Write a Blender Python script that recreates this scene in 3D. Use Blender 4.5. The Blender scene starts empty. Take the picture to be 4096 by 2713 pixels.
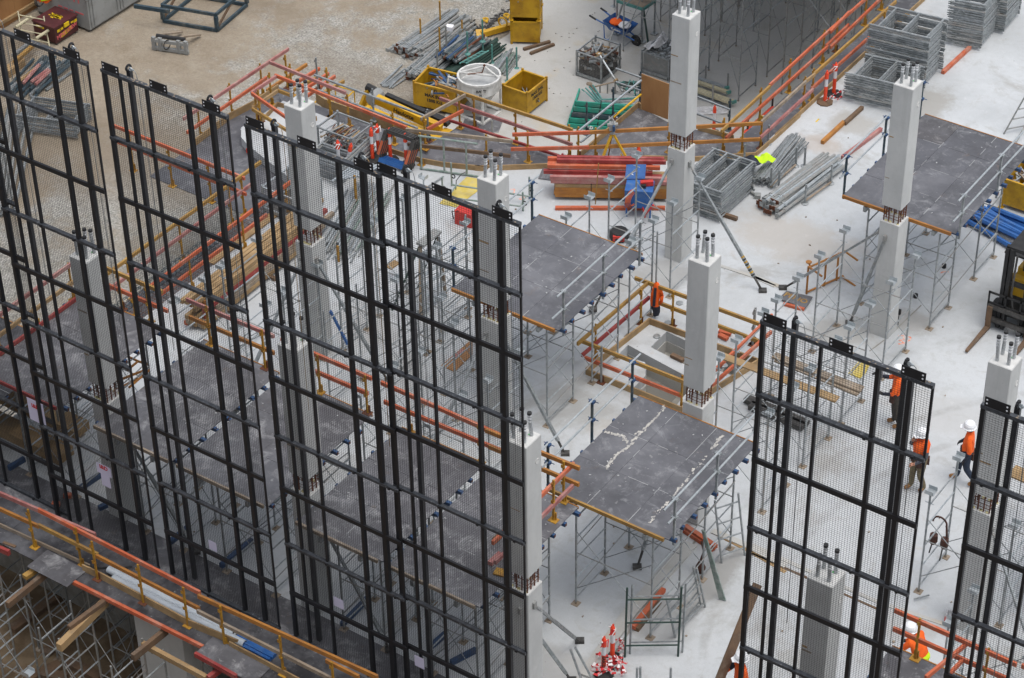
import bpy, math, random
from mathutils import Vector, Matrix
R = random.Random(7)
scene = bpy.context.scene
col = scene.collection
# ---------------------------------------------------------------- camera
CAM = Vector((0, 0, 36.0))
F = Vector((-0.45402, 0.64890, -0.61052)); RT = Vector((0.81900, 0.57356, 0.0)); UP = Vector((0, 0, 1))
FPX, PITCH, ROLL, AZ = 9533.17, 0.656708894, -0.0168666112, -0.610468212
def _axes():
    cp, sp = math.cos(PITCH), math.sin(PITCH)
    f = Vector((0, cp, -sp)); r = Vector((1, 0, 0)); u = r.cross(f)
    cr, sr = math.cos(ROLL), math.sin(ROLL)
    r, u = r * cr + u * sr, u * cr - r * sr
    m = Matrix.Rotation(-AZ, 3, 'Z')
    return m @ f, m @ r, m @ u
F, RT, UP = _axes()
cd = bpy.data.cameras.new('camera'); cam = bpy.data.objects.new('camera', cd); col.objects.link(cam)
M4 = Matrix(((RT.x, UP.x, -F.x, CAM.x), (RT.y, UP.y, -F.y, CAM.y), (RT.z, UP.z, -F.z, CAM.z), (0, 0, 0, 1)))
cam.matrix_world = M4
cd.sensor_fit = 'HORIZONTAL'; cd.sensor_width = 36; cd.lens = FPX / 4096 * 36; cd.clip_start = 1; cd.clip_end = 1500
scene.camera = cam
# ---------------------------------------------------------------- light: bright overcast
SUN_EL, SUN_AZ = math.radians(74), math.radians(62)
w = bpy.data.worlds.new('World'); scene.world = w; w.use_nodes = True
nt = w.node_tree; nt.nodes.clear()
sky = nt.nodes.new('ShaderNodeTexSky'); sky.sky_type = 'NISHITA'; sky.sun_disc = False
sky.sun_elevation = SUN_EL; sky.sun_rotation = math.radians(100); sky.dust_density = 4; sky.air_density = 1.0
hs = nt.nodes.new('ShaderNodeHueSaturation'); hs.inputs['Saturation'].default_value = 0.38
bg = nt.nodes.new('ShaderNodeBackground'); bg.inputs['Strength'].default_value = 0.15
wo = nt.nodes.new('ShaderNodeOutputWorld')
nt.links.new(sky.outputs[0], hs.inputs['Color']); nt.links.new(hs.outputs[0], bg.inputs['Color']); nt.links.new(bg.outputs[0], wo.inputs['Surface'])
sl = bpy.data.lights.new('sun', 'SUN'); sl.energy = 0.5; sl.angle = math.radians(40); sl.color = (1, .97, .93)
so = bpy.data.objects.new('sun', sl); col.objects.link(so); so.location = (0, 30, 60)
sdir = Vector((math.cos(SUN_EL) * math.cos(math.radians(-10)), math.cos(SUN_EL) * math.sin(math.radians(-10)), math.sin(SUN_EL)))
so.rotation_euler = sdir.to_track_quat('Z', 'Y').to_euler()
vs = scene.view_settings; vs.view_transform = 'Standard'; vs.look = 'None'; vs.exposure = 0.66; vs.gamma = 1.0; vs.use_curve_mapping = False
# ---------------------------------------------------------------- measuring: where a sighted point of the place lies on a level z
S1, S2 = 1100 / 1916, 700 / 1926
CR = {'A1': (0, 0, S1), 'B1': (1000, 0, S1), 'C1': (2000, 0, S1), 'D1': (2996, 0, S1),
      'A2': (0, 900, S1), 'B2': (1000, 900, S1), 'C2': (2000, 900, S1), 'D2': (2996, 900, S1),
      'A3': (0, 1813, S1), 'B3': (1000, 1813, S1), 'C3': (2000, 1813, S1), 'D3': (2996, 1813, S1),
      'E1': (700, 200, S2), 'E2': (1300, 250, S2), 'E3': (1900, 250, S2), 'E4': (2500, 250, S2), 'E5': (3100, 0, S2), 'E6': (1500, 0, S2), 'E7': (2250, 0, S2),
      'F1': (600, 700, S2), 'F2': (1200, 600, S2), 'F3': (1400, 1000, S2), 'F4': (0, 1300, S2), 'F5': (600, 1200, S2), 'F6': (0, 1900, S2), 'F7': (2750, 1250, S2), 'F8': (3500, 1400, .3571)}
def g(c, x, y, z=0.0):
    ox, oy, s = CR[c]
    px, py = ox + x * s, oy + y * s
    d = F + RT * ((px - 2048) / FPX) - UP * ((py - 1356.5) / FPX)
    t = (z - CAM.z) / d.z
    return CAM + d * t
# ---------------------------------------------------------------- materials
MAT = {}
def mat(name, c1, c2=None, scale=6.0, rough=.6, metal=0.0, detail=4, dust=None, dust_amt=.5, dust_scale=3.0, stretch=None, bump=0.0, bump_scale=40.0, fine=0.0, rlo=.42, rhi=.62):
    m = bpy.data.materials.new(name); m.use_nodes = True
    t = m.node_tree; N = t.nodes; L = t.links
    b = N['Principled BSDF']; b.inputs['Roughness'].default_value = rough; b.inputs['Metallic'].default_value = metal
    geo = N.new('ShaderNodeNewGeometry'); vec = geo.outputs['Position']
    if stretch:
        mp = N.new('ShaderNodeMapping'); mp.inputs['Scale'].default_value = stretch; L.new(vec, mp.inputs['Vector']); vec2 = mp.outputs[0]
    else: vec2 = vec
    def noise(sc, v, det=detail, ro=.6):
        n = N.new('ShaderNodeTexNoise'); n.inputs['Scale'].default_value = sc; n.inputs['Detail'].default_value = det; n.inputs['Roughness'].default_value = ro
        L.new(v, n.inputs['Vector']); return n.outputs['Fac']
    def ramp(f, a, bb):
        r = N.new('ShaderNodeMapRange'); r.inputs[1].default_value = a; r.inputs[2].default_value = bb; L.new(f, r.inputs[0]); return r.outputs[0]
    def mix(f, a, bb):
        x = N.new('ShaderNodeMix'); x.data_type = 'RGBA'
        L.new(f, x.inputs[0])
        for s, v in ((6, a), (7, bb)):
            if isinstance(v, tuple): x.inputs[s].default_value = (*v, 1)
            else: L.new(v, x.inputs[s])
        return x.outputs[2]
    c = c1
    if c2: c = mix(ramp(noise(scale, vec2), rlo, rhi), c1, c2)
    if dust:
        f = ramp(noise(dust_scale, vec2, 8, .7), .62 - .3 * dust_amt, .95 - .3 * dust_amt)
        c = mix(f, c if not isinstance(c, tuple) else c, dust)
    if fine:
        f = noise(90, vec, 2)
        k = N.new('ShaderNodeMapRange'); k.inputs[1].default_value = .25; k.inputs[2].default_value = .75; k.inputs[3].default_value = 1 - fine; k.inputs[4].default_value = 1 + fine; L.new(f, k.inputs[0])
        x = N.new('ShaderNodeMix'); x.data_type = 'RGBA'; x.blend_type = 'MULTIPLY'; x.inputs[0].default_value = 1
        if isinstance(c, tuple): x.inputs[6].default_value = (*c, 1)
        else: L.new(c, x.inputs[6])
        L.new(k.outputs[0], x.inputs[7]); c = x.outputs[2]
    if isinstance(c, tuple): b.inputs['Base Color'].default_value = (*c, 1)
    else: L.new(c, b.inputs['Base Color'])
    if bump:
        bn = N.new('ShaderNodeBump'); bn.inputs['Strength'].default_value = bump; bn.inputs['Distance'].default_value = .02
        L.new(noise(bump_scale, vec, 4), bn.inputs['Height']); L.new(bn.outputs[0], b.inputs['Normal'])
    MAT[name] = m; return m
def hexc(r, g_, b):
    f = lambda v: ((v / 255 + .055) / 1.055) ** 2.4 if v > 10 else v / 255 / 12.92
    return (f(r) * .8, f(g_) * .8, f(b) * .8)
GREY = (.50, .50, .48)
mat('precast', (.43, .435, .425), (.49, .495, .48), scale=1.6, rough=.75, dust=(.36, .36, .345), dust_amt=.30, dust_scale=1.1, stretch=(1, 1, .35), fine=.05, bump=.05)
mat('precast_top', (.58, .58, .56), (.50, .50, .48), scale=5, rough=.8, fine=.05)
mat('galvanised', (.25, .27, .275), (.36, .38, .385), scale=9, rough=.45, metal=.55, dust=(.30, .27, .23), dust_amt=.22, dust_scale=5)
mat('galvanised_bright', (.36, .395, .41), (.47, .50, .51), scale=9, rough=.38, metal=.5)
mat('stack_tube', (.15, .165, .165), (.27, .29, .295), scale=6, rough=.5, metal=.35, dust=(.12, .12, .10), dust_amt=.25, dust_scale=6)
mat('mast_grey', (.022, .023, .027), (.032, .034, .038), scale=9, rough=.5)
mat('green_tube', (.16, .22, .19), (.28, .31, .29), scale=7, rough=.55, metal=.2, dust=(.42, .42, .4), dust_amt=.3)
mat('dull_tube', (.25, .26, .25), (.33, .33, .32), scale=8, rough=.55, metal=.35, dust=(.22, .15, .1), dust_amt=.35, dust_scale=4)
mat('black_steel', (.0065, .007, .009), (.010, .0105, .013), scale=8, rough=.5)
mat('black_steel_lit', (.024, .027, .032), (.045, .049, .056), scale=11, rough=.45, dust=(.45, .46, .48), dust_amt=.12, dust_scale=14)  # black steel lightened to paint in light on rail tops, plus pale dust
mat('mesh_wire', (.012, .012, .013), rough=.6)
mat('rubber_black', (.012, .012, .013), (.02, .02, .02), rough=.7)
mat('dark_iron', (.05, .048, .045), (.09, .085, .08), scale=6, rough=.6, metal=.3, dust=(.2, .19, .17), dust_amt=.2)
mat('orange_timber', hexc(202, 104, 68), hexc(186, 92, 60), scale=3, rough=.8, dust=hexc(196, 158, 140), dust_amt=.42, dust_scale=2.2, fine=.08)
mat('red_timber', hexc(160, 62, 58), hexc(140, 52, 50), scale=3, rough=.75, dust=hexc(180, 128, 118), dust_amt=.36, dust_scale=2.2, fine=.08)
mat('pink_timber', hexc(178, 122, 116), hexc(160, 98, 94), scale=3, rough=.8, dust=hexc(190, 170, 160), dust_amt=.45, dust_scale=2.5, fine=.1)
mat('yellow_timber', hexc(176, 138, 70), hexc(158, 118, 58), scale=3, rough=.75, dust=hexc(150, 132, 100), dust_amt=.35, dust_scale=3, fine=.1)
mat('ochre_timber', hexc(182, 124, 56), hexc(160, 104, 48), scale=3, rough=.7, dust=hexc(160, 128, 84), dust_amt=.3, dust_scale=3, fine=.1)
mat('raw_timber', hexc(176, 146, 104), hexc(150, 122, 84), scale=2, rough=.85, stretch=(1, 1, 1), dust=hexc(140, 128, 108), dust_amt=.4, dust_scale=5, fine=.12)
mat('grey_timber', hexc(158, 142, 122), hexc(134, 120, 104), scale=3, rough=.85, dust=hexc(175, 168, 158), dust_amt=.4, dust_scale=4, fine=.12)
mat('dark_timber', hexc(118, 94, 72), hexc(96, 76, 60), scale=3, rough=.85, dust=hexc(150, 136, 118), dust_amt=.3, fine=.12)
mat('plywood_face', hexc(178, 132, 84), hexc(160, 114, 70), scale=1.4, rough=.7, stretch=(1, 1, .25), dust=hexc(140, 92, 60), dust_amt=.2, dust_scale=2.5, fine=.06)
mat('yellow_post', hexc(190, 144, 44), hexc(164, 116, 36), scale=8, rough=.65, dust=hexc(96, 68, 44), dust_amt=.42, dust_scale=7)
mat('yellow_paint', hexc(206, 160, 26), hexc(182, 136, 22), scale=2.2, rough=.55, dust=hexc(112, 82, 44), dust_amt=.3, dust_scale=5)
mat('bright_yellow', hexc(222, 174, 30), hexc(202, 154, 26), scale=2.5, rough=.5, dust=hexc(150, 120, 60), dust_amt=.22, dust_scale=6)
mat('blue_steel', hexc(48, 82, 124), hexc(40, 66, 100), scale=6, rough=.5, dust=hexc(110, 110, 115), dust_amt=.2)
mat('bright_blue', hexc(48, 106, 176), hexc(42, 94, 160), scale=5, rough=.5, dust=hexc(120, 140, 160), dust_amt=.3)
mat('navy_steel', hexc(44, 66, 78), hexc(58, 76, 84), scale=4, rough=.65, dust=hexc(128, 126, 116), dust_amt=.45)
mat('teal_paint', hexc(44, 158, 134), hexc(36, 136, 118), scale=3, rough=.6, dust=hexc(120, 140, 132), dust_amt=.25)
mat('teal_tube', hexc(90, 150, 142), hexc(76, 130, 124), scale=5, rough=.55, dust=hexc(150, 155, 150), dust_amt=.3)
mat('dark_green_tube', hexc(46, 72, 64), hexc(38, 60, 54), scale=5, rough=.6, dust=hexc(90, 96, 90), dust_amt=.3)
mat('maroon', hexc(84, 36, 38), hexc(70, 30, 33), scale=2, rough=.5, dust=hexc(120, 90, 84), dust_amt=.12)
mat('spray_yellow', hexc(232, 196, 22), rough=.6)
mat('spray_pink', hexc(226, 108, 110), rough=.7)
mat('spray_orange', hexc(246, 140, 104), hexc(224, 200, 190), scale=16, rough=.8, rlo=.45, rhi=.55)
mat('spray_green', hexc(90, 220, 110), rough=.7)
mat('container_grey', hexc(158, 160, 158), hexc(146, 148, 146), scale=1.5, rough=.6, dust=hexc(120, 112, 104), dust_amt=.2)
mat('paper', (.72, .72, .74), rough=.8)
mat('paper_violet', hexc(205, 200, 222), rough=.8)
mat('blue_label', hexc(104, 152, 200), rough=.6)
mat('text_black', (.02, .02, .02), rough=.7)
mat('text_white', (.75, .75, .75), rough=.7)
mat('text_red', hexc(200, 44, 44), rough=.7)
mat('text_blue', hexc(60, 110, 190), rough=.7)
mat('hivis_orange', hexc(255, 108, 28), hexc(244, 96, 22), scale=9, rough=.85)
mat('hivis_yellow', hexc(205, 245, 30), hexc(190, 230, 30), scale=9, rough=.85)
mat('reflective', (.62, .63, .65), rough=.35)
mat('cone_orange', hexc(242, 78, 40), hexc(230, 70, 36), scale=5, rough=.5)
mat('tape_red', hexc(214, 52, 56), rough=.6)
mat('tape_white', (.75, .73, .72), rough=.6)
mat('white_plastic', (.74, .75, .76), (.68, .69, .70), scale=5, rough=.35)
mat('pipe_white', hexc(206, 214, 220), hexc(198, 206, 213), scale=3, rough=.5)
mat('navy_cloth', (.014, .017, .028), (.022, .026, .04), scale=14, rough=.9)
mat('grey_cloth', (.06, .065, .08), (.09, .095, .11), scale=14, rough=.9)
mat('khaki_cloth', hexc(128, 116, 88), hexc(112, 100, 76), scale=12, rough=.9)
mat('jeans', hexc(46, 58, 76), hexc(38, 48, 64), scale=12, rough=.9)
mat('dark_trousers', hexc(74, 68, 60), hexc(58, 54, 50), scale=12, rough=.9)
mat('skin', hexc(196, 140, 112), rough=.6)
mat('boots', hexc(168, 124, 78), hexc(146, 104, 62), scale=14, rough=.8)
mat('leather', hexc(84, 48, 34), hexc(64, 38, 28), scale=10, rough=.7)
mat('red_plastic', hexc(196, 44, 36), hexc(214, 60, 46), scale=5, rough=.5)
mat('skip_orange', hexc(214, 72, 46), hexc(196, 64, 42), scale=3, rough=.5)
mat('rust', hexc(112, 64, 40), hexc(84, 50, 34), scale=14, rough=.85)
mat('foam', hexc(226, 214, 160), rough=.9)
mat('duct', (.42, .44, .45), (.5, .52, .53), scale=30, rough=.4, metal=.5)
mat('kibble_white', (.62, .62, .60), (.5, .5, .48), scale=4, rough=.7, dust=(.36, .35, .33), dust_amt=.35, dust_scale=4)
mat('kibble_inside', (.40, .41, .41), (.34, .35, .35), scale=5, rough=.8)
mat('pale_yellow', hexc(205, 182, 84), hexc(216, 196, 110), scale=3, rough=.6, dust=hexc(190, 180, 150), dust_amt=.4, dust_scale=4)
mat('cream', hexc(196, 188, 156), hexc(178, 170, 142), scale=5, rough=.7)
mat('plastic_sheet', (.5, .5, .5), (.62, .62, .63), scale=8, rough=.3)
mat('water', (.16, .155, .14), rough=.06)
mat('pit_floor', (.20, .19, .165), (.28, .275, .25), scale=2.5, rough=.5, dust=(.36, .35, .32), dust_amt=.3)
mat('dirt', hexc(104, 86, 64), hexc(134, 116, 92), scale=1.6, rough=.95, dust=hexc(98, 82, 62), dust_amt=.4, dust_scale=2.4, bump=.6, bump_scale=6, fine=.15)
mat('glass_dark', (.02, .025, .03), rough=.1)
# ---- richer ground and sheet materials
def build_mat(name, fn, rough=.7):
    m = bpy.data.materials.new(name); m.use_nodes = True; t = m.node_tree; N = t.nodes; L = t.links
    b = N['Principled BSDF']; b.inputs['Roughness'].default_value = rough
    geo = N.new('ShaderNodeNewGeometry'); P = geo.outputs['Position']
    class K: pass
    k = K()
    def mapping(scale=(1, 1, 1), rot=0, loc=(0, 0, 0)):
        mp = N.new('ShaderNodeMapping'); mp.inputs['Scale'].default_value = scale; mp.inputs['Rotation'].default_value = (0, 0, rot); mp.inputs['Location'].default_value = loc
        L.new(P, mp.inputs['Vector']); return mp.outputs[0]
    def noise(sc, det=6, ro=.6, v=None, dist=0.0):
        n = N.new('ShaderNodeTexNoise'); n.inputs['Scale'].default_value = sc; n.inputs['Detail'].default_value = det; n.inputs['Roughness'].default_value = ro; n.inputs['Distortion'].default_value = dist
        L.new(v or P, n.inputs['Vector']); return n.outputs['Fac']
    def voro(sc, feature='F1', v=None, out='Distance'):
        n = N.new('ShaderNodeTexVoronoi'); n.feature = feature; n.inputs['Scale'].default_value = sc; L.new(v or P, n.inputs['Vector']); return n.outputs[out]
    def rmp(f, a, bb, c=0, d=1):
        r = N.new('ShaderNodeMapRange'); r.inputs[1].default_value = a; r.inputs[2].default_value = bb; r.inputs[3].default_value = c; r.inputs[4].default_value = d; L.new(f, r.inputs[0]); return r.outputs[0]
    def mix(f, a, bb, mode='MIX'):
        x = N.new('ShaderNodeMix'); x.data_type = 'RGBA'; x.blend_type = mode
        if isinstance(f, (int, float)): x.inputs[0].default_value = f
        else: L.new(f, x.inputs[0])
        for s, v in ((6, a), (7, bb)):
            if isinstance(v, tuple): x.inputs[s].default_value = (*v, 1)
            else: L.new(v, x.inputs[s])
        return x.outputs[2]
    def math_(op, a, bb):
        x = N.new('ShaderNodeMath'); x.operation = op
        for i, v in enumerate((a, bb)):
            if isinstance(v, (int, float)): x.inputs[i].default_value = v
            else: L.new(v, x.inputs[i])
        return x.outputs[0]
    def bump(h, s=.3, dist=.02):
        bn = N.new('ShaderNodeBump'); bn.inputs['Strength'].default_value = s; bn.inputs['Distance'].default_value = dist; L.new(h, bn.inputs['Height']); L.new(bn.outputs[0], b.inputs['Normal'])
    sepn = N.new('ShaderNodeSeparateXYZ'); L.new(P, sepn.inputs[0]); dm = N.new('ShaderNodeMath'); dm.operation = 'MULTIPLY_ADD'; L.new(sepn.outputs[1], dm.inputs[0]); dm.inputs[1].default_value = -.12; L.new(sepn.outputs[0], dm.inputs[2]); k.sep = dm.outputs[0]
    def length(v):
        x = N.new('ShaderNodeVectorMath'); x.operation = 'LENGTH'; L.new(v, x.inputs[0]); return x.outputs['Value']
    k.length = length
    k.mapping, k.noise, k.voro, k.rmp, k.mix, k.math, k.bump, k.P = mapping, noise, voro, rmp, mix, math_, bump, P
    k.base = lambda c: L.new(c, b.inputs['Base Color'])
    k.rough = lambda f: L.new(f, b.inputs['Roughness'])
    fn(k); MAT[name] = m; return m
STAINS = ((-23.1, 53.4, .8, 1.6, (.30, .29, .265), .8), (-24.4, 51.6, .9, .7, (.33, .315, .285), .7), (-24.6, 50.2, .8, .6, (.40, .33, .27), .45), (-20.2, 42.9, 1.1, .9, (.31, .30, .275), .7), (-19.0, 44.3, .9, .6, (.29, .28, .26), .7),
          (-22.8, 45.8, 2.6, 1.2, (.40, .36, .31), .55), (-18.6, 31.8, 1.0, 1.0, (.36, .36, .35), .6), (-18.2, 33.6, .5, 1.6, (.26, .255, .24), .8), (-25.1, 42.6, .9, 1.1, (.33, .325, .31), .7), (-19.4, 29.4, 1.6, .9, (.35, .345, .33), .6),
          (-14.2, 34.6, .9, .6, (.37, .365, .35), .6), (-30.2, 36.6, 1.3, 1.0, (.32, .31, .29), .6), (-22.6, 36.6, .9, .7, (.40, .36, .30), .45), (-26.2, 46.5, 1.0, .5, (.36, .35, .33), .5), (-16.5, 41.5, 2.2, 1.0, (.42, .42, .41), .5))
TRACKS = ((-30, 52, 13.5, .16), (-30, 52, 14.6, .16), (-8, 36, 9.2, .14), (-8, 36, 10.3, .14), (-20, 70, 17.5, .15))
def N_(k, v):
    return k.length(v)
def _slab(k):
    c = k.mix(k.rmp(k.noise(.40, 7, .68), .38, .62), (.395, .412, .42), (.475, .495, .505))
    c = k.mix(k.rmp(k.noise(2.2, 6, .7, dist=.6), .56, .74), c, (.375, .375, .36))
    c = k.mix(k.rmp(k.noise(.33, 7, .72, v=k.mapping(loc=(7.3, 2.2, 0)), dist=.4), .55, .64, 0, .7), c, (.31, .305, .285))
    c = k.mix(k.rmp(k.noise(1.1, 5, .7, v=k.mapping(loc=(3, 9, 0))), .64, .75, 0, .5), c, (.40, .34, .27))
    c = k.mix(k.rmp(k.noise(5, 8, .78), .5, .72, 0, .5), c, (.36, .365, .36))
    c = k.mix(k.rmp(k.noise(3.1, 7, .75, v=k.mapping(loc=(1, 5, 2))), .60, .72, 0, .6), c, (.55, .56, .56))
    st = k.noise(1.2, 8, .75, v=k.mapping((1, .16, 1), rot=.5))
    c = k.mix(k.rmp(st, .58, .75, 0, .5), c, (.55, .565, .57))
    c = k.mix(k.rmp(k.voro(1.7), .02, .035, .6, 0), c, (.1, .09, .08))
    c = k.mix(1.0, c, k.rmp(k.noise(38, 3), .3, .7, .94, 1.05), 'MULTIPLY')
    for cx, cy, rx, ry, col_, am in STAINS:
        v = k.mapping((1 / rx, 1 / ry, 0), 0, (-cx / rx, -cy / ry, 0))
        n = N_(k, v)
        f = k.math('ADD', n, k.math('MULTIPLY', k.math('SUBTRACT', k.noise(1.6, 7, .75), .5), 1.5))
        c = k.mix(k.rmp(f, .95, .55, 0, am), c, col_)
    for cx, cy, rad_, wd in TRACKS:
        v = k.mapping((1, 1, 0), 0, (-cx, -cy, 0)); n = k.math('ABSOLUTE', k.math('SUBTRACT', N_(k, v), rad_), 0)
        f = k.math('MULTIPLY', k.rmp(n, wd, wd * .4, 0, .5), k.rmp(k.noise(1.3, 6, .75), .42, .62)); c = k.mix(f, c, (.27, .27, .26))
    c = k.mix(k.rmp(k.voro(6.3), .018, .03, .75, 0), c, (.16, .15, .13))
    k.base(c); k.rough(k.rmp(k.noise(1.5), .3, .7, .55, .85)); k.bump(k.noise(30, 5), .08, .01)
build_mat('slab_concrete', _slab)
def _low(k):
    c = k.mix(k.rmp(k.noise(.5, 6, .65), .35, .65), (.39, .385, .365), (.44, .435, .41))
    c = k.mix(k.rmp(k.noise(1.6, 7, .7), .55, .7, 0, .7), c, (.35, .335, .295))
    c = k.mix(k.rmp(k.noise(.7, 7, .7, v=k.mapping(loc=(4, 1, 0))), .56, .66, 0, .6), c, (.42, .36, .27))
    c = k.mix(k.rmp(k.voro(2.3), .03, .05, .6, 0), c, (.16, .14, .12))
    c = k.mix(1.0, c, k.rmp(k.noise(36, 3), .3, .7, .92, 1.06), 'MULTIPLY')
    k.base(c); k.bump(k.noise(25, 5), .12, .01)
build_mat('lower_concrete', _low, .8)
def _gravel(k):
    stones = k.voro(11, out='Color')
    d = k.voro(11)
    sx = k.math('ADD', k.math('MULTIPLY', k.noise(1.0, 1, .5, v=k.mapping((0, 0, 0))), 0), k.sep)
    patch = k.rmp(k.math('ADD', sx, k.math('MULTIPLY', k.noise(.33, 8, .75, dist=.8), 13)), -47.0, -42.0)
    patch2 = k.rmp(k.noise(.55, 7, .75), .42, .62)
    pm = k.math('MULTIPLY', k.math('ADD', patch, patch2), .5)
    mud = k.mix(k.rmp(k.noise(.35, 7, .7), .35, .65), (.225, .183, .133), (.28, .238, .18))
    mud = k.mix(k.rmp(k.noise(.9, 6, .7, v=k.mapping(loc=(5, 3, 1))), .55, .68, 0, .75), mud, (.215, .17, .118))
    mud = k.mix(k.rmp(k.noise(1.7, 8, .75, v=k.mapping(loc=(9, 2, 0))), .46, .66, 0, .6), mud, (.315, .277, .216))
    mud = k.mix(k.rmp(k.noise(2.6, 7, .75, v=k.mapping(loc=(1, 8, 0))), .52, .68, 0, .55), mud, (.215, .175, .122))
    mud = k.mix(1.0, mud, k.rmp(k.noise(15, 6, .8), .3, .7, .78, 1.16), 'MULTIPLY')
    gr = k.mix(k.rmp(k.noise(3, 6, .75), .35, .65), (.25, .24, .21), (.335, .325, .295))
    gr = k.mix(1.0, gr, k.rmp(d, .0, .07, .5, 1.12), 'MULTIPLY') if False else k.mix(1.0, gr, k.rmp(k.noise(17, 3, .8), .36, .64, .5, 1.38), 'MULTIPLY')
    c = k.mix(k.rmp(pm, .35, .75), mud, gr)
    c = k.mix(k.rmp(k.noise(.22, 4, .6, v=k.mapping((.35, 1, 1), rot=.9)), .54, .68, 0, .7), c, (.175, .138, .096))
    k.base(c); k.bump(k.noise(14, 4, .7), .6, .04)
build_mat('gravel', _gravel, .95)
def _form(c1, c2, dust, amount):
    def fn(k):
        c = k.mix(k.rmp(k.noise(.8, 6, .65), .35, .65), c1, c2)
        c = k.mix(k.rmp(k.noise(.55, 5, .7, v=k.mapping(loc=(2, 6, 0))), .45, .68, 0, .75), c, (.155, .157, .17))
        c = k.mix(k.rmp(k.noise(2.2, 9, .78, dist=.5), .58 - amount, .76 - amount, 0, .8), c, dust)
        c = k.mix(k.rmp(k.noise(1.0, 9, .8, v=k.mapping((1, .22, 1), loc=(1.7, 3, 0))), .60 - amount * .6, .78, 0, .5), c, dust)
        c = k.mix(k.rmp(k.noise(7, 6, .7), .64 - amount * .4, .72, 0, .6), c, (.40, .40, .39))
        c = k.mix(k.rmp(k.noise(1.9, 6, .7, v=k.mapping(loc=(8, 8, 0))), .62, .74, 0, .55), c, (.15, .10, .065))
        k.base(c); k.rough(k.rmp(k.noise(2.5), .3, .7, .42, .72))
    return fn
build_mat('formply_worn', _form((.052, .050, .053), (.078, .075, .080), (.25, .245, .24), .07), .55)
build_mat('formply_pale', _form((.075, .076, .085), (.105, .106, .117), (.28, .285, .295), .04), .55)
build_mat('formply', _form((.060, .061, .068), (.092, .093, .104), (.27, .275, .285), .05), .55)
build_mat('formply_dusty', _form((.062, .061, .066), (.098, .096, .104), (.32, .32, .325), .075), .6)
build_mat('formply_dark', _form((.020, .019, .022), (.036, .035, .039), (.15, .15, .155), .05), .5)
build_mat('spilt_cement', lambda k: (k.base(k.mix(k.rmp(k.noise(9, 8, .8), .4, .6), (.52, .50, .45), (.26, .255, .25)))), .9)

def _precast(k):
    c = k.mix(k.rmp(k.noise(1.3, 6, .7, v=k.mapping((1, 1, .6))), .36, .64), (.42, .425, .415), (.49, .495, .48))
    c = k.mix(k.rmp(k.noise(1.0, 7, .75, v=k.mapping((5, 5, .35))), .52, .7, 0, .5), c, (.37, .37, .355))
    c = k.mix(k.rmp(k.noise(2.4, 7, .75, v=k.mapping(loc=(3, 7, 1))), .58, .72, 0, .55), c, (.53, .53, .515))
    c = k.mix(k.rmp(k.noise(.8, 6, .75, v=k.mapping((1, 1, 1.8), loc=(6, 1, 4))), .60, .72, 0, .5), c, (.345, .34, .32))
    c = k.mix(k.rmp(k.voro(13), .05, .09, .6, 0), c, (.24, .24, .23))
    k.base(c); k.bump(k.noise(35, 4), .06, .01)
build_mat('precast', _precast, .75)
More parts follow.
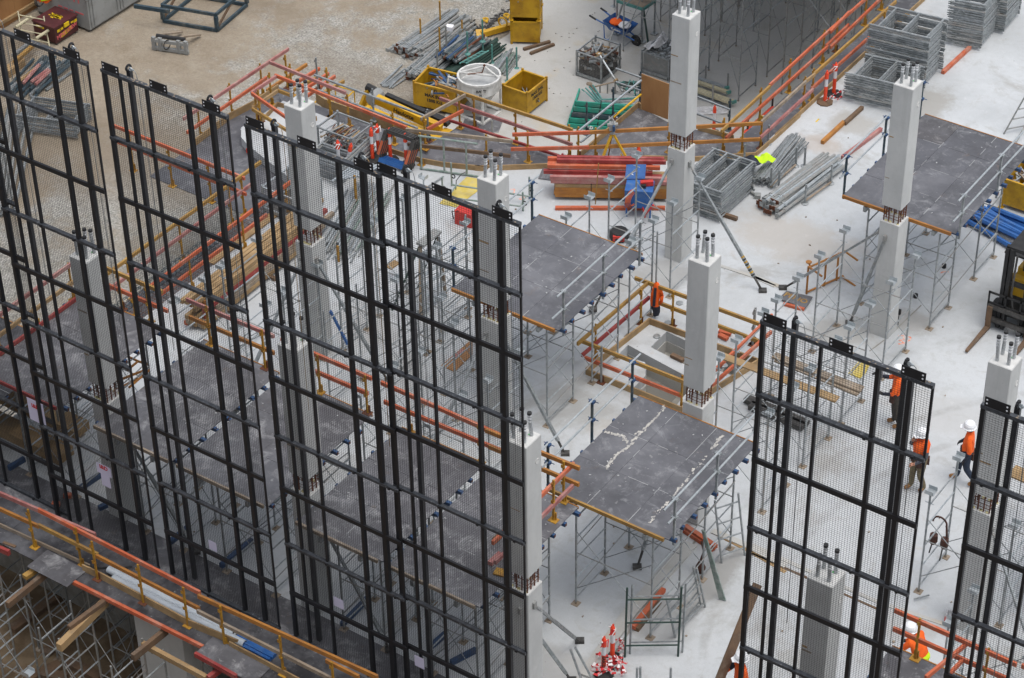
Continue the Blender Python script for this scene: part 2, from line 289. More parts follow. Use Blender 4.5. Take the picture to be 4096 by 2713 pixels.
# ---------------------------------------------------------------- mesh helpers
class MB:
    def __init__(s): s.v = []; s.f = []; s.m = []
    def add(s, vs_, fs, mi=0):
        o = len(s.v); s.v += [tuple(v) for v in vs_]; s.f += [tuple(i + o for i in f) for f in fs]; s.m += [mi] * len(fs); return s
    def hexa(s, c8, mi=0):
        return s.add(c8, [(0, 3, 2, 1), (4, 5, 6, 7), (0, 1, 5, 4), (1, 2, 6, 5), (2, 3, 7, 6), (3, 0, 4, 7)], mi)
    def box(s, x0, y0, z0, x1, y1, z1, mi=0):
        return s.hexa([(x0, y0, z0), (x1, y0, z0), (x1, y1, z0), (x0, y1, z0), (x0, y0, z1), (x1, y0, z1), (x1, y1, z1), (x0, y1, z1)], mi)
    def cbox(s, c, sx, sy, sz, rz=0, mi=0, rx=0):
        m = Matrix.Rotation(rz, 3, 'Z') @ Matrix.Rotation(rx, 3, 'X'); c = Vector(c)
        return s.hexa([c + m @ Vector((a * sx / 2, b * sy / 2, d * sz / 2)) for d in (-1, 1) for a, b in ((-1, -1), (1, -1), (1, 1), (-1, 1))], mi)
    def beam(s, p, q, wd, h, mi=0, up=(0, 0, 1)):
        p = Vector(p); q = Vector(q); d = (q - p).normalized(); u = Vector(up)
        if abs(d.dot(u)) > .98: u = Vector((0, 1, 0))
        sd = d.cross(u).normalized(); u = sd.cross(d).normalized()
        k = [(-1, -1), (1, -1), (1, 1), (-1, 1)]
        return s.hexa([a + sd * (i * wd / 2) + u * (j * h / 2) for a in (p, q) for i, j in k], mi)
    def tube(s, p, q, r, n=6, mi=0, r2=None, cap=True):
        p = Vector(p); q = Vector(q); d = (q - p)
        if d.length < 1e-6: return s
        d.normalize(); u = Vector((0, 0, 1)) if abs(d.z) < .9 else Vector((1, 0, 0))
        a = d.cross(u).normalized(); b = d.cross(a)
        r2 = r if r2 is None else r2
        vs_ = []
        for c, rr in ((p, r), (q, r2)):
            for i in range(n):
                t = 2 * math.pi * i / n; vs_.append(c + (a * math.cos(t) + b * math.sin(t)) * rr)
        fs = [(i, (i + 1) % n, n + (i + 1) % n, n + i) for i in range(n)]
        if cap: fs += [tuple(range(n - 1, -1, -1)), tuple(range(n, 2 * n))]
        return s.add(vs_, fs, mi)
    def path(s, pts, r, n=6, mi=0):
        for a, b in zip(pts[:-1], pts[1:]): s.tube(a, b, r, n, mi)
        return s
    def lathe(s, c, prof, n=14, mi=0, close=False):
        c = Vector(c); vs_ = []; fs = []
        for r, z in prof:
            for i in range(n):
                t = 2 * math.pi * i / n; vs_.append((c.x + r * math.cos(t), c.y + r * math.sin(t), c.z + z))
        for j in range(len(prof) - 1):
            for i in range(n): fs.append((j * n + i, j * n + (i + 1) % n, (j + 1) * n + (i + 1) % n, (j + 1) * n + i))
        fs.append(tuple(range(n - 1, -1, -1)))
        if not close: fs.append(tuple(range((len(prof) - 1) * n, len(prof) * n)))
        return s.add(vs_, fs, mi)
    def prism(s, pts, z0, z1, mi=0):
        n = len(pts)
        a = sum(pts[i][0] * pts[(i + 1) % n][1] - pts[(i + 1) % n][0] * pts[i][1] for i in range(n))
        if a < 0: pts = pts[::-1]
        vs_ = [(p[0], p[1], z0) for p in pts] + [(p[0], p[1], z1) for p in pts]
        return s.add(vs_, [tuple(range(n - 1, -1, -1)), tuple(range(n, 2 * n))] + [(i, (i + 1) % n, n + (i + 1) % n, n + i) for i in range(n)], mi)
    def ring(s, c, rad, r, axis='Z', n=14, k=6, mi=0, a0=0, a1=2 * math.pi):
        pts = []
        for i in range(n + 1):
            t = a0 + (a1 - a0) * i / n; x, y = rad * math.cos(t), rad * math.sin(t)
            pts.append(Vector(c) + Vector({'Z': (x, y, 0), 'X': (0, x, y), 'Y': (x, 0, y)}[axis]))
        return s.path(pts, r, k, mi)
    def panel(s, a, b, c, d, t, mi=0):          # thick quad a-b-c-d
        a, b, c, d = (Vector(x) for x in (a, b, c, d)); n = (b - a).cross(d - a).normalized() * t
        return s.hexa([a, b, c, d, a + n, b + n, c + n, d + n], mi)
    def grid(s, fn, nu, nv, mi=0):
        vs_ = [fn(i / nu, j / nv) for j in range(nv + 1) for i in range(nu + 1)]
        return s.add(vs_, [(j * (nu + 1) + i, j * (nu + 1) + i + 1, (j + 1) * (nu + 1) + i + 1, (j + 1) * (nu + 1) + i) for j in range(nv) for i in range(nu)], mi)
def mesh_of(name, mb, mats, off=Vector((0, 0, 0)), smooth=False):
    me = bpy.data.meshes.new(name)
    me.from_pydata([(v[0] - off.x, v[1] - off.y, v[2] - off.z) for v in mb.v], [], mb.f)
    for m in (mats if isinstance(mats, (list, tuple)) else [mats]): me.materials.append(MAT[m])
    if any(mb.m): me.polygons.foreach_set('material_index', mb.m)
    if smooth: me.polygons.foreach_set('use_smooth', [True] * len(me.polygons))
    me.update(); return me
def meta(o, label=None, cat=None, group=None, kind=None):
    for k, v in (('label', label), ('category', cat), ('group', group), ('kind', kind)):
        if v: o[k] = v
    return o
WOFF = {}
def thing(name, label, cat, loc=(0, 0, 0), group=None):
    o = bpy.data.objects.new(name, None); col.objects.link(o); o.location = loc; o.empty_display_size = .2
    WOFF[o] = Vector(loc); return meta(o, label, cat, group)
def part(t, name, mb, mats, label=None, kind=None, smooth=False):
    off = WOFF[t]
    me = mb if isinstance(mb, bpy.types.Mesh) else mesh_of(name, mb, mats, off, smooth)
    o = bpy.data.objects.new(name, me); col.objects.link(o); o.parent = t; WOFF[o] = off
    return meta(o, label, kind=kind)
def single(name, mb, mats, label, cat, group=None, smooth=False):
    vs_ = mb.v; n = len(vs_)
    off = Vector((sum(v[0] for v in vs_) / n, sum(v[1] for v in vs_) / n, min(v[2] for v in vs_)))
    o = bpy.data.objects.new(name, mesh_of(name, mb, mats, off, smooth)); col.objects.link(o); o.location = off; WOFF[o] = off
    return meta(o, label, cat, group)
def struct(name, mb, mats):
    o = bpy.data.objects.new(name, mesh_of(name, mb, mats)); col.objects.link(o); WOFF[o] = Vector((0, 0, 0)); return meta(o, kind='structure')
def kids(o): return [c for c in o.children]
def dup(o, loc=None, rz=None, label=None, parent=None, rot=None):
    c = o.copy(); col.objects.link(c)
    if parent: c.parent = parent
    if loc is not None: c.location = loc
    if rz is not None: c.rotation_euler = (0, 0, rz)
    if rot is not None: c.rotation_euler = rot
    if label: c['label'] = label
    for ch in kids(o): dup(ch, parent=c)
    return c
def text_mesh(s, size, bold=0.0, align='CENTER', ext=.002):
    cu = bpy.data.curves.new('lettering', 'FONT'); cu.body = s; cu.size = size; cu.align_x = align; cu.align_y = 'CENTER'; cu.offset = bold; cu.extrude = ext; cu.resolution_u = 2
    o = bpy.data.objects.new('lettering', cu); col.objects.link(o)
    me = bpy.data.meshes.new_from_object(o); bpy.data.objects.remove(o); return me
def lettering(t, s, pos, xdir, ydir, size, m, bold=0.0, name='lettering', align='CENTER'):
    me = text_mesh(s, size, bold, align); me.materials.clear(); me.materials.append(MAT[m])
    x = Vector(xdir).normalized(); y = Vector(ydir); y = (y - x * x.dot(y)).normalized(); z = x.cross(y)
    p = Vector(pos) - WOFF[t]
    me.transform(Matrix(((x.x, y.x, z.x, p.x), (x.y, y.y, z.y, p.y), (x.z, y.z, z.z, p.z), (0, 0, 0, 1))))
    o = bpy.data.objects.new(name, me); col.objects.link(o); o.parent = t; WOFF[o] = WOFF[t]; return o
V = Vector
# ================================================================ THE SETTING
YZ = -3.9
t_b = None
def xy(p): return (p.x, p.y)
mb = MB(); mb.grid(lambda u, v: (-160 + 260 * u, -40 + 240 * v, YZ), 2, 2); struct('gravel_yard', mb, 'gravel')
lo = [xy(g(*q, YZ)) for q in (('C1', 80, -40), ('E6', 1480, 380), ('E6', 1340, 470), ('E6', 1290, 600), ('E6', 1000, 830), ('E6', 900, 1000), ('E6', 820, 1200), ('E6', 700, 1400))]
lo += [(-30, 44), (0, 44), (0, 120), (-50, 120)]
mb = MB(); mb.prism(lo, YZ + .004, YZ + .03); struct('lower_slab', mb, 'lower_concrete')
mb = MB(); mb.prism([(-60, -20), (10, -20), (10, 29), (-60, 29)], YZ + .004, YZ + .02); struct('pit_ground', mb, 'dirt')
north = [xy(g(*q)) for q in (('E1', 1190, 560), ('E1', 1570, 700), ('E1', 1900, 830), ('E2', 540, 870), ('E2', 920, 1050), ('E2', 1300, 1120), ('E2', 1740, 1180), ('E3', 300, 1150), ('E3', 820, 1135), ('E4', 760, 1060), ('E4', 1440, 1010))]
west = [(-35.0, 27.9), (-35.0, 40.55), (-35.85, 40.85), (-37.86, 41.5), (-38.29, 41.72), (-38.6, 42.1), (-38.5, 43.8)]
slab = west + north + [(-25.95, 49.7), (-25.95, 95), (12, 95), (12, 27.9)]
# stair pit cut out of the slab
mb = MB(); mb.prism(slab, -.28, 0.0); slab_ob = struct('main_slab', mb, 'slab_concrete')
PITS = [((-22.35, 37.55), (-20.75, 38.75)), ((-22.35, 39.15), (-20.7, 40.1))]
KERB = [xy(g('C2', *q)) for q in ((1040, 690), (600, 1040), (1262, 1310), (1800, 975))]
pit1 = [xy(g('C2', *q)) for q in ((1160, 742), (1050, 852), (1292, 975), (1410, 862))]
pit2 = [xy(g('C2', *q)) for q in ((890, 835), (830, 900), (1010, 975), (1015, 1050), (930, 1135), (1225, 1262), (1300, 1170), (1345, 1080))]
pit3 = [xy(g('D2', *q)) for q in ((-70, 870), (-120, 960), (40, 1060), (85, 1000))]
pit4 = [xy(g('F7', *q)) for q in ((430, 420), (350, 640), (560, 720), (720, 590))]
def cut(poly, depth, floor_mat, nm):
    m2 = MB(); m2.prism(poly, -depth - .001, .2)
    me = mesh_of('cut', m2, 'pit_floor'); o = bpy.data.objects.new('cut', me); col.objects.link(o)
    md = slab_ob.modifiers.new('b', 'BOOLEAN'); md.operation = 'DIFFERENCE'; md.object = o; md.solver = 'EXACT'
    return o
cutters = [cut(p, 1, 0, 0) for p in (pit1, pit2, pit4)]
dg = bpy.context.evaluated_depsgraph_get(); dg.update()
new = bpy.data.meshes.new_from_object(slab_ob.evaluated_get(dg)); slab_ob.modifiers.clear(); slab_ob.data = new
for c in cutters: bpy.data.objects.remove(c)
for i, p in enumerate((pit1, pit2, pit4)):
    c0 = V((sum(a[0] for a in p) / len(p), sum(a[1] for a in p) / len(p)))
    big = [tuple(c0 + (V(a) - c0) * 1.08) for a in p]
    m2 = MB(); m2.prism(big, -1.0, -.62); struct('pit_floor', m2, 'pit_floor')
    m2 = MB()
    for a, b in zip(p, p[1:] + p[:1]):          # concrete walls of the recess
        m2.beam((a[0], a[1], -.46), (b[0], b[1], -.46), .03, .34)
    struct('pit_wall', m2, 'lower_concrete')
m2 = MB(); c0 = g('C2', 1130, 1170); m2.prism([xy(g('C2', *q, -.62)) for q in ((1020, 1120), (980, 1180), (1180, 1250), (1230, 1200), (1120, 1130))], -.618, -.614); struct('rain_water', m2, 'water')
m2 = MB(); m2.prism([xy(g('C2', *q, -.25)) for q in ((790, 930), (760, 1040), (930, 1120), (1020, 1030), (1010, 985))], -.62, -.12); struct('pit_ledge', m2, 'slab_concrete')
# formwork decks and walkways round the slab edge
def deckstruct(nm, poly, z, m='formply', t=.02): 
    q = MB(); q.prism(poly, z - t, z); return struct(nm, q, m)
deckstruct('walkway_west', [(-39.45, 39.15), (-35.0, 39.15), (-35.0, 40.9), (-36, 41.3), (-38, 41.9), (-38.7, 42.3), (-38.6, 44.0), (-38.9, 44.75), (-39.45, 44.75)], -.30)
deckstruct('walkway_west', [(-36.1, 30.9), (-34.99, 30.9), (-34.99, 39.149), (-36.1, 39.149)], -.302, 'formply_dusty')
deckstruct('walkway_north', [xy(g(*q, -.12)) for q in (('E1', 1130, 470), ('E2', 0, 500), ('E2', 520, 690), ('E2', 1150, 890), ('E2', 1150, 1120), ('E2', 540, 900), ('E1', 1900, 870), ('E1', 1560, 720), ('E1', 1180, 590))], -.122)
deckstruct('walkway_corner', [xy(g(*q, -.12)) for q in (('E2', 1150, 895), ('E2', 1500, 690), ('E2', 1640, 720), ('E2', 1926, 885), ('E3', 470, 895), ('E3', 900, 1025), ('E3', 1140, 1060), ('E3', 1140, 1150), ('E3', 300, 1170), ('E2', 1740, 1200), ('E2', 1300, 1140), ('E2', 1150, 1110))], -.12, 'formply_dusty')
deckstruct('walkway_corner', [xy(g(*q, -.12)) for q in (('E3', 1135, 1060), ('E3', 1800, 480), ('E4', 460, 650), ('E4', 800, 745), ('E4', 1190, 845), ('E4', 1390, 1000), ('E4', 1440, 1030), ('E4', 760, 1085), ('E3', 1135, 1150))], -.124, 'formply_dusty')
deckstruct('walkway_east', [(-26.75, 48.3), (-25.9, 48.9), (-25.9, 95), (-26.75, 95)], -.12)
deckstruct('walkway_south', [(-45, 25.80), (-8, 25.80), (-8, 27.0), (-45, 27.0)], .003, 'formply_dark', .03)
deckstruct('walkway_south', [(-45, 27.0), (-8, 27.0), (-8, 27.95), (-45, 27.95)], .0035, 'formply_dusty', .03)
mb = MB()
for i, (x0, x1, y1, z) in enumerate(((-31.05, -29.86, 26.2, .03), (-26.2, -24.6, 26.15, .03), (-31.9, -30.0, 27.0, .012), (-29.7, -28.2, 27.05, .012), (-27.9, -26.9, 26.9, .014), (-34, -32.2, 27.05, .012))):
    s = MB(); s.box(x0, 25.55 if z > .02 else 26.3, z - .012, x1, y1, z)
    single('plywood_sheet', s, 'formply_dusty' if z > .02 else 'formply_dark', ('dusty grey plywood sheet overhanging the lower walkway, left of the orange edge timber' if i == 0 else 'dusty grey plywood sheet overhanging the lower walkway, right of the orange edge timber') if z > .02 else
           ('dark plywood sheet lying on the lower walkway behind the white pipes', 'dark plywood sheet lying on lower walkway right of grey sheet', 'dark plywood sheet on lower walkway beside the mesh screen posts', 'dark plywood sheet at the left end of the lower walkway')[i - 2], 'plywood sheet')
# shallow channel joints and pour steps on the slab
mb = MB()
def strip(c, pts, wd, h, m='lower_concrete', nm='slab_joint'):
    q = MB(); P = [g(c, *p) for p in pts]
    for a, b in zip(P[:-1], P[1:]): q.beam(a + V((0, 0, h / 2 - .02)), b + V((0, 0, h / 2 - .02)), wd, h + .04)
    return struct(nm, q, m)
strip('C3', [(590, 1560), (910, 1110), (1330, 640)], .30, .06)
strip('C3', [(720, 1520), (960, 1150), (1400, 560)], .05, .008, 'pit_floor')
strip('C3', [(1520, 570), (1750, 690), (1990, 830)], .10, .012, 'raw_timber')
strip('C3', [(1480, 545), (1740, 655), (1990, 790)], .16, .03)
strip('C2', [(1530, 285), (1760, 360), (1916, 430)], .10, .02, 'lower_concrete')
strip('D2', [(40, 365), (240, 440)], .12, .02)
strip('D3', [(20, 640), (430, 830), (900, 1040), (1380, 1200)], .10, .02)
strip('D3', [(20, 700), (430, 880), (900, 1090)], .06, .012, 'dark_timber')
strip('D2', [(840, 880), (960, 790), (1200, 560)], .03, .006, 'pit_floor')
# sprayed set-out marks on the slab
def spray(c, pts, m, r=.02):
    q = MB(); P = [g(c, *p) for p in pts]
    for a, b in zip(P[:-1], P[1:]): q.beam(a + V((0, 0, .003)), b + V((0, 0, .003)), r * 2, .004)
    return q
for nm, m, c, strokes in (('pink set-out spray mark beside the forklift-side column', 'spray_orange', 'D2', [[(1040, 775), (1075, 770), (1080, 800), (1045, 805), (1085, 825)], [(1095, 785), (1125, 780), (1125, 800), (1100, 815)], [(1040, 830), (1080, 828)]]),
                          ('faint orange spray mark left of the forklift', 'spray_orange', 'D2', [[(1335, 335), (1360, 325), (1390, 328)]]),
                          ('orange spray mark beside concrete column near yellow mat', 'spray_orange', 'E3', [[(390, 1400), (435, 1395), (430, 1440), (395, 1445)], [(500, 1480), (550, 1490)], [(480, 1500), (520, 1510)]]),
                          ('yellow chalk dash on slab near bollards', 'spray_yellow', 'E5', [[(450, 1345), (485, 1310)]])):
    q = MB()
    for s in strokes: q2 = spray(c, s, m); q.add(q2.v, q2.f)
    single('spray_mark', q, m, nm, 'spray mark')

# ================================================================ COLUMNS
def column(cx, cy, label, tubes=True, wd=.51):
    t = thing('concrete_column', label, 'column', (cx, cy, 0)); h = wd / 2
    def shaft(z0, z1):
        q = MB(); ch = .015
        pts = [(cx - h + ch, cy - h), (cx + h - ch, cy - h), (cx + h, cy - h + ch), (cx + h, cy + h - ch), (cx + h - ch, cy + h), (cx - h + ch, cy + h), (cx - h, cy + h - ch), (cx - h, cy - h + ch)]
        q.prism(pts, z0, z1); return q
    part(t, 'lower_shaft', shaft(0, 3.38), 'precast'); part(t, 'upper_shaft', shaft(3.84, 7.17), 'precast')
    q = MB(); q.box(cx - h + .02, cy - h + .02, 3.381, cx + h - .02, cy + h - .02, 3.386); q.box(cx - h + .02, cy - h + .02, 7.171, cx + h - .02, cy + h - .02, 7.176); part(t, 'top_face', q, 'precast_top')
    q = MB()
    for i in range(4):
        for j in range(4):
            if 0 < i < 3 and 0 < j < 3: continue
            q.tube((cx - .19 + .127 * i, cy - .19 + .127 * j, 3.38), (cx - .19 + .127 * i, cy - .19 + .127 * j, 3.85), .016, 5)
    for zz in (3.5, 3.58, 3.7): 
        for s in (-.2, .2):
            q.tube((cx - .21, cy + s, zz), (cx + .21, cy + s, zz), .008, 4); q.tube((cx + s, cy - .21, zz), (cx + s, cy + .21, zz), .008, 4)
    b = part(t, 'starter_bars', q, 'rust')
    q = MB()
    for i in range(9): q.cbox((cx + R.uniform(-.2, .2), cy + R.choice((-.19, .19)), 3.395), .05, .05, .03, R.random())
    part(t, 'foam_packing', q, 'foam')
    if tubes:
        for dx, dy in ((-.12, -.12), (.12, -.12), (-.12, .12), (.12, .12)):
            lx, ly = R.uniform(-.03, .03), R.uniform(-.03, .03); hh = R.uniform(.5, .58)
            q = MB(); n = 16
            for k in range(n):
                a = k / n; b2 = (k + 1) / n
                q.tube((cx + dx + lx * a, cy + dy + ly * a, 7.17 + hh * a), (cx + dx + lx * b2, cy + dy + ly * b2, 7.17 + hh * (b2 - .012)), .040 if k % 2 else .036, 8)
            p = part(t, 'grout_duct', q, 'duct')
            q = MB(); e = V((cx + dx + lx, cy + dy + ly, 7.17 + hh)); 
            for k in range(3): q.lathe(e - V((0, 0, .06 + .07 * k)), [(.041, 0), (.041, .028)], 8)
            part(p, 'label_band', q, 'white_plastic')
            q = MB(); q.lathe(e, [(.046, -.03), (.046, .02)], 8); part(p, 'end_cap', q, 'rubber_black')
    q = MB(); q.ring((cx + h + .001, cy + .1, 6.62), .055, .012, 'X', 10, 5); q.add([(cx + h + .002, cy + .1 + .05 * math.cos(k * .785), 6.62 + .05 * math.sin(k * .785)) for k in range(8)], [tuple(range(8))]); part(t, 'lifting_socket', q, 'precast_top')
    q = MB(); q.box(cx + .05, cy + .1, 7.177, cx + .13, cy + .14, 7.179); part(t, 'paint_mark', q, 'spray_green')
    for k in range(2):
        q = MB(); zz = R.uniform(4.3, 6.2); q.box(cx - h + .02, cy - h - .002, zz, cx - h + R.uniform(.1, .4), cy - h, zz + R.uniform(.02, .05)); part(t, 'stain', q, 'raw_timber' if k else 'grey_timber')
    return t
column(-25.19, 43.55, 'tall concrete column rising beside the stacked red and orange timbers')
column(-19.29, 43.6, 'concrete column standing through the right-hand plywood deck')
column(-19.67, 35.13, 'concrete column beside the stair pit, in front of its timber rails')
column(-25.06, 35.2, 'concrete column behind the fourth mesh screen from left, by the yellow mat')
column(-30.46, 35.24, 'concrete column beside the cage of shoring tubes and orange bollards')
column(-30.50, 28.15, 'concrete column behind the leftmost mesh screens, grey behind the wire')
column(-24.98, 28.2, 'concrete column behind the third mesh screen from left, lower than its neighbour')
column(-19.57, 28.27, 'concrete column at the right edge of the four grouped mesh screens')
column(-13.03, 35.4, 'concrete column at the right border, above the rightmost mesh screen')
column(-13.02, 28.1, 'concrete column seen through the wide mesh screen at lower right')

# ================================================================ SHORING TOWERS
TB = .024
def tower_parts(t, x0, x1, y0, y1, top, zb=0.0, rungs=5, heads=True, m='galvanised', legm=None, plates=True):
    legm = legm or m
    zt = zb + (top - zb)
    for x in (x0, x1):
        for y in (y0, y1):
            q = MB(); q.tube((x, y, zb), (x, y, zt), TB, 7); l = part(t, 'leg', q, legm)
            if plates:
                q = MB(); q.cbox((x, y, zb + .006), .17, .17, .012); q.lathe((x, y, zb + .012), [(.032, 0), (.032, .05)], 7); part(l, 'base_plate', q, 'grey_timber')
            if heads:
                q = MB(); a = .11; q.tube((x, y, zt - .35), (x, y, zt), .018, 6); q.cbox((x, y, zt), .20, .20, .010)
                q.cbox((x, y - .1, zt + .05), .20, .008, .10); q.cbox((x, y + .1, zt + .05), .20, .008, .10)
                q.tube((x - .1, y, zt - .3), (x + .1, y, zt - .3), .01, 5)
                part(l, 'u_head', q, 'galvanised_bright')
        span = (top - zb - .55) / (rungs - 1)
        for k in range(rungs):
            z = zb + .18 + span * k
            q = MB(); q.tube((x, y0, z), (x, y1, z), .019, 6); part(t, 'rung', q, 'galvanised_bright' if k % 2 else m)
    for y in (y0, y1):
        q = MB(); q.tube((x0, y, zb + .45), (x1, y, zt - .75), .011, 5); part(t, 'brace', q, m)
        q = MB(); q.tube((x1, y, zb + .45), (x0, y, zt - .75), .011, 5); part(t, 'brace', q, m)
        q = MB(); q.tube((x0, y, zb + 1.5), (x1, y, zb + 1.52), .013, 5); part(t, 'tie', q, 'dull_tube')
def tower(label, x0, x1, y0, y1, top=2.86, **k):
    t = thing('shoring_tower', label, 'shoring tower', ((x0 + x1) / 2, (y0 + y1) / 2, k.get('zb', 0)))
    tower_parts(t, x0, x1, y0, y1, top, **k); return t
tower('galvanised shoring tower with U-heads beside the deck column, farthest of the row', -20.35, -18.45, 41.9, 43.16)
tower('galvanised shoring tower standing round the orange trestle frame', -20.35, -18.45, 39.82, 40.85)
tower('galvanised shoring tower with timber planks laid through it, right of stair pit', -20.35, -18.45, 37.98, 39.2)
tower('grey and yellow-stained shoring tower right of the stair pit column', -20.35, -18.45, 36.1, 37.2, legm='dull_tube')
tower('galvanised shoring tower in front of the blue table', -26.28, -24.43, 41.9, 43.2)
tower('galvanised shoring tower left of the tall column base, by the measuring pole', -26.28, -24.43, 39.95, 41.0)
tower('galvanised shoring tower with U-heads beside the tool bag', -24.25, -22.4, 39.85, 41.0) if False else None
tower('galvanised shoring tower holding a hung leather tool belt, right of the workers', -14.35, -12.45, 35.72, 37.03)
tower('galvanised shoring tower with bright U-heads before the timber stack behind second screen', -32.0, -30.15, 33.74, 35.06)
tower('galvanised shoring tower near the pink and ochre rails behind second screen', -32.0, -30.15, 32.05, 33.12)
tower('galvanised shoring tower right of column with ladder frame, behind third screen', -30.1, -28.2, 37.2, 38.4)
tower('galvanised shoring tower beside the blue brace, behind the third screen', -28.9, -27.1, 33.7, 34.95, heads=False)
tower('galvanised shoring tower with plywood scraps below, behind the fourth screen', -26.1, -24.25, 33.67, 34.95)
tower('galvanised shoring tower under the south rails, behind the fourth screen', -26.3, -24.4, 31.7, 32.9)
tower('galvanised shoring tower seen through the rightmost mesh screen', -12.3, -10.6, 32.4, 33.5)

tower('galvanised shoring tower leaning lines behind the second mast of third screen', -30.0, -28.2, 35.6, 36.6, heads=False)
tower('galvanised shoring tower between the bundles and fourth screen', -28.4, -26.6, 37.6, 38.7, heads=False)
tower('galvanised shoring tower at the left edge of the centre deck', -28.2, -26.9, 35.6, 36.7)
# ================================================================ FLY DECKS
def deck(label, x0, x1, y0, y1, frames, nx, ny, m='formply', z=3.1, guard=True, gl='yellow_timber', guards=('x0', 'x1'), edge_far=True, tubes=None):
    t = thing('formwork_deck', label, 'formwork deck', ((x0 + x1) / 2, (y0 + y1) / 2, 0))
    gx, gy = (x1 - x0) / nx, (y1 - y0) / ny
    for i in range(nx):
        for j in range(ny):
            q = MB(); e = .003; dz = R.uniform(-.002, .002)
            q.box(x0 + gx * i + e, y0 + gy * j + e, z - .018 + dz, x0 + gx * (i + 1) - e, y0 + gy * (j + 1) - e, z + dz); part(t, 'plywood_sheet', q, R.choice(('formply', 'formply', 'formply_worn', 'formply_pale')) if m == 'formply' else m)
    q = MB()
    for i in range(1, nx):
        for k in range(14):
            if R.random() < .4: ya = y0 + (y1 - y0) * k / 14; q.box(x0 + gx * i - .005, ya, z + .002, x0 + gx * i + R.uniform(.001, .006), ya + (y1 - y0) / 14, z + .004)
    for j in range(1, ny):
        for k in range(12):
            if R.random() < .3: xa = x0 + (x1 - x0) * k / 12; q.box(xa, y0 + gy * j - .005, z + .002, xa + (x1 - x0) / 12, y0 + gy * j + R.uniform(.001, .005), z + .004)
    for k in range(16): q.cbox((R.uniform(x0 + .1, x1 - .1), R.uniform(y0 + .1, y1 - .1), z + .006), R.uniform(.01, .05), R.uniform(.01, .03), .008, R.random() * 3)
    part(t, 'joint_dust', q, 'grey_cloth' if m == 'x' else 'kibble_inside', kind='stuff')
    n = int((y1 - y0) / .42)
    for k in range(n + 1):
        y = y0 + .12 + (y1 - y0 - .24) * k / n
        ov = R.choice((.05, .09, .12))
        q = MB(); q.box(x0 - ov * .6, y - .035, z - .105, x1 + ov, y + .035, z - .0205); j_ = part(t, 'joist', q, 'blue_steel')
        q = MB(); q.box(x1 + ov - .008, y - .026, z - .097, x1 + ov + .002, y + .026, z - .029); part(j_, 'open_end', q, 'rust')
    for x in (x0 + .62, x1 - .55):
        q = MB(); q.box(x - .04, y0 - .06, z - .24, x + .04, y1 + .06, z - .107); part(t, 'bearer', q, 'galvanised')
    q = MB(); q.box(x0 - .01, y0 - .05, z - .075, x1 - .1, y0 - .003, z + .012); part(t, 'edge_board', q, gl)
    if edge_far:
        q = MB(); q.box(x0, y1 + .003, z - .06, x1, y1 + .025, z + .008); part(t, 'edge_board', q, 'ochre_timber')
    for ya, yb in frames:
        tower_parts(t, x0 + .67, x1 - .42, ya, yb, z - .242, heads=False)
    for x in (x0 + .67, x1 - .42):
        for zz in (.5, 1.75):
            q = MB(); q.tube((x + .03, frames[0][0], zz), (x + .03, frames[-1][1], zz + .25), .013, 5); part(t, 'tie', q, 'dull_tube')
    if guard:
        for sx in guards:
            x = x0 - .05 if sx == 'x0' else x1 + .05
            ys = [y0 + .12, (y0 + y1) / 2, y1 - .2]
            for y in ys:
                q = MB(); q.beam((x, y, z - .2), (x, y, z + 1.08), .05, .04, up=(0, 1, 0)); p = part(t, 'guard_post', q, 'navy_steel' if sx == 'x0' else 'galvanised')
                for zz in (.55, 1.04):
                    q = MB(); q.cbox((x, y, z + zz), .12, .1, .06); q.tube((x - .12, y + .03, z + zz), (x + .14, y + .03, z + zz), .010, 5); part(p, 'clamp', q, 'blue_steel' if sx == 'x0' else 'galvanised')
            for zz in (.55, 1.04):
                q = MB(); q.tube((x, y0 - .25 + R.uniform(-.15, .15), z + zz + .02), (x, y1 + R.uniform(-.2, .3), z + zz + .03), .0235, 7); part(t, 'guard_rail', q, 'galvanised_bright')
    return t
d1 = deck('dark plywood deck with cement spill streaks, lower middle beside the stair column', -21.0, -18.02, 31.2, 34.82, [(31.3, 32.45), (33.45, 34.65)], 3, 3)
q = MB()
def splat(q, z, pts, wd):
    P = [g(c, x, y, z) for c, x, y in pts]
    for a, b in zip(P[:-1], P[1:]):
        for k in range(22):
            f = (k + R.random()) / 22; c = a.lerp(b, f) + V((R.gauss(0, .02), R.gauss(0, .02), 0)); s = wd * R.uniform(.2, .9); n = R.randint(5, 8)
            ph = R.random() * 6; q.prism([(c.x + s * R.uniform(.5, 1.1) * math.cos(ph + i * 6.283 / n), c.y + s * R.uniform(.7, 2.0) * math.sin(ph + i * 6.283 / n)) for i in range(n)], z + .003, z + .003 + R.uniform(.002, .006))
splat(q, 3.1, [('C2', 1150, 1270), ('C2', 1060, 1370), ('C2', 960, 1470), ('C2', 880, 1560), ('C3', 800, 20), ('C3', 740, 110)], .04)
splat(q, 3.1, [('C2', 730, 1440), ('C2', 800, 1460), ('C2', 860, 1470), ('C2', 890, 1520)], .035); splat(q, 3.1, [('C2', 1555, 1470), ('C2', 1480, 1550)], .05); splat(q, 3.1, [('C3', 1180, 330), ('C3', 1040, 490)], .035); splat(q, 3.1, [('C3', 1440, 15), ('C3', 1300, 190), ('C3', 1210, 290)], .035)
part(d1, 'cement_spill', q, 'spilt_cement', kind='stuff')
deck('clean dark plywood deck in the centre, with pipe guard rails', -26.72, -23.76, 35.82, 39.4, [(35.95, 37.06), (37.9, 39.05)], 3, 3, gl='ochre_timber')
deck('large dark plywood deck at upper right under the concrete column', -20.96, -17.95, 44.2, 48.6, [(44.3, 45.34), (46.8, 47.95)], 3, 4, gl='ochre_timber')
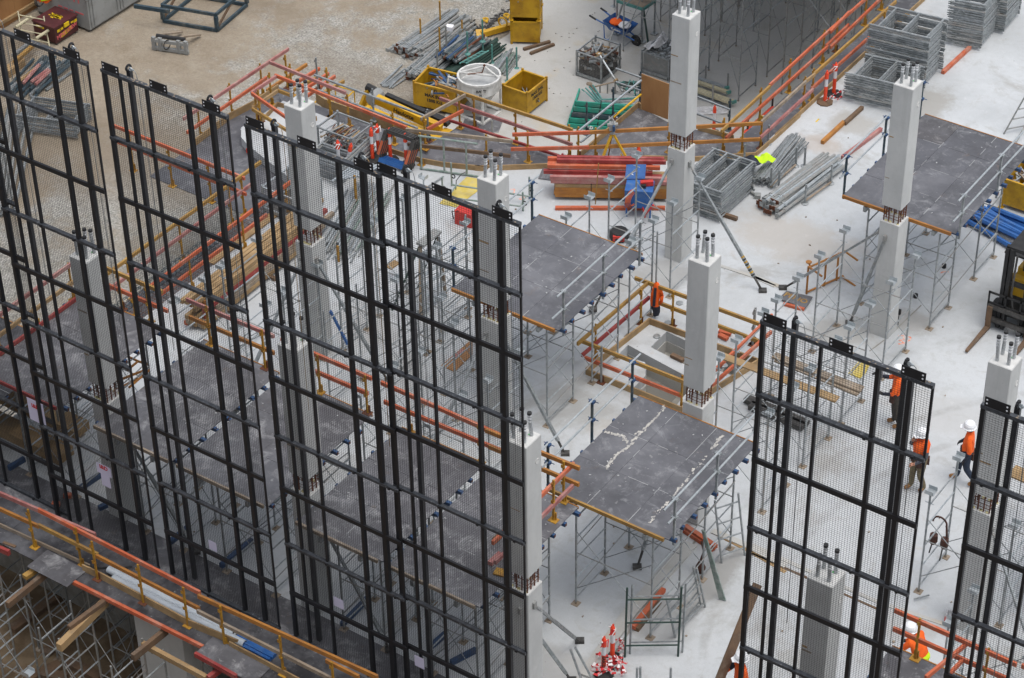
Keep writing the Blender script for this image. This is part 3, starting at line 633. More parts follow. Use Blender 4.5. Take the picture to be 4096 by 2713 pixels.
deck('plywood deck at far left behind screens, with red west rail', -33.85, -31.32, 27.48, 30.9, [(27.9, 29.0), (29.6, 30.7)], 2, 3, m='formply_dusty', guard=False, gl='red_timber')
deck('plywood deck behind second screen with pink rail and white cement smears', -30.3, -28.1, 27.48, 31.1, [(27.9, 29.0), (29.7, 30.8)], 2, 3, m='formply_dusty', guard=False, gl='grey_timber')
deck('plywood deck behind third screen, left of the lower column', -27.95, -25.48, 27.48, 31.06, [(27.9, 29.0), (29.6, 30.7)], 2, 3, m='formply_dusty', guard=False, gl='grey_timber')
deck('plywood deck behind fourth screen, second from right in the south row', -24.7, -22.5, 27.46, 31.08, [(27.9, 29.0), (29.6, 30.6)], 2, 3, m='formply_dusty', guard=False, gl='grey_timber')
deck('plywood deck beside the column at right edge of grouped screens', -22.35, -20.1, 27.46, 31.02, [(27.9, 29.0), (29.45, 30.55)], 2, 3, m='formply_dusty', guard=False, gl='grey_timber')
deck('plywood deck with orange rails at lower right, in front of kneeling worker', -12.85, -10.2, 27.46, 31.0, [(27.9, 29.0), (29.6, 30.7)], 2, 3, m='formply_dusty', guard=False, gl='grey_timber')
deck('plywood deck at right border behind the rightmost column', -12.2, -9.4, 36.4, 39.4, [(36.6, 37.7), (38.2, 39.2)], 2, 3, guard=False)
deck('dark plywood deck at the left border below the far-left deck', -36.6, -34.1, 27.48, 30.5, [(27.9, 29.0)], 2, 3, m='formply_dark', z=1.6, guard=False, gl='raw_timber')
# ================================================================ PERIMETER MESH SCREENS
ZR = (12.94, 11.45, 10.05, 8.53, 7.13, 5.65, 4.27, 2.75, 1.36, .06)
SY = 27.10
def screen(label, x0, dy=0.0, w=3.05, zcut=0.05, rope='galvanised', eyes=((.46, 1), (2.43, 1)), sag=True):
    y = SY + dy
    t = thing('mesh_screen', label, 'mesh screen', (x0 + w / 2, y, 0), 'tall black mesh screens along the slab edge')
    for i, z in enumerate(ZR):
        thick = i % 2 == 0 if i == 0 else i % 2 == 1
        q = MB()
        if thick:
            q.box(x0, y - .04, z - .035, x0 + w, y + .045, z + .03)
            part_m = 'black_steel_lit' 
        else:
            q.box(x0, y - .03, z - .05, x0 + w, y + .02, z + .05); part_m = 'black_steel'
        r = part(t, 'rail', q, part_m)
        if thick and i:
            for k in range(4):
                q = MB(); cx = x0 + (.2, 1.1, 2.0, 2.85)[k]; q.cbox((cx, y - .055, z), .05, .03, .05); part(r, 'bolt', q, 'black_steel')
    posts = ((0, .075, .075), (.40, .045, .06), (1.06, .05, .06), (2.06, .07, .085), (2.62, .08, .09), (w - .04, .04, .03))
    for off, wd, dp in posts:
        q = MB(); q.box(x0 + off, y - dp / 2 + .02, zcut, x0 + off + wd, y + dp / 2 + .02, 12.90); part(t, 'mullion', q, 'black_steel')
    # wires, 43 mm by 50 mm
    q = MB(); r = .0017; n = int(12.85 / .0432)
    for k in range(n):
        z = .08 + k * .0432; q.box(x0 + .02, y + .047, z - r, x0 + w - .02, y + .047 + 2 * r, z + r)
    for k in range(int(w / .05)):
        x = x0 + .04 + k * .05; q.box(x - r, y + .0515, .06, x + r, y + .0515 + 2 * r, 12.9)
    part(t, 'wire_mesh', q, 'mesh_wire', kind='stuff')
    # climbing masts behind the mesh with lifting eye, shackle and sling
    for off, has in eyes:
        q = MB(); q.box(x0 + off, y + .17, zcut, x0 + off + .09, y + .25, 12.98)
        m_ = part(t, 'climbing_mast', q, 'mast_grey')
        q = MB(); c = V((x0 + off + .04, y + .2, 13.03)); q.ring(c, .06, .024, 'X', 12, 6); part(m_, 'lifting_eye', q, 'black_steel')
        q = MB(); q.ring(c + V((.06, -.01, 0)), .035, .012, 'Y', 10, 5); q.tube(c + V((.02, 0, .01)), c + V((.13, -.01, .0)), .018, 6); part(m_, 'shackle', q, 'galvanised_bright')
        q = MB(); q.path([c + V((.12, 0, .0)), c + V((.17, 0, -.04)), c + V((.2, 0, -.2)), c + V((.23, -.02, -.9)), c + V((.27, -.04, -3)), c + V((.3, -.04, -6.5))], .007, 5); part(m_, 'wire_sling', q, rope)
    for b0 in (.06, 1.24, 2.5):
        q = MB(); q.box(x0 + b0, y - .045, 12.98, x0 + b0 + .42, y - .035, 13.16); b = part(t, 'bracket', q, 'black_steel')
        for ex in (.04, .37):
            for ez in (13.04, 13.11):
                q = MB(); q.add([(x0 + b0 + ex + .016 * math.cos(k * .785), y - .047, ez + .016 * math.sin(k * .785)) for k in range(8)], [tuple(range(8))]); part(b, 'bolt_hole', q, 'paper')
    q = MB()
    for k in range(26): q.cbox((x0 + R.uniform(.05, w), y - .041 + R.uniform(0, .08), 12.972), R.uniform(.01, .05), .02, .004)
    part(t, 'cement_splash', q, 'grey_timber', kind='stuff')
    return t
screen('tall black mesh screen cut by the left border, standing nearest the corner', -34.48, .22)
screen('tall black mesh screen in front of the far-left concrete column', -31.61)
screen('tall black mesh screen left of the one overlapping the orange bollards, two lifting eyes', -28.20)
screen('tall black mesh screen in front of the column beside the bolt cage', -24.74, rope='raw_timber')
screen('tall black mesh screen overlapping its left neighbour, right edge by the plywood deck', -21.87, .10)
screen('wide-spaced tall black mesh screen standing alone, hiding a worker at its top corner', -14.10)
screen('tall black mesh screen cut by the right border, before the rightmost column', -10.25)
# sheets of paper tied to the screens
for x, z, w_, h_, txt, lab in ((-30.07, 2.12, .42, .28, 'I&D', 'white sign with red I&D letters on the leftmost mesh, upper of two'), (-29.98, 1.78, .26, .34, None, 'plain white notice hanging below the red-lettered sign on mesh'),
                               (-26.98, 1.42, .22, .26, None, 'small white notice on the mesh above the white pipes'), (-23.6, 1.55, .26, .26, None, 'small white notice on the mesh in front of the blue steel'),
                               (-31.95, 2.75, .48, .62, 'I&D', 'white sign with faded red letters on mesh at left border'), (-21.55, .95, .24, .3, None, 'small white notice low on the fourth mesh screen')):
    q = MB(); q.box(x, SY + .038, z, x + w_, SY + .043, z + h_)
    t = thing('notice', lab, 'notice', (x, SY + .04, z)); part(t, 'sheet', q, 'paper_violet')
    if txt: lettering(t, txt, (x + w_ / 2, SY + .034, z + h_ * .72), (1, 0, 0), (0, 0, 1), .15, 'text_red', .004)

# ================================================================ EDGE PROTECTION
def post_mb(b, h, m=None):
    q = MB(); b = V(b); q.beam(b + V((0, 0, .02)), b + V((0, 0, h)), .045, .035, up=(0, 1, 0)); return q
def rail_run(label, posts, rails, h=1.12, pm='yellow_post', rw=.055, rh=.10, bracket=True):
    """posts: base points; rails: (p, q, material[, height, depth])"""
    p0 = V(posts[0]) if posts else V(rails[0][0])
    t = thing('guard_rail', label, 'guard rail', p0)
    for b in posts:
        b = V(b); p = part(t, 'post', post_mb(b, h), pm)
        if bracket:
            q = MB(); q.cbox(b + V((0, 0, .008)), .2, .16, .016); q.cbox(b + V((0, .03, .11)), .10, .03, .2); part(p, 'foot_bracket', q, pm if R.random() < .7 else 'rust')
        for zz in (.52 * h / 1.12, .98 * h / 1.12): q = MB(); q.cbox(b + V((0, -.02, zz)), .06, .08, .012); q.cbox(b + V((0, -.055, zz + .04)), .06, .008, .08); part(p, 'rail_clip', q, pm)
    for r in rails:
        a, b = V(r[0]), V(r[1]); m = r[2]; hh = r[3] if len(r) > 3 else rh
        q = MB(); q.beam(a, b, rw, hh); part(t, 'rail', q, m)
    return t
def G(c, pts, z): return [g(c, x, y, z) for x, y in pts]
Z = -.12
# east edge, outer: two orange rails
rail_run('long double orange timber rail along the outer edge of the right-hand walkway', G('E5', [(150, 1020), (520, 700), (665, 570), (985, 280), (1165, 110)], Z) + [g('E4', 1480, 655, Z), g('E4', 1075, 990, Z)],
         [(g('E4', 1590, 255, .95), g('E5', 640, 300, .95), 'orange_timber'), (g('E5', 610, 355, .97), g('E5', 815, 135, 1.0), 'orange_timber'), (g('E5', 640, 300, .95), g('E5', 1020, -30, .95), 'orange_timber'),
          (g('E4', 1110, 835, .48), g('E5', 580, 515, .48), 'orange_timber'), (g('E5', 560, 510, .5), g('E5', 810, 275, .5), 'orange_timber'), (g('E5', 610, 525, .42), g('E5', 1160, -10, .42), 'orange_timber'),
          (g('E4', 1060, 760, .95), g('E4', 1595, 265, .95), 'yellow_timber')])
rail_run('inner pink and yellow rail between the right-hand walkway and the slab', G('E5', [(310, 1200), (405, 1110), (1180, 480)], 0) + [g('E4', 1490, 950, 0)],
         [(g('E4', 1500, 660, .98), g('E5', 340, 900, .98), 'grey_timber'), (g('E5', 340, 895, .98), g('E5', 440, 820, .98), 'raw_timber'), (g('E5', 430, 815, .98), g('E5', 1330, 20, .98), 'yellow_timber'),
          (g('E4', 1490, 830, .48), g('E5', 420, 985, .48), 'pink_timber'), (g('E5', 400, 980, .48), g('E5', 1040, 410, .48), 'orange_timber')], h=1.06)
rail_run('ochre double rail behind the tall column, joined to orange rails at left', [g('E4', 1285, 1000), g('E3', 1325, 1060), g('E3', 583, 1095), g('E3', 1137, 1050), g('E4', 480, 990)],
         [(g('E3', 1260, 770, .95), g('E4', 1515, 670, .95), 'ochre_timber'), (g('E3', 410, 795, .95), g('E3', 1265, 770, .95), 'orange_timber'),
          (g('E3', 1255, 935, .46), g('E4', 1490, 845, .46), 'ochre_timber'), (g('E3', 395, 955, .46), g('E3', 1260, 935, .46), 'orange_timber')], h=1.0)
rail_run('weathered white-topped rail with brown lower rail near the ladder frame', [g('E2', 1105, 955), g('E2', 1780, 1150), g('E2', 1060, 1130)],
         [(g('E2', 890, 740, 1.0), g('E3', 415, 870, 1.0), 'grey_timber'), (g('E2', 910, 900, .5), g('E3', 390, 1030, .5), 'dark_timber')], h=1.05)
rail_run('yellow and orange double rail running past the white kibble', G('E2', [(1645, 715)], Z) + G('E3', [(450, 895), (1035, 1040)], Z),
         [(g('E2', 1245, 250, 1.0), g('E3', 1075, 745, 1.0), 'yellow_timber'), (g('E2', 1260, 395, .5), g('E3', 1070, 905, .5), 'pink_timber'), (g('E2', 1375, 640, .1), g('E3', 960, 1040, .05), 'red_timber', .07)], h=1.05)
rail_run('short rail pair beside the boom lift, grey top and orange below', G('E2', [(1485, 725), (1105, 960)], Z),
         [(g('E2', 1055, 625, 1.0), g('E2', 1545, 360, 1.0), 'grey_timber'), (g('E2', 1120, 740, .5), g('E2', 1520, 530, .5), 'orange_timber')], h=1.05)
rail_run('long orange rail along the north walkway in front of the boom lift', [g('E1', 1290, 500, Z), g('E1', 1715, 735, Z), g('E2', 60, 600, Z), g('E2', 265, 700, Z), g('E2', 760, 900, Z)],
         [(g('E1', 1100, 280, 1.0), g('E2', 900, 720, 1.0), 'orange_timber')], h=1.05)
rail_run('weathered grey rail at the north-west corner over projecting timbers', G('E1', [(1240, 420), (1690, 560)], Z), [(g('E1', 1040, 135, 1.05), g('E1', 1880, 475, 1.05), 'pink_timber')], h=1.1)
rail_run('long faded red rail with orange lower rail at the gravel-side edge', G('E1', [(285, 975), (630, 725), (965, 505)], -.3),
         [(g('E1', 90, 760, .8), g('E1', 1250, -10, .8), 'pink_timber', .1), (g('E1', 130, 910, .3), g('E1', 1010, 305, .3), 'orange_timber')], h=1.08)
rail_run('bent orange and pink rail round the raised white slab corner', G('E1', [(905, 780), (945, 790), (1065, 600)], 0),
         [(g('E1', 840, 475, 1.0), g('E1', 1110, 295, 1.0), 'pink_timber'), (g('E1', 845, 480, 1.0), g('E1', 1290, 790, 1.0), 'orange_timber'), (g('E1', 850, 650, .5), g('E1', 1270, 910, .5), 'yellow_timber'), (g('E1', 850, 640, .5), g('E1', 1130, 450, .5), 'raw_timber'), (g('E1', 1130, 445, .5), g('E1', 1300, 510, .5), 'yellow_timber')], h=1.05)
rail_run('double orange rail crossing behind the second screen to yellow posts', [(-40.0, 39.12, -.3), (-38.6, 39.12, -.3), (-37.2, 39.12, -.3), (-36.05, 39.12, -.3)],
         [((-40.6, 39.15, .95), (-35.9, 39.1, .95), 'orange_timber'), ((-40.5, 39.15, .45), (-35.9, 39.1, .45), 'orange_timber')], h=1.25)
rail_run('yellow top rail with pink lower rail on the west slab edge', [(-36.05, yy, -.3) for yy in (32.5, 34.6, 36.6, 38.6)],
         [((-36.0, 33.6, 1.0), (-36.0, 39.9, 1.0), 'yellow_timber'), ((-36.02, 33.0, .5), (-36.04, 39.6, .5), 'pink_timber')], h=1.32)
rail_run('double orange rail beside the reinforcing mesh, inner west edge', [(-34.76, yy, 0) for yy in (33.4, 35.5, 37.6, 39.4)],
         [((-34.74, 33.9, 1.0), (-34.73, 39.9, 1.0), 'orange_timber'), ((-34.80, 34.4, .5), (-34.79, 38.6, .5), 'orange_timber')], h=1.05)
rail_run('faded red west rails on the far-left deck above gravel', [(-33.8, yy, 3.1) for yy in (28.2, 29.4, 30.6)],
         [((-33.77, 27.5, 4.1), (-33.77, 30.9, 4.1), 'pink_timber'), ((-33.77, 27.5, 3.6), (-33.77, 30.9, 3.6), 'raw_timber'), ((-33.74, 27.5, 3.16), (-33.72, 30.9, 3.16), 'red_timber')], h=1.05)
rail_run('pink top rail and ochre lower rail on the deck behind second screen', [(-30.04, 31.05, 3.1), (-28.45, 31.05, 3.1)],
         [((-30.65, 31.08, 4.1), (-28.15, 31.1, 4.1), 'pink_timber'), ((-30.65, 31.1, 3.6), (-28.2, 31.12, 3.6), 'ochre_timber')], h=1.1)
rail_run('yellow and orange short rails at the corner beyond the far-left deck', [(-31.75, 30.95, 3.1), (-32.6, 30.95, 3.1)],
         [((-33.7, 30.98, 4.1), (-31.3, 31.0, 4.1), 'yellow_timber'), ((-33.6, 31.0, 3.6), (-31.2, 31.0, 3.6), 'orange_timber')], h=1.05)
rail_run('double orange rail between decks behind the third screen', [(-26.9, 31.06, 3.1), (-25.6, 31.06, 3.1)],
         [((-27.95, 31.1, 4.1), (-25.45, 31.1, 4.1), 'orange_timber'), ((-27.95, 31.1, 3.6), (-25.6, 31.12, 3.6), 'orange_timber')], h=1.05)
rail_run('long brown-orange double rail behind the fourth screen, ending at the column deck', [(-24.45, 31.06, 3.1), (-22.6, 31.06, 3.1), (-20.45, 31.0, 3.1), (-20.3, 30.4, 3.1)],
         [((-25.2, 31.1, 4.1), (-22.0, 31.06, 4.1), 'orange_timber'), ((-22.4, 31.0, 4.13), (-20.1, 31.06, 4.13), 'ochre_timber'), ((-25.15, 31.1, 3.6), (-22.1, 31.14, 3.6), 'orange_timber'), ((-22.4, 31.1, 3.62), (-20.15, 31.12, 3.62), 'ochre_timber'),
          ((-20.35, 28.3, 4.05), (-20.33, 31.2, 4.05), 'orange_timber'), ((-20.3, 28.3, 3.55), (-20.28, 31.1, 3.55), 'pink_timber')], h=1.1)
rail_run('double bright orange rail over the kneeling worker at lower right', [(-12.32, 30.93, 3.1), (-10.9, 30.93, 3.1), (-11.0, 29.6, 3.1)],
         [(g('D3', 1015, 1095, 4.1), g('D3', 1865, 1475, 4.1), 'orange_timber'), (g('D3', 1005, 1222, 3.62), g('D3', 1800, 1575, 3.62), 'orange_timber'), (g('D3', 1230, 1565, 4.0), g('D3', 1520, 1325, 4.0), 'orange_timber'), (g('D3', 1390, 1545, 3.6), g('D3', 1490, 1440, 3.6), 'orange_timber')], h=1.08)
rail_run('separate orange rail end at right border behind the rightmost screen', [], [(g('D3', 1900, 1480, 4.1), g('D3', 2000, 1525, 4.1), 'orange_timber')])
# south walkway rails
S_ = 26.12
rail_run('long orange, yellow and ochre rail along the lower-left walkway', [(-34.2, S_, 0), (-31.36, S_, 0), (-30.07, 26.25, 0), (-29.48, S_, 0), (-28.15, S_, 0), (-26.88, S_, 0), (-25.86, S_, 0), (-24.26, S_, 0), (-22.9, S_, 0)],
         [(g('F6', 425, 385, 1.05), g('A3', 1395, 975, 1.05), 'orange_timber', .11), (g('F6', 0, 205, 1.05), g('F6', 1050, 660, 1.02), 'pink_timber', .11), (g('A3', 1380, 995, 1.05), g('B3', 890, 1562, 1.05), 'ochre_timber', .11),
          (g('F6', 0, 375, .62), g('F6', 430, 570, .62), 'ochre_timber', .1), (g('F6', 425, 555, .64), g('F6', 1080, 880, .64), 'yellow_timber', .1), (g('F6', 1060, 890, .62), g('A3', 1390, 1085, .6), 'ochre_timber', .1), (g('A3', 1375, 1100, .6), g('B3', 600, 1590, .6), 'grey_timber', .1),
          (g('B3', 530, 1445, .95), g('B3', 760, 1560, .95), 'ochre_timber', .1)], h=1.14)
rail_run('toe boards of raw timber along the lower-left walkway', [], [(g('F6', 0, 550, .05), g('F6', 990, 1005, .05), 'grey_timber', .1), (g('F6', 910, 1020, .1), g('F6', 1110, 1110, .1), 'raw_timber', .2), (g('F6', 1110, 1110, .1), g('A3', 1310, 1180, .1), 'raw_timber', .2), (g('A3', 1310, 1180, .1), g('A3', 1660, 1325, .1), 'raw_timber', .2), (g('A3', 1600, 1330, .08), g('B3', 350, 1590, .08), 'raw_timber', .16)], rw=.035)
# stair pit rails and kerb boards
k = [V((a[0], a[1], 0)) for a in KERB]
q = MB()
t = thing('kerb_boards', 'raw timber kerb boards framing the stair pit', 'kerb board', k[0])
for a, b in zip(k, k[1:] + k[:1]):
    q = MB(); q.beam(a + V((0, 0, .09)), b + V((0, 0, .09)), .04, .19); part(t, 'board', q, 'raw_timber')
rail_run('ochre and red guard rails standing round the stair pit', [g('C2', 980, 690), g('C2', 1200, 705), g('C2', 665, 930), g('C2', 1262, 1290)],
         [(g('C2', 540, 830, 1.0), g('C2', 1025, 410, 1.0), 'yellow_timber'), (g('C2', 570, 910, .5), g('C2', 1040, 505, .5), 'red_timber'), (g('C2', 940, 370, 1.0), g('C2', 1830, 700, 1.0), 'yellow_timber'), (g('C2', 1100, 540, .5), g('C2', 1800, 810, .5), 'yellow_timber'),
          (g('C2', 560, 805, .95), g('C2', 1310, 1105, .95), 'yellow_timber'), (g('C2', 590, 925, .45), g('C2', 1265, 1190, .45), 'orange_timber'),
          (g('C2', 1895, 630, 1.0), g('C2', 1500, 1010, 1.0), 'orange_timber'), (g('C2', 1890, 745, .6), g('C2', 1480, 1115, .6), 'orange_timber')], h=1.06)
rail_run('grey steel stanchions at the stair pit corners', [g('C2', 705, 1100), g('D2', 25, 840), g('C2', 1765, 830)], [], pm='dull_tube')
# timber edge boards (vertical) along the pour edges
def boards(label, c_pts, z, h, m='raw_timber', th=.035):
    P = [g(*q, z) for q in c_pts]; t = thing('edge_board', label, 'edge board', P[0])
    for a, b in zip(P[:-1], P[1:]):
        q = MB(); q.beam(a + V((0, 0, h / 2)), b + V((0, 0, h / 2)), th, h); part(t, 'board', q, m)
    return t
boards('raw timber edge board on the gravel side of the corner walkway', [('E1', 230, 1050), ('E1', 600, 770), ('E1', 850, 640), ('E1', 1140, 450)], -.3, .22)
boards('tall raw timber edge board between walkway and boom lift', [('E1', 1560, 580), ('E2', 0, 505), ('E2', 540, 690), ('E2', 1150, 900)], -.3, .32, 'raw_timber')
boards('curved raw timber kerb along the northern slab edge', [('E2', 640, 970), ('E2', 920, 1060), ('E2', 1060, 1105), ('E2', 1300, 1150), ('E2', 1740, 1195), ('E3', 0, 1190), ('E3', 300, 1185), ('E3', 825, 1165)], 0, .16)
boards('raw timber kerb behind the stacked frames, right of the tall column', [('E4', 190, 1075), ('E4', 760, 1088), ('E4', 1440, 1040)], 0, .15)
boards('long raw timber kerb between the right-hand walkway and slab', [('E4', 1440, 1035), ('E4', 1620, 880), ('E4', 1926, 600), ('E5', 0, 1525), ('E5', 1640, 10), ('E5', 2200, -500)], 0, .15)
boards('diagonal raw timber board behind the survey tripod', [('E3', 1150, 1050), ('E3', 1800, 490), ('E3', 1830, 520)], -.12, .18)
boards('raw timber board joining the plywood sheet and orange rails', [('E4', 800, 745), ('E4', 1195, 845)], -.12, .14)
boards('short kerb boards near the white slab corner', [('E1', 960, 800), ('E1', 1130, 620), ('E1', 1200, 640), ('E1', 1560, 780)], 0, .14)
# ================================================================ THE YARD BELOW (level YZ)
def Y_(c, x, y, h=0.0): return g(c, x, y, YZ + h)
rot = lambda a, v: Matrix.Rotation(a, 3, 'Z') @ V(v)
# plywood hoarding
t = thing('plywood_hoarding', 'plywood hoarding wall with timber rails in the top left corner', 'hoarding', (-53.3, 46, YZ))
for k in range(6):
    q = MB(); y0 = 41.6 + 1.22 * k; q.box(-53.34, y0 + .004, YZ, -53.32, y0 + 1.216, YZ + 2.4); part(t, 'plywood_sheet', q, 'plywood_face')
for z in (.25, 1.2, 2.1):
    q = MB(); q.box(-53.32, 41.6, YZ + z - .05, -53.23, 48.9, YZ + z + .06); part(t, 'rail', q, 'raw_timber')
t = thing('notice', 'small white notice pinned to the plywood hoarding', 'notice', (-53.31, 46.2, YZ + 1.55))
q = MB(); q.box(-53.318, 46.15, YZ + 1.45, -53.31, 46.62, YZ + 1.95); part(t, 'sheet', q, 'paper')
for i, s in enumerate(('AUTHORISED', 'ACCESS ONLY', 'NO ENTRY')): lettering(t, s, (-53.306, 46.385, YZ + 1.86 - .11 * i), (0, 1, 0), (0, 0, 1), .06, 'text_red', .001) if False else None
for i in range(4):
    q = MB(); q.box(-53.3095, 46.2, YZ + 1.86 - .09 * i, -53.308, 46.57 - .05 * (i % 2), YZ + 1.885 - .09 * i); part(t, 'print_line', q, 'spray_pink')
# grey site container
t = thing('site_container', 'grey steel site container with red sprayed letters on its end', 'container', (-51.8, 50.8, YZ))
q = MB(); q.box(-53.0, 48.42, YZ + .1, -50.66, 54.2, YZ + 2.5); part(t, 'body', q, 'container_grey')
for y0, y1 in ((48.5, 49.88), (49.92, 51.3), (51.34, 54.0)):
    q = MB(); q.box(-50.66, y0, YZ + .16, -50.625, y1, YZ + 2.4); d = part(t, 'door', q, 'container_grey')
    for yy in (y0 + .12, y1 - .12):
        q = MB(); q.tube((-50.6, yy, YZ + .2), (-50.6, yy, YZ + 2.35), .018, 6); part(d, 'lock_bar', q, 'container_grey')
q = MB(); q.box(-50.625, 49.0, YZ + 1.35, -50.62, 49.22, YZ + 1.75); part(t, 'blue_label', q, 'paper'); q = MB(); q.box(-50.621, 49.02, YZ + 1.37, -50.616, 49.2, YZ + 1.52); q.box(-50.621, 49.02, YZ + 1.57, -50.616, 49.2, YZ + 1.72); part(t, 'blue_label', q, 'blue_label')
q = MB(); q.box(-50.72, 48.34, YZ + 1.25, -50.6, 48.42, YZ + 1.4); q.tube((-50.7, 48.36, YZ + 1.2), (-50.56, 48.5, YZ + 1.5), .03, 6); part(t, 'latch', q, 'galvanised')
for x in (-52.9, -50.8):
    for y in (48.5, 51.4, 54.1): q = MB(); q.cbox((x, y, YZ + .05), .16, .16, .1); part(t, 'foot', q, 'dark_iron')
lettering(t, 'STORE', (-51.55, 48.412, YZ + 1.25), (1, 0, 0), (0, 0, 1), .42, 'text_red', .02) if False else None
q = MB()
for x in (-52.0, -51.75, -51.5, -51.25, -51.05): q.box(x, 48.41, YZ + 1.0, x + .05, 48.418, YZ + 1.35); q.box(x, 48.41, YZ + 1.3, x + .2, 48.418, YZ + 1.35); q.box(x, 48.41, YZ + .6, x + .18, 48.418, YZ + .65)
part(t, 'sprayed_letters', q, 'spray_pink', kind='stuff')
# maroon tool box
t = thing('tool_box', 'maroon steel tool box with yellow spray and pink graffiti', 'tool box', (-51.5, 47.7, YZ))
q = MB(); q.box(-51.98, 47.18, YZ + .08, -51.03, 48.24, YZ + .62); part(t, 'body', q, 'maroon')
q = MB(); q.box(-52.0, 47.15, YZ + .62, -51.0, 48.27, YZ + .68); part(t, 'lid', q, 'maroon')
q = MB(); q.box(-51.02, 47.6, YZ + .5, -50.97, 47.82, YZ + .64); part(t, 'hasp', q, 'spray_yellow')
q = MB()
for k in range(16): q.cbox((-51.5 + R.uniform(-.22, .22), 47.75 + R.uniform(-.12, .12), YZ + .683), R.uniform(.1, .3), .05, .006, R.uniform(-.3, .3))
for y in (47.3, 47.42, 47.95, 48.08): q.box(-51.03, y, YZ + .42 + R.uniform(0, .05), -51.026, y + .16, YZ + .53)
for k in range(8): q.box(-51.03, 47.45 + .06 * k, YZ + .18 + .012 * k, -51.026, 47.53 + .06 * k, YZ + .33 + .01 * k)
q.box(-51.85, 47.178, YZ + .48, -51.5, 47.182, YZ + .56)
part(t, 'yellow_spray', q, 'spray_yellow')
lettering(t, 'MINI', (-51.022, 47.45, YZ + .27), (0, 1, .12), (0, 0, 1), .2, 'spray_pink', .006); lettering(t, 'CREW', (-51.022, 47.95, YZ + .33), (0, 1, .12), (0, 0, 1), .18, 'spray_pink', .006)
for y in (47.25, 48.15): q = MB(); q.cbox((-51.1, y, YZ + .04), .1, .06, .08); part(t, 'foot', q, 'dark_iron')
# hi-vis vest hanging on the hose reel above the box
q = MB(); b = V((-52.45, 48.2, YZ + .72)); q.grid(lambda u, v: b + V((.25 * (u - .5) + .05 * math.sin(9 * v), .35 * (u - .5), .02 + .32 * v + .06 * math.sin(u * 7))), 6, 6); q.grid(lambda u, v: b + V((.25 * (u - .5) + .12, .35 * (u - .5), .02 + .28 * v + .05 * math.sin(u * 7 + 1))), 6, 6)
t = thing('safety_vest', 'orange hi-vis vest hung above the maroon tool box', 'vest', b); part(t, 'cloth', q, 'hivis_orange', smooth=True); q = MB(); q.cbox(b + V((.14, 0, .12)), .01, .34, .04, -.6); part(t, 'reflective_strip', q, 'hivis_yellow')
q = MB(); q.ring((-52.4, 48.0, YZ + .9), .22, .02, 'X', 14, 5); q.ring((-52.38, 48.02, YZ + .88), .19, .02, 'X', 14, 5); single('hose_coil', q, 'dark_iron', 'coiled grey hose hanging beside the orange vest', 'hose')
# navy steel crane frame
t = thing('steel_cradle', 'navy blue rectangular steel cradle frame on the gravel', 'steel frame', Y_('A1', 1330, 130))
a0, a1, a2 = V((-49.07, 50.24, YZ)), V((-47.17, 50.75, YZ)), V((-47.42, 52.6, YZ)); a3 = a0 + a2 - a1
for P, Q in ((a0, a1), (a1, a2), (a2, a3), (a3, a0)):
    for z in (.08, .66):
        q = MB(); q.beam(P + V((0, 0, z)), Q + V((0, 0, z)), .075, .11); part(t, 'rail', q, 'navy_steel')
for P in (a0, a1, a2, a3): q = MB(); q.beam(P + V((0, 0, .145)), P + V((0, 0, .595)), .11, .11, up=(0, 1, 0)); part(t, 'corner_post', q, 'navy_steel')
q = MB(); q.beam(Y_('A1', 935, 42, .72), Y_('A1', 1180, 80, .72), .1, .13); part(t, 'arm', q, 'navy_steel')
for P, Q in ((a0, a3), (a1, a2)): q = MB(); q.beam(P + V((0, 0, .14)), P.lerp(Q, .5) + V((0, 0, .6)), .05, .08); part(t, 'diagonal', q, 'dark_timber')
# fork attachment
t = thing('fork_attachment', 'grey hydraulic fork attachment lying on the gravel', 'fork attachment', (-48, 49.3, YZ))
f0, f1 = V((-48.22, 48.72, YZ)), V((-47.0, 49.12, YZ)); u = (f1 - f0).normalized(); n = V((-u.y, u.x, 0))
for z in (.10, .38): q = MB(); q.beam(f0 + V((0, 0, z)), f1 + V((0, 0, z)), .09, .11); part(t, 'crossbar', q, 'container_grey')
for s in (.08, .3, .95, 1.2): q = MB(); q.beam(f0 + u * s + V((0, 0, .02)), f0 + u * s + V((0, 0, .5)), .1, .12, up=(1, 0, 0)); part(t, 'upright', q, 'container_grey')
for s in (.3, .95): q = MB(); q.beam(f0 + u * s + n * .1 + V((0, 0, .5)), f0 + u * s + n * .35 + V((0, 0, .44)), .12, .05); q.beam(f0 + u * s + n * .35 + V((0, 0, .44)), f0 + u * (s + .25) + n * 1.15 + V((0, 0, .1)), .12, .05); part(t, 'fork', q, 'grey_timber')
q = MB(); q.tube(f0 + u * .15 + V((0, 0, .5)) + n * .1, f0 + u * 1.15 + V((0, 0, .5)) + n * .1, .07, 8); q.ring(f0 + u * .6 + V((0, -.08, .32)), .16, .018, 'X', 12, 5); part(t, 'hydraulics', q, 'rubber_black')
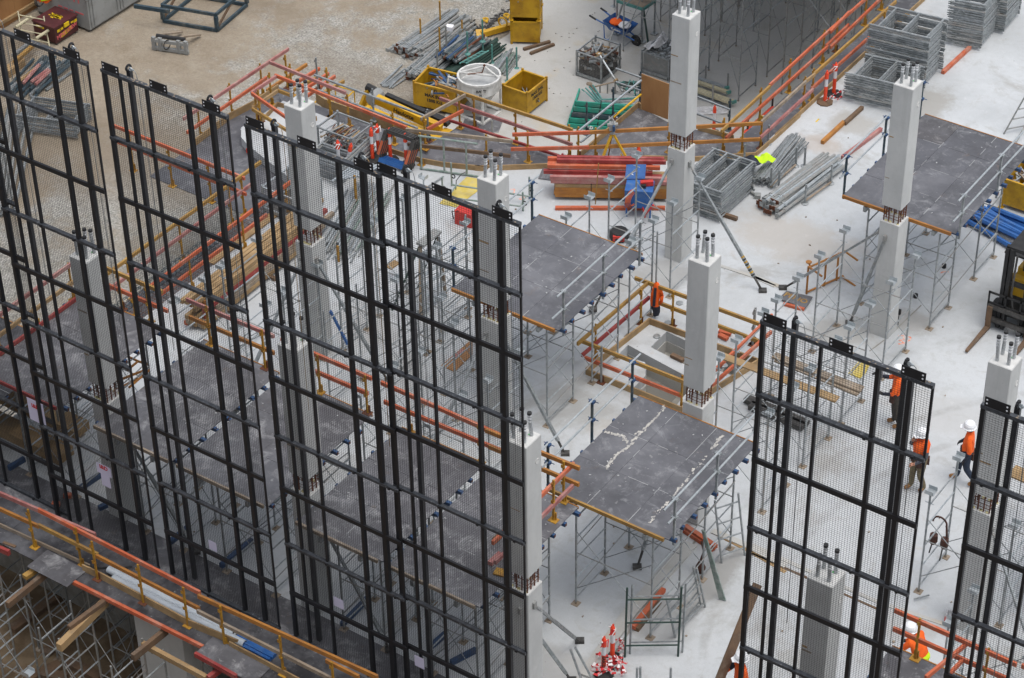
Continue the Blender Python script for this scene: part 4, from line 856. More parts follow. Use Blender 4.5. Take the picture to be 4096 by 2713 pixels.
# trestle by the hoarding
def ladder_frame(label, P, Q, up_vec, n, m, r=.024, cat='steel frame', name='steel_trestle', group=None):
    P, Q, up_vec = V(P), V(Q), V(up_vec); t = thing(name, label, cat, P, group)
    for a in (P, Q): q = MB(); q.tube(a, a + up_vec, r, 7); part(t, 'stile', q, m)
    for k in range(n):
        f = (k + .5) / n if n > 1 else .5
        q = MB(); q.tube(P + up_vec * f, Q + up_vec * f, r * .8, 6); part(t, 'rung', q, m)
    return t
ladder_frame('cream tubular trestle leaning between hoarding and maroon tool box', Y_('A1', 165, 290, .25), Y_('A1', 345, 325, .05), V((-.55, .45, .75)), 4, 'cream')
q = MB(); q.tube(Y_('A1', 110, 190, .75), Y_('A1', 215, 118, .75), .05, 8); q.tube(Y_('A1', 250, 270, .5), Y_('A1', 355, 200, .5), .05, 8); single('prop_pieces', q, 'cream', 'two cream prop heads resting over the tubular trestle', 'prop')
# rubbish and bundles behind the far-left screen
def pile(name, label, cat, group, A, B, width, n, r, m, layers=1, jit=.05, plate=None, ends=.1, mats=None):
    A, B = V(A), V(B); d = (B - A).normalized(); s = d.cross(V((0, 0, 1))).normalized(); k = 0
    per = max(1, math.ceil(n / layers)); out = []
    for i in range(n):
        L, j = divmod(i, per); wl = width * (1 - .22 * L)
        off = s * ((j + .5) / per - .5) * wl + V((0, 0, r + L * r * 1.8))
        e0, e1 = R.uniform(-ends, ends), R.uniform(-ends, ends); sk = s * R.uniform(-jit, jit)
        P, Q = A + off + d * e0, B + off + d * e1 + sk + V((0, 0, R.uniform(0, r)))
        mm = R.choice(mats) if mats else m
        if plate:
            t = thing(name, label, cat, P, group); q = MB(); q.tube(P, Q, r, 6); part(t, 'tube', q, mm)
            q = MB(); q.beam(P - d * .008, P + d * .008, .13, .13); part(t, 'end_plate', q, R.choice(('galvanised', 'galvanised', 'rust')))
            q = MB(); q.tube(P + d * .3, P + d * .36, r * 1.5, 6); part(t, 'collar', q, mm)
        else:
            q = MB(); q.tube(P, Q, r, 6); t = single(name, q, mm, label, cat, group)
        out.append(t)
    return out
GT = 'galvanised'
pile('steel_beam', 'blue-grey formwork beam in the loose heap behind the far-left screen', 'formwork beam', 'blue-grey beams heaped behind the far-left screen', Y_('A1', 170, 650), Y_('A1', 400, 440), 1.3, 22, .05, 'blue_steel', 2, .25, mats=('stack_tube', 'galvanised', 'navy_steel'), ends=.35)
pile('timber_beam', 'loose timber on the blue-grey heap behind the far-left screen', 'timber', 'timbers lying on the blue-grey heap', Y_('A1', 190, 590, .25), Y_('A1', 300, 490, .25), .8, 4, .06, 'raw_timber', 1, .3, mats=('raw_timber', 'orange_timber', 'pink_timber'))
for i, (p0, p1, m) in enumerate(((Y_('A1', 40, 520, .1), Y_('A1', 150, 430, .1), 'raw_timber'), (Y_('A1', 90, 390, .3), Y_('A1', 220, 290, .3), 'galvanised'), (Y_('A1', 100, 430, .35), Y_('A1', 240, 310, .35), 'yellow_timber'))):
    q = MB(); q.beam(p0, p1, .3 if i == 0 else .12, .3 if i == 0 else .1); single('timber_beam', q, m, ('thick pale timber baulk behind the far-left screen', 'long grey steel channel by the hoarding behind the screen', 'thin yellow batten near the hoarding behind the screen')[i], 'timber' if i != 1 else 'steel channel')
# generic stack of scaffold frames lying flat
def frame_stack(label, c0, ux, uy, lx, ly, n, dz, z0, m1='galvanised', m2='stack_tube', rungs=(0, .5, 1), group=None, longx=True, skip=0):
    c0 = V(c0); ux, uy = V(ux).normalized(), V(uy).normalized()
    base = None
    for k in range(n):
        z = z0 + dz * k; jx, jy = R.uniform(-.02, .02), R.uniform(-.02, .02)
        o = c0 + V((0, 0, z)) + ux * jx + uy * jy; mm = R.choice((m1, m2, m2, m2, 'dull_tube')) if k < n - 1 else m1
        t = thing('scaffold_section', label.format(('bottom', 'second', 'third', 'fourth', 'fifth', 'sixth', 'seventh', 'eighth', 'ninth', 'tenth', 'eleventh', 'twelfth', 'thirteenth', 'fourteenth', 'fifteenth', 'sixteenth', 'seventeenth', 'eighteenth', 'nineteenth', 'twentieth', 'twenty-first', 'twenty-second', 'twenty-third', 'twenty-fourth', 'twenty-fifth')[k] + (' frame from the floor' if k and k < n - 1 else ' frame') if k < n - 1 else 'topmost frame'), 'scaffold frame', o, label.format('frames'))
        for s in (0, 1):
            q = MB(); q.tube(o + uy * (ly * s), o + uy * (ly * s) + ux * lx, .029, 7); part(t, 'stile', q, mm)
        for f in rungs:
            q = MB(); f2 = .06 + f * .88; q.tube(o + ux * (lx * f2), o + ux * (lx * f2) + uy * ly, .026, 6); part(t, 'rung', q, m1)
        q = MB(); q.tube(o - ux * .05, o, .018, 5); part(t, 'spigot', q, m2)
frame_stack('galvanised {} in the stack on gravel behind the far-left screen', Y_('A1', 130, 920), (1, .35, 0), (-.35, 1, 0), 2.0, 1.1, 8, .075, .1)
q = MB(); q.box(-50.4, 42.7, YZ, -49.4, 43.4, YZ + .5); 
pile('steel_tube', 'grey tube in the low heap at the left border on the gravel', 'tube', 'grey tubes heaped at the left border', Y_('A2', -30, -60), Y_('A1', 90, 760), 1.2, 14, .05, 'galvanised', 2, .3, mats=('galvanised', 'dull_tube', 'stack_tube'))

# crane bins
def bin_(label, P, sx, sy, h, rz=0, open_top=True, texts=(), corner_cut=False):
    t = thing('crane_bin', label, 'crane bin', P); P = V(P); ux, uy = rot(rz, (1, 0, 0)), rot(rz, (0, 1, 0)); th = .03; z0 = .12
    def wall(a, b, nm):
        q = MB(); q.beam(P + a + V((0, 0, z0 + h / 2)), P + b + V((0, 0, z0 + h / 2)), th, h); w_ = part(t, nm, q, 'yellow_paint')
        q = MB(); q.beam(P + a + V((0, 0, z0 + h + .005)), P + b + V((0, 0, z0 + h + .005)), .06, .06); part(w_, 'rim', q, 'yellow_paint')
    c = [ux * (a * sx / 2) + uy * (b * sy / 2) for a, b in ((-1, -1), (1, -1), (1, 1), (-1, 1))]
    for i in range(4): wall(c[i], c[(i + 1) % 4], 'side_panel')
    q = MB(); q.cbox(P + V((0, 0, z0 + .02)), sx - .04, sy - .04, .03, rz); part(t, 'floor', q, 'rust')
    for cc in c:
        q = MB(); q.beam(P + cc + V((0, 0, .02)), P + cc + V((0, 0, z0 + h + .09)), .06, .06, up=(0, 1, 0)); q.cbox(P + cc + V((0, 0, .01)), .14, .14, .02, rz); part(t, 'corner_post', q, 'yellow_paint')
    for s, face, up_off, size in texts:
        if face == 'x': lettering(t, s, P + ux * (sx / 2 + .018) + V((0, 0, z0 + up_off)), uy, (0, 0, 1), size, 'text_black', .006)
        else: lettering(t, s, P - uy * (sy / 2 + .018) + V((0, 0, z0 + up_off)), ux, (0, 0, 1), size, 'text_black', .006)
    return t
b1 = bin_('open yellow steel bin with load lettering, right of the white kibble', (-36.12, 52.56, YZ), .9, 1.08, .72, 0, texts=(('MAX SWL', 'x', .56, .15), ('1500 KG', 'x', .40, .15), ('1D', 'x', .22, .16)))
P1 = (V(Y_('E6', 440, 1185)) + V(Y_('E6', 885, 1292))) / 2; d1_ = (V(Y_('E6', 885, 1292)) - V(Y_('E6', 440, 1185))); a1_ = math.atan2(d1_.y, d1_.x)
b2 = bin_('open yellow steel bin full of blue and grey brackets, behind the boom lift', P1 + rot(a1_, (0, .5, 0)), d1_.length, 1.0, .78, a1_, texts=(('MAX SWL', 'y', .46, .15), ('1500 KG', 'y', .28, .15), ('1 D', 'y', .66, .15)))
PS = V(Y_('E6', 1505, 488)); PD = V(Y_('E6', 1805, 498)) - PS; a2_ = math.atan2(PD.y, PD.x)
cS = PS + rot(a2_, (PD.length / 2, .5, 0))
b3 = bin_('lower yellow bin of the stacked pair at top centre', cS, PD.length, 1.05, .72, a2_)
b4 = bin_('upper yellow bin of the stacked pair, filled with metal fittings', cS + V((0, 0, .92)), PD.length, 1.05, .72, a2_)
def scraps(name, label, group, c, sx, sy, z, n, rz, mats, l=(.15, .5), r=(.01, .03), cat='metal fitting', heap=.12):
    q = None
    ms = {}
    for k in range(n):
        m = R.choice(mats); q = ms.setdefault(m, MB()); a, b = R.uniform(-.5, .5), R.uniform(-.5, .5)
        p = V(c) + rot(rz, (a * sx, b * sy, 0)) + V((0, 0, z + heap * (1 - 2 * max(abs(a), abs(b))) + R.uniform(-.04, .04))); th = R.uniform(0, 6.28); L = R.uniform(*l)
        d = V((math.cos(th), math.sin(th), R.uniform(-.3, .3))) * L / 2; q.beam(p - d, p + d, R.uniform(*r) * 2, R.uniform(*r) * 2)
    t = thing(name, label, cat, c)
    for m, q in ms.items(): part(t, 'loose_fittings', q, m, kind='stuff')
    return t
scraps('metal_fittings', 'loose grey fittings filling the upper stacked yellow bin', None, cS + V((0, 0, .92)), .9, .9, .72, 90, a2_, ('galvanised', 'dull_tube', 'galvanised_bright'), heap=.1)
scraps('scrap_pieces', 'few offcuts lying in the open yellow bin by the kibble', None, (-36.12, 52.56, YZ), .7, .9, .22, 14, 0, ('raw_timber', 'galvanised', 'dull_tube'), (.2, .6))
scraps('formwork_brackets', 'blue and grey brackets sticking out of the yellow bin', None, P1 + rot(a1_, (.15, .5, 0)), .8, .8, .75, 46, a1_, ('blue_steel', 'galvanised', 'navy_steel', 'ochre_timber'), (.4, 1.1), (.015, .035), heap=.15)
# pale chip at bin: two timbers on the slab
for p0, p1, l in ((Y_('E6', 1635, 565), Y_('E6', 1926, 480), 'upper of two weathered timbers on concrete below the stacked bins'), (Y_('E6', 1710, 612), Y_('E6', 1970, 510), 'lower of two weathered timbers on concrete below the stacked bins')):
    q = MB(); q.beam(p0 + V((0, 0, .06)), p1 + V((0, 0, .06)), .1, .11); single('timber_beam', q, 'dark_timber', l, 'timber')
# spreader beam and chains
t = thing('spreader_beam', 'yellow lifting spreader beam with shackle and chains', 'spreader beam', Y_('E6', 1150, 390))
A_, B_ = Y_('E6', 1170, 380, .15), Y_('E6', 1500, 285, .15)
q = MB(); q.beam(A_, B_, .16, .18); part(t, 'beam', q, 'bright_yellow')
q = MB(); q.beam(A_ + V((-.12, .1, .1)), A_ + V((.1, -.12, -.1)), .3, .05); part(t, 'end_plate', q, 'bright_yellow')
q = MB(); q.ring(A_.lerp(B_, .72) + V((0, 0, .22)), .17, .03, 'Y', 12, 6); part(t, 'shackle', q, 'bright_yellow')
q = MB()
for s in range(90):
    k = R.random(); p = Y_('E6', 1060 + 400 * k + R.uniform(-40, 40), 250 + 70 * math.sin(5 * k) - 60 * k + R.uniform(-30, 50), .03 + R.uniform(0, .05)); q.cbox(p, .10, .035, .03, R.random() * 3)
single('chain_heap', q, 'dark_iron', 'heap of dark lifting chain by the yellow spreader beam', 'chain')['kind'] = 'stuff'
for px, py, l in ((1215, 215, 'yellow chain hook left of its twin on the gravel'), (1448, 170, 'yellow chain hook beside the stacked bins')):
    q = MB(); p = Y_('E6', px, py, .08); q.ring(p, .09, .035, 'Z', 12, 6); q.cbox(p + V((.1, -.08, 0)), .14, .08, .05, -.8); single('chain_hook', q, 'bright_yellow', l, 'hook')
# tube piles
pile('steel_prop', 'long galvanised prop in the big heap beside the gravel', 'steel prop', 'long galvanised props heaped beside the gravel', Y_('E6', 380, 620), Y_('E6', 950, 230), 1.7, 34, .045, GT, 3, .12, plate=True, mats=('galvanised', 'stack_tube', 'stack_tube', 'dull_tube', 'dull_tube'), ends=.25)
pile('steel_prop', 'long grey prop with plate end in the nearer heap row', 'steel prop', 'grey props in the nearer heap row', Y_('E6', 480, 870), Y_('E6', 1010, 420), 1.3, 26, .05, 'dull_tube', 3, .1, plate=True, mats=('stack_tube', 'dull_tube', 'stack_tube'), ends=.3)
pile('formwork_beam', 'short blue formwork beam piled upon the grey props', 'formwork beam', 'blue formwork beams piled on the props', Y_('E6', 830, 660, .35), Y_('E6', 1110, 440, .35), 1.0, 22, .045, 'blue_steel', 2, .2, mats=('blue_steel', 'navy_steel', 'galvanised', 'navy_steel', 'rust', 'stack_tube'), ends=.2)
pile('green_ledger', 'dark green scaffold tube in the heap behind the kibble', 'scaffold tube', 'dark green scaffold tubes behind the kibble', Y_('E6', 760, 920), Y_('E6', 1330, 520), 1.15, 40, .03, 'dark_green_tube', 5, .04, ends=.15)
pile('steel_channel', 'thin steel channel lying on gravel at the heap end', 'steel channel', 'thin steel channels at the heap end', Y_('E6', 120, 960), Y_('E6', 350, 790), .5, 8, .03, 'galvanised', 1, .15, ends=.2)
pile('short_tube', 'short pale scaffold tube stacked beside the green heap', 'scaffold tube', 'short pale scaffold tubes stacked by the green heap', Y_('E6', 1350, 830), Y_('E6', 1500, 620), .75, 40, .026, 'green_tube', 6, .02, mats=('galvanised', 'galvanised', 'green_tube'), ends=.06)
for i, (px, py, h, m) in enumerate(((720, 290, .95, 'yellow_post'), (505, 440, .8, 'yellow_post'), (720, 690, 1.3, 'yellow_post'), (960, 400, .6, 'yellow_post'), (690, 800, .9, 'dull_tube'), (790, 640, 1.2, 'dull_tube'), (1025, 800, 1.5, 'teal_tube'), (1190, 660, 1.5, 'teal_tube'), (1290, 700, .7, 'teal_tube'), (1455, 900, .9, 'teal_tube'), (1560, 760, .8, 'teal_tube'), (1290, 1480, .5, 'dull_tube'))):
    b = Y_('E6', px, py); q = MB(); q.tube(b, b + V((0, 0, h)), .03, 7); t = thing('rack_post', ('yellow', 'yellow', 'yellow', 'short yellow', 'grey', 'grey', 'teal', 'teal', 'short teal', 'teal', 'teal', 'grey')[i] + ' rack post ' + ('at the far end of the long prop heap', 'at the left flank of the long prop heap', 'in front of the blue beams', 'among the blue beams', 'under the nearer prop row', 'behind the yellow post in the prop heap', 'with round foot before the green tubes', 'with round foot at the green tube heap end', 'beside the pale short tubes', 'at the near end of the pale short tubes', 'right of the pale short tubes', 'standing near the walkway corner')[i], 'rack post', b)
    part(t, 'tube', q, m); q = MB(); q.lathe(b + V((0, 0, h * .45 if m == 'teal_tube' and h > 1 else 0)), [(.1, 0), (.1, .02), (.035, .07)], 9); part(t, 'foot', q, m)
ladder_frame('teal ladder frame laid over the green tube heap', Y_('E6', 930, 700, .75), Y_('E6', 1000, 700, .8), Y_('E6', 1180, 560, .8) - Y_('E6', 930, 700, .75), 6, 'teal_tube')
q = MB(); q.cbox(Y_('E6', 822, 305, .62), .24, .2, .14, .3); single('carton', q, 'paper', 'small white carton left on top of the long props', 'carton')
# concrete kibble
kc = V((-37.0, 51.35, YZ))
t = thing('concrete_kibble', 'white concrete kibble with open round top and steel legs', 'concrete kibble', kc)
q = MB(); q.lathe(kc, [(.16, .28), (.60, .95), (.66, 1.0), (.66, 1.38), (.69, 1.38), (.69, 1.45), (.63, 1.45), (.62, 1.16), (.5, .9), (.13, .4)], 24, close=True); part(t, 'bowl', q, 'kibble_white', smooth=False)
q = MB(); q.lathe(kc, [(.612, 1.60), (.61, 1.02), (.545, .97), (.12, .42)][::-1], 24); 
q2 = MB(); q2.lathe(kc, [(.61, 1.12), (.61, 1.13)], 24); part(t, 'residue', q2, 'kibble_inside')
for k in range(4):
    a = .75 + k * math.pi / 2; p = kc + V((.66 * math.cos(a), .66 * math.sin(a), 0)); q = MB(); q.beam(p + V((0, 0, .03)), p + V((0, 0, 1.3)), .06, .06, up=(1, 0, 0)); part(t, 'leg', q, 'kibble_white')
    a2 = a + math.pi / 2; p2 = kc + V((.66 * math.cos(a2), .66 * math.sin(a2), 0)); q = MB(); q.beam(p + V((0, 0, .05)), p2 + V((0, 0, .05)), .08, .08); part(t, 'base_rail', q, 'kibble_white')
q = MB(); q.tube(kc + V((-.6, -.2, 1.43)), kc + V((.1, .15, 1.7)), .03, 6); q.tube(kc + V((.6, .2, 1.43)), kc + V((.1, .15, 1.7)), .03, 6); q.tube(kc + V((-.62, -.22, 1.45)), kc + V((.62, .25, 1.45)), .035, 6); part(t, 'lifting_bail', q, 'kibble_white')
q = MB(); q.path([kc + V((.1, .15, 1.7)), kc + V((.05, .1, 1.48)), kc + V((-.3, -.2, 1.46))], .02, 5); q.cbox(kc + V((.1, .15, 1.72)), .06, .06, .08); part(t, 'chain', q, 'rust')
q = MB(); q.lathe(kc, [(.2, .2), (.2, .36)], 10); q.path([kc + V((-.66, -.3, 1.2)), kc + V((-.9, -.35, 1.25)), kc + V((-.92, -.4, 1.0)), kc + V((-.7, -.3, .9))], .035, 6); part(t, 'gate', q, 'kibble_white')
lettering(t, 'BATT', kc + V((.44, -.52, 1.24)), (.76, .64, 0), (0, 0, 1), .13, 'text_black', .004); lettering(t, 'HI', kc + V((.44, -.52, 1.10)), (.76, .64, 0), (0, 0, 1), .12, 'text_black', .004)
q = MB(); q.cbox(Y_('E6', 1180, 1370, .02), 1.2, .8, .03, .4); single('plywood_sheet', q, 'formply_dusty', 'dirty plywood board lying under the kibble', 'plywood sheet')
# wire cages
def cage(label, P, sx, sy, h, content, texts=None, legs=.12, fill=.75, matf='galvanised', cl=None):
    P = V(P); t = thing('wire_cage', label, 'wire cage', P)
    cs = [P + V((a * sx / 2, b * sy / 2, 0)) for a, b in ((-1, -1), (1, -1), (1, 1), (-1, 1))]
    for i, c in enumerate(cs):
        q = MB(); q.beam(c, c + V((0, 0, h + .06)), .05, .05, up=(0, 1, 0)); part(t, 'corner_post', q, matf)
        d = cs[(i + 1) % 4]; q = MB(); q.beam(c + V((0, 0, h)), d + V((0, 0, h)), .04, .04); part(t, 'top_rail', q, matf); q = MB(); q.beam(c + V((0, 0, legs)), d + V((0, 0, legs)), .05, .09); part(t, 'base_rail', q, matf)
        q = MB(); L = (d - c).length; n = int(L / .055)
        for k in range(1, n): p = c.lerp(d, k / n); q.tube(p + V((0, 0, legs)), p + V((0, 0, h)), .0022, 3, cap=False)
        for k in range(1, int((h - legs) / .055)): q.tube(c + V((0, 0, legs + .055 * k)), d + V((0, 0, legs + .055 * k)), .0022, 3, cap=False)
        part(t, 'wire_side', q, 'dull_tube', kind='stuff')
    q = MB(); q.cbox(P + V((0, 0, legs)), sx, sy, .03); part(t, 'floor', q, 'dark_iron')
    return t
cage('wire cage heaped with grey steel offcuts on the lower slab', (-35.25, 55.45, YZ), .93, 1.1, .92, 0)
q = MB(); q.box(-35.66, 54.95, YZ + .14, -34.84, 55.95, YZ + .6); single('offcut_heap', q, 'dark_iron', 'packed dark steel offcuts inside the left wire cage', 'steel offcuts')['kind'] = 'stuff'
scraps('steel_offcuts', 'rusty and grey offcuts heaped in the left wire cage', None, (-35.25, 55.45, YZ), .8, .95, .68, 110, 0, ('galvanised', 'dull_tube', 'rust', 'dark_iron', 'raw_timber'), (.1, .5), (.015, .05), heap=.25)
scraps('steel_offcuts', 'grey offcuts pressed against the left wire cage sides', None, (-35.25, 55.45, YZ), .88, 1.04, .45, 120, 0, ('galvanised', 'dull_tube', 'dark_iron'), (.1, .3), (.015, .05), heap=-.1)
cg = Y_('E7', 1090, 880); cc = (cg.x - .25 + .0, cg.y + .55)
cage('wire cage of bright couplers wrapped in torn plastic beside tall column', (cc[0], cc[1], YZ), 1.0, 1.1, .8, 0, matf='galvanised')
scraps('tube_couplers', 'bright silver couplers heaped in the wrapped cage', None, (cc[0], cc[1], YZ), .85, .95, .72, 110, 0, ('galvanised_bright', 'galvanised'), (.06, .14), (.02, .035), heap=.14)
q = MB(); q.box(cc[0] - .46, cc[1] - .5, YZ + .14, cc[0] + .46, cc[1] + .5, YZ + .74); single('coupler_heap', q, 'dull_tube', 'packed couplers inside the wrapped wire cage', 'couplers')['kind'] = 'stuff'
q = MB(); q.grid(lambda u, v: V((cc[0] - .6 + .5 * u, cc[1] - .45 + 1.0 * v, YZ + .95 + .1 * math.sin(9 * u + 4 * v) - .5 * max(0, .4 - u))), 8, 8); q.grid(lambda u, v: V((cc[0] + .1 + .35 * u, cc[1] + .1 + .3 * v, YZ + .9 + .45 * math.sin(3.1 * u) * math.sin(3.1 * v))), 6, 6); single('plastic_sheet', q, 'plastic_sheet', 'torn clear plastic draped over the coupler cage', 'plastic sheet')
# wheelbarrow
wc = Y_('E7', 640, 440); fwd = (Y_('E7', 790, 440) - Y_('E7', 420, 300)).normalized(); ang = math.atan2(-.35, .95)
t = thing('wheelbarrow', 'blue wheelbarrow loaded with orange bags on the lower slab', 'wheelbarrow', wc); ux = rot(-.08, (1, 0, 0)); uy = V((-ux.y, ux.x, 0))
q = MB(); lo_ = [(-.32, -.2), (.3, -.2), (.3, .2), (-.32, .2)]; hi_ = [(-.5, -.34), (.46, -.34), (.46, .34), (-.5, .34)]
vs_ = [wc + ux * a + uy * b + V((0, 0, .36)) for a, b in lo_] + [wc + ux * a + uy * b + V((0, 0, .70 if a < 0 else .62)) for a, b in hi_]
q.add(vs_, [(3, 2, 1, 0), (0, 1, 5, 4), (1, 2, 6, 5), (2, 3, 7, 6), (3, 0, 4, 7)]); part(t, 'tray', q, 'bright_blue')
for s in (-.26, .26):
    q = MB(); q.tube(wc + ux * .62 + uy * s * .35 + V((0, 0, .24)), wc - ux * 1.0 + uy * s * 1.15 + V((0, 0, .66)), .026, 7); h_ = part(t, 'handle', q, 'bright_blue'); q = MB(); q.tube(wc - ux * .8 + uy * s * 1.12 + V((0, 0, .61)), wc - ux * 1.06 + uy * s * 1.16 + V((0, 0, .68)), .034, 7); part(h_, 'grip', q, 'rubber_black')
    q = MB(); q.path([wc - ux * .1 + uy * s + V((0, 0, .38)), wc - ux * .28 + uy * s * 1.1 + V((0, 0, .02)), wc - ux * .45 + uy * s * 1.1 + V((0, 0, .02)), wc - ux * .5 + uy * s + V((0, 0, .5))], .018, 6); part(t, 'leg', q, 'bright_blue')
q = MB(); wv = wc + ux * .62 + V((0, 0, .2))
for k in range(14):
    a, b = 2 * math.pi * k / 14, 2 * math.pi * (k + 1) / 14; q.tube(wv + ux * .15 * math.cos(a) + V((0, 0, .15 * math.sin(a))), wv + ux * .15 * math.cos(b) + V((0, 0, .15 * math.sin(b))), .05, 6)
w_ = part(t, 'wheel', q, 'rubber_black'); q = MB(); q.tube(wv - uy * .04, wv + uy * .04, .09, 10); part(w_, 'rim', q, 'dark_iron')
lettering(t, 'Kelso', wc + ux * 0.0 - uy * .285 + V((0, 0, .51)), ux, (uy * -.4 + V((0, 0, 1))), .17, 'text_white', .004)
for k, l in enumerate(('left orange cement bag in the blue wheelbarrow', 'right orange and white bag in the blue wheelbarrow')):
    p = wc + ux * (-.2 + .36 * k) + V((0, 0, .62)); q = MB(); q.lathe(p, [(.05, -.07), (.2, -.05), (.22, 0), (.17, .05), (.04, .07)], 10); single('cement_bag', q, 'hivis_orange' if k == 0 else 'plastic_sheet', l, 'bag')
# lower shoring towers (lattice at the top of the view)
for i, (xa, xb, ya, yb, top, lab) in enumerate(((-32.35, -30.63, 56.4, 57.48, 1.6, 'tall shoring tower on the lower slab right of tall column, nearest'), (-32.38, -30.6, 58.15, 59.27, 1.6, 'tall shoring tower on the lower slab, second behind the tall column'),
        (-35.28, -33.58, 57.0, 58.1, 1.6, 'tall shoring tower on the lower slab over the wheelbarrow'), (-35.28, -33.58, 59.3, 60.4, 1.6, 'tall shoring tower behind the wheelbarrow tower'), (-32.38, -30.6, 60.4, 61.5, 1.6, 'tall shoring tower, third back in the lattice at top'),
        (-29.7, -27.9, 57.5, 58.6, 1.6, 'tall shoring tower right in the lattice beside the orange rails'), (-29.65, -27.9, 59.4, 60.5, 1.6, 'tall shoring tower at the dark end of the lattice'), (-29.65, -27.9, 61.6, 62.7, 1.6, 'shaded shoring tower far back near orange rails'), (-32.4, -30.6, 62.6, 63.7, 1.6, 'shaded shoring tower far back in the lattice'),
        (-35.2, -33.6, 61.6, 62.7, 1.6, 'far shoring tower at the top border behind teal trolley'), (-29.65, -27.9, 63.8, 64.9, 1.6, 'deepest shaded shoring tower beside the orange rails'))):
    t = thing('shoring_tower', lab, 'shoring tower', (xa, ya, YZ)); tower_parts(t, xa, xb, ya, yb, 2.0, zb=YZ, rungs=8, heads=False, m='dull_tube' if i % 2 else 'galvanised')
    for y in (ya, yb):
        q = MB(); q.tube((xa, y, YZ + 2.6), (xb, y, YZ + 4.4), .011, 5); q.tube((xb, y, YZ + 2.6), (xa, y, YZ + 4.4), .011, 5); part(t, 'brace', q, 'galvanised')
# the deck those towers carry (overhead, beyond the top of the view) and the wall behind
q = MB(); q.prism([(-31.6, 53.4), (-27.2, 56.1), (-27.2, 80), (-40, 80), (-38, 60)], 2.02, 2.3); single('overhead_deck', q, 'formply', 'dark formwork deck carried on the lattice of shoring towers', 'formwork deck')
q = MB(); q.box(-40, 67.5, YZ + .03, -26.8, 67.9, 2.0); single('back_wall', q, 'lower_concrete', 'shaded concrete wall behind the lattice of shoring towers', 'wall')
q = MB(); q.box(-26.7, 44.5, YZ + .03, -26.4, 95, -.28); single('retaining_wall', q, 'lower_concrete', 'concrete wall below the right-hand walkway edge', 'wall')
# teal trolley deck at the top border
t = thing('scaffold_trolley', 'teal edged work platform on jack legs at the top border', 'work platform', Y_('E7', 800, 60))
q = MB(); P = [g('E7', *p, -2.6) for p in ((600, 0), (885, 92), (1020, 0), (760, -90))]; q.panel(P[0], P[1], P[2], P[3], .03); part(t, 'platform', q, 'grey_timber')
q = MB(); q.beam(P[0] + V((0, 0, -.03)), P[1] + V((0, 0, -.03)), .08, .1); q.beam(P[1] + V((0, 0, -.03)), P[2] + V((0, 0, -.03)), .08, .1); part(t, 'edge_channel', q, 'teal_tube')
for p in P[:3]: q = MB(); q.tube(V((p.x, p.y, YZ + .03)), p, .03, 6); q.cbox((p.x, p.y, YZ + .045), .2, .2, .03); part(t, 'jack_leg', q, 'galvanised')
q = MB(); b = Y_('E7', 570, 80); q.tube(b, b + V((0, 0, .6)), .03, 6); q.cbox(b + V((0, 0, .02)), .22, .18, .03); single('screw_jack', q, 'galvanised', 'screw jack standing on slab left of the teal platform', 'jack base')
# leaning and lying tubes round the cages
def tube_single(label, p, q_, r=.026, m='galvanised', name='steel_tube', cat='tube'):
    q = MB(); q.tube(p, q_, r, 7); return single(name, q, m, label, cat)
tube_single('grey tube leaning against the shoring tower above the left cage', Y_('E7', 480, 560), Y_('E7', 665, 40, 1.0), .035, 'dull_tube')
tube_single('dark tube leaning in the lattice behind the wheelbarrow', Y_('E7', 945, 490), Y_('E7', 880, 20, 1.2), .035, 'dark_green_tube')
t = thing('steel_prop', 'bright telescopic prop leaning from the left cage to the rail', 'steel prop', Y_('E7', 660, 1020)); a, b = Y_('E7', 665, 1010, .3), Y_('E7', 400, 590, 1.0)
q = MB(); q.tube(a, a.lerp(b, .45), .045, 8); part(t, 'outer_tube', q, 'galvanised'); q = MB(); q.tube(a.lerp(b, .45), b, .034, 8); part(t, 'inner_tube', q, 'galvanised_bright'); q = MB(); q.tube(a.lerp(b, .27), a.lerp(b, .31), .08, 8); q.cbox(b, .16, .16, .02); part(t, 'collar', q, 'raw_timber')
t = thing('steel_trestle', 'weathered steel trestle frame behind the teal frames', 'steel frame', Y_('E7', 450, 1000)); a, b = Y_('E7', 330, 960, .5), Y_('E7', 580, 900, .5)
q = MB(); q.tube(a, b, .025, 6); part(t, 'top_tube', q, 'grey_timber')
for k in range(4): p = a.lerp(b, k / 3); q = MB(); q.tube(V((p.x, p.y, YZ + .04)), p, .025, 6); part(t, 'leg', q, 'dull_tube')
q = MB(); q.tube(Y_('E7', 300, 930, .5), Y_('E7', 360, 1010, .2), .04, 7); q.lathe(Y_('E7', 295, 928, .46), [(.1, 0), (.1, .03), (.05, .06)], 9); single('prop_fork', q, 'grey_timber', 'round-footed prop end beside the weathered trestle', 'prop')
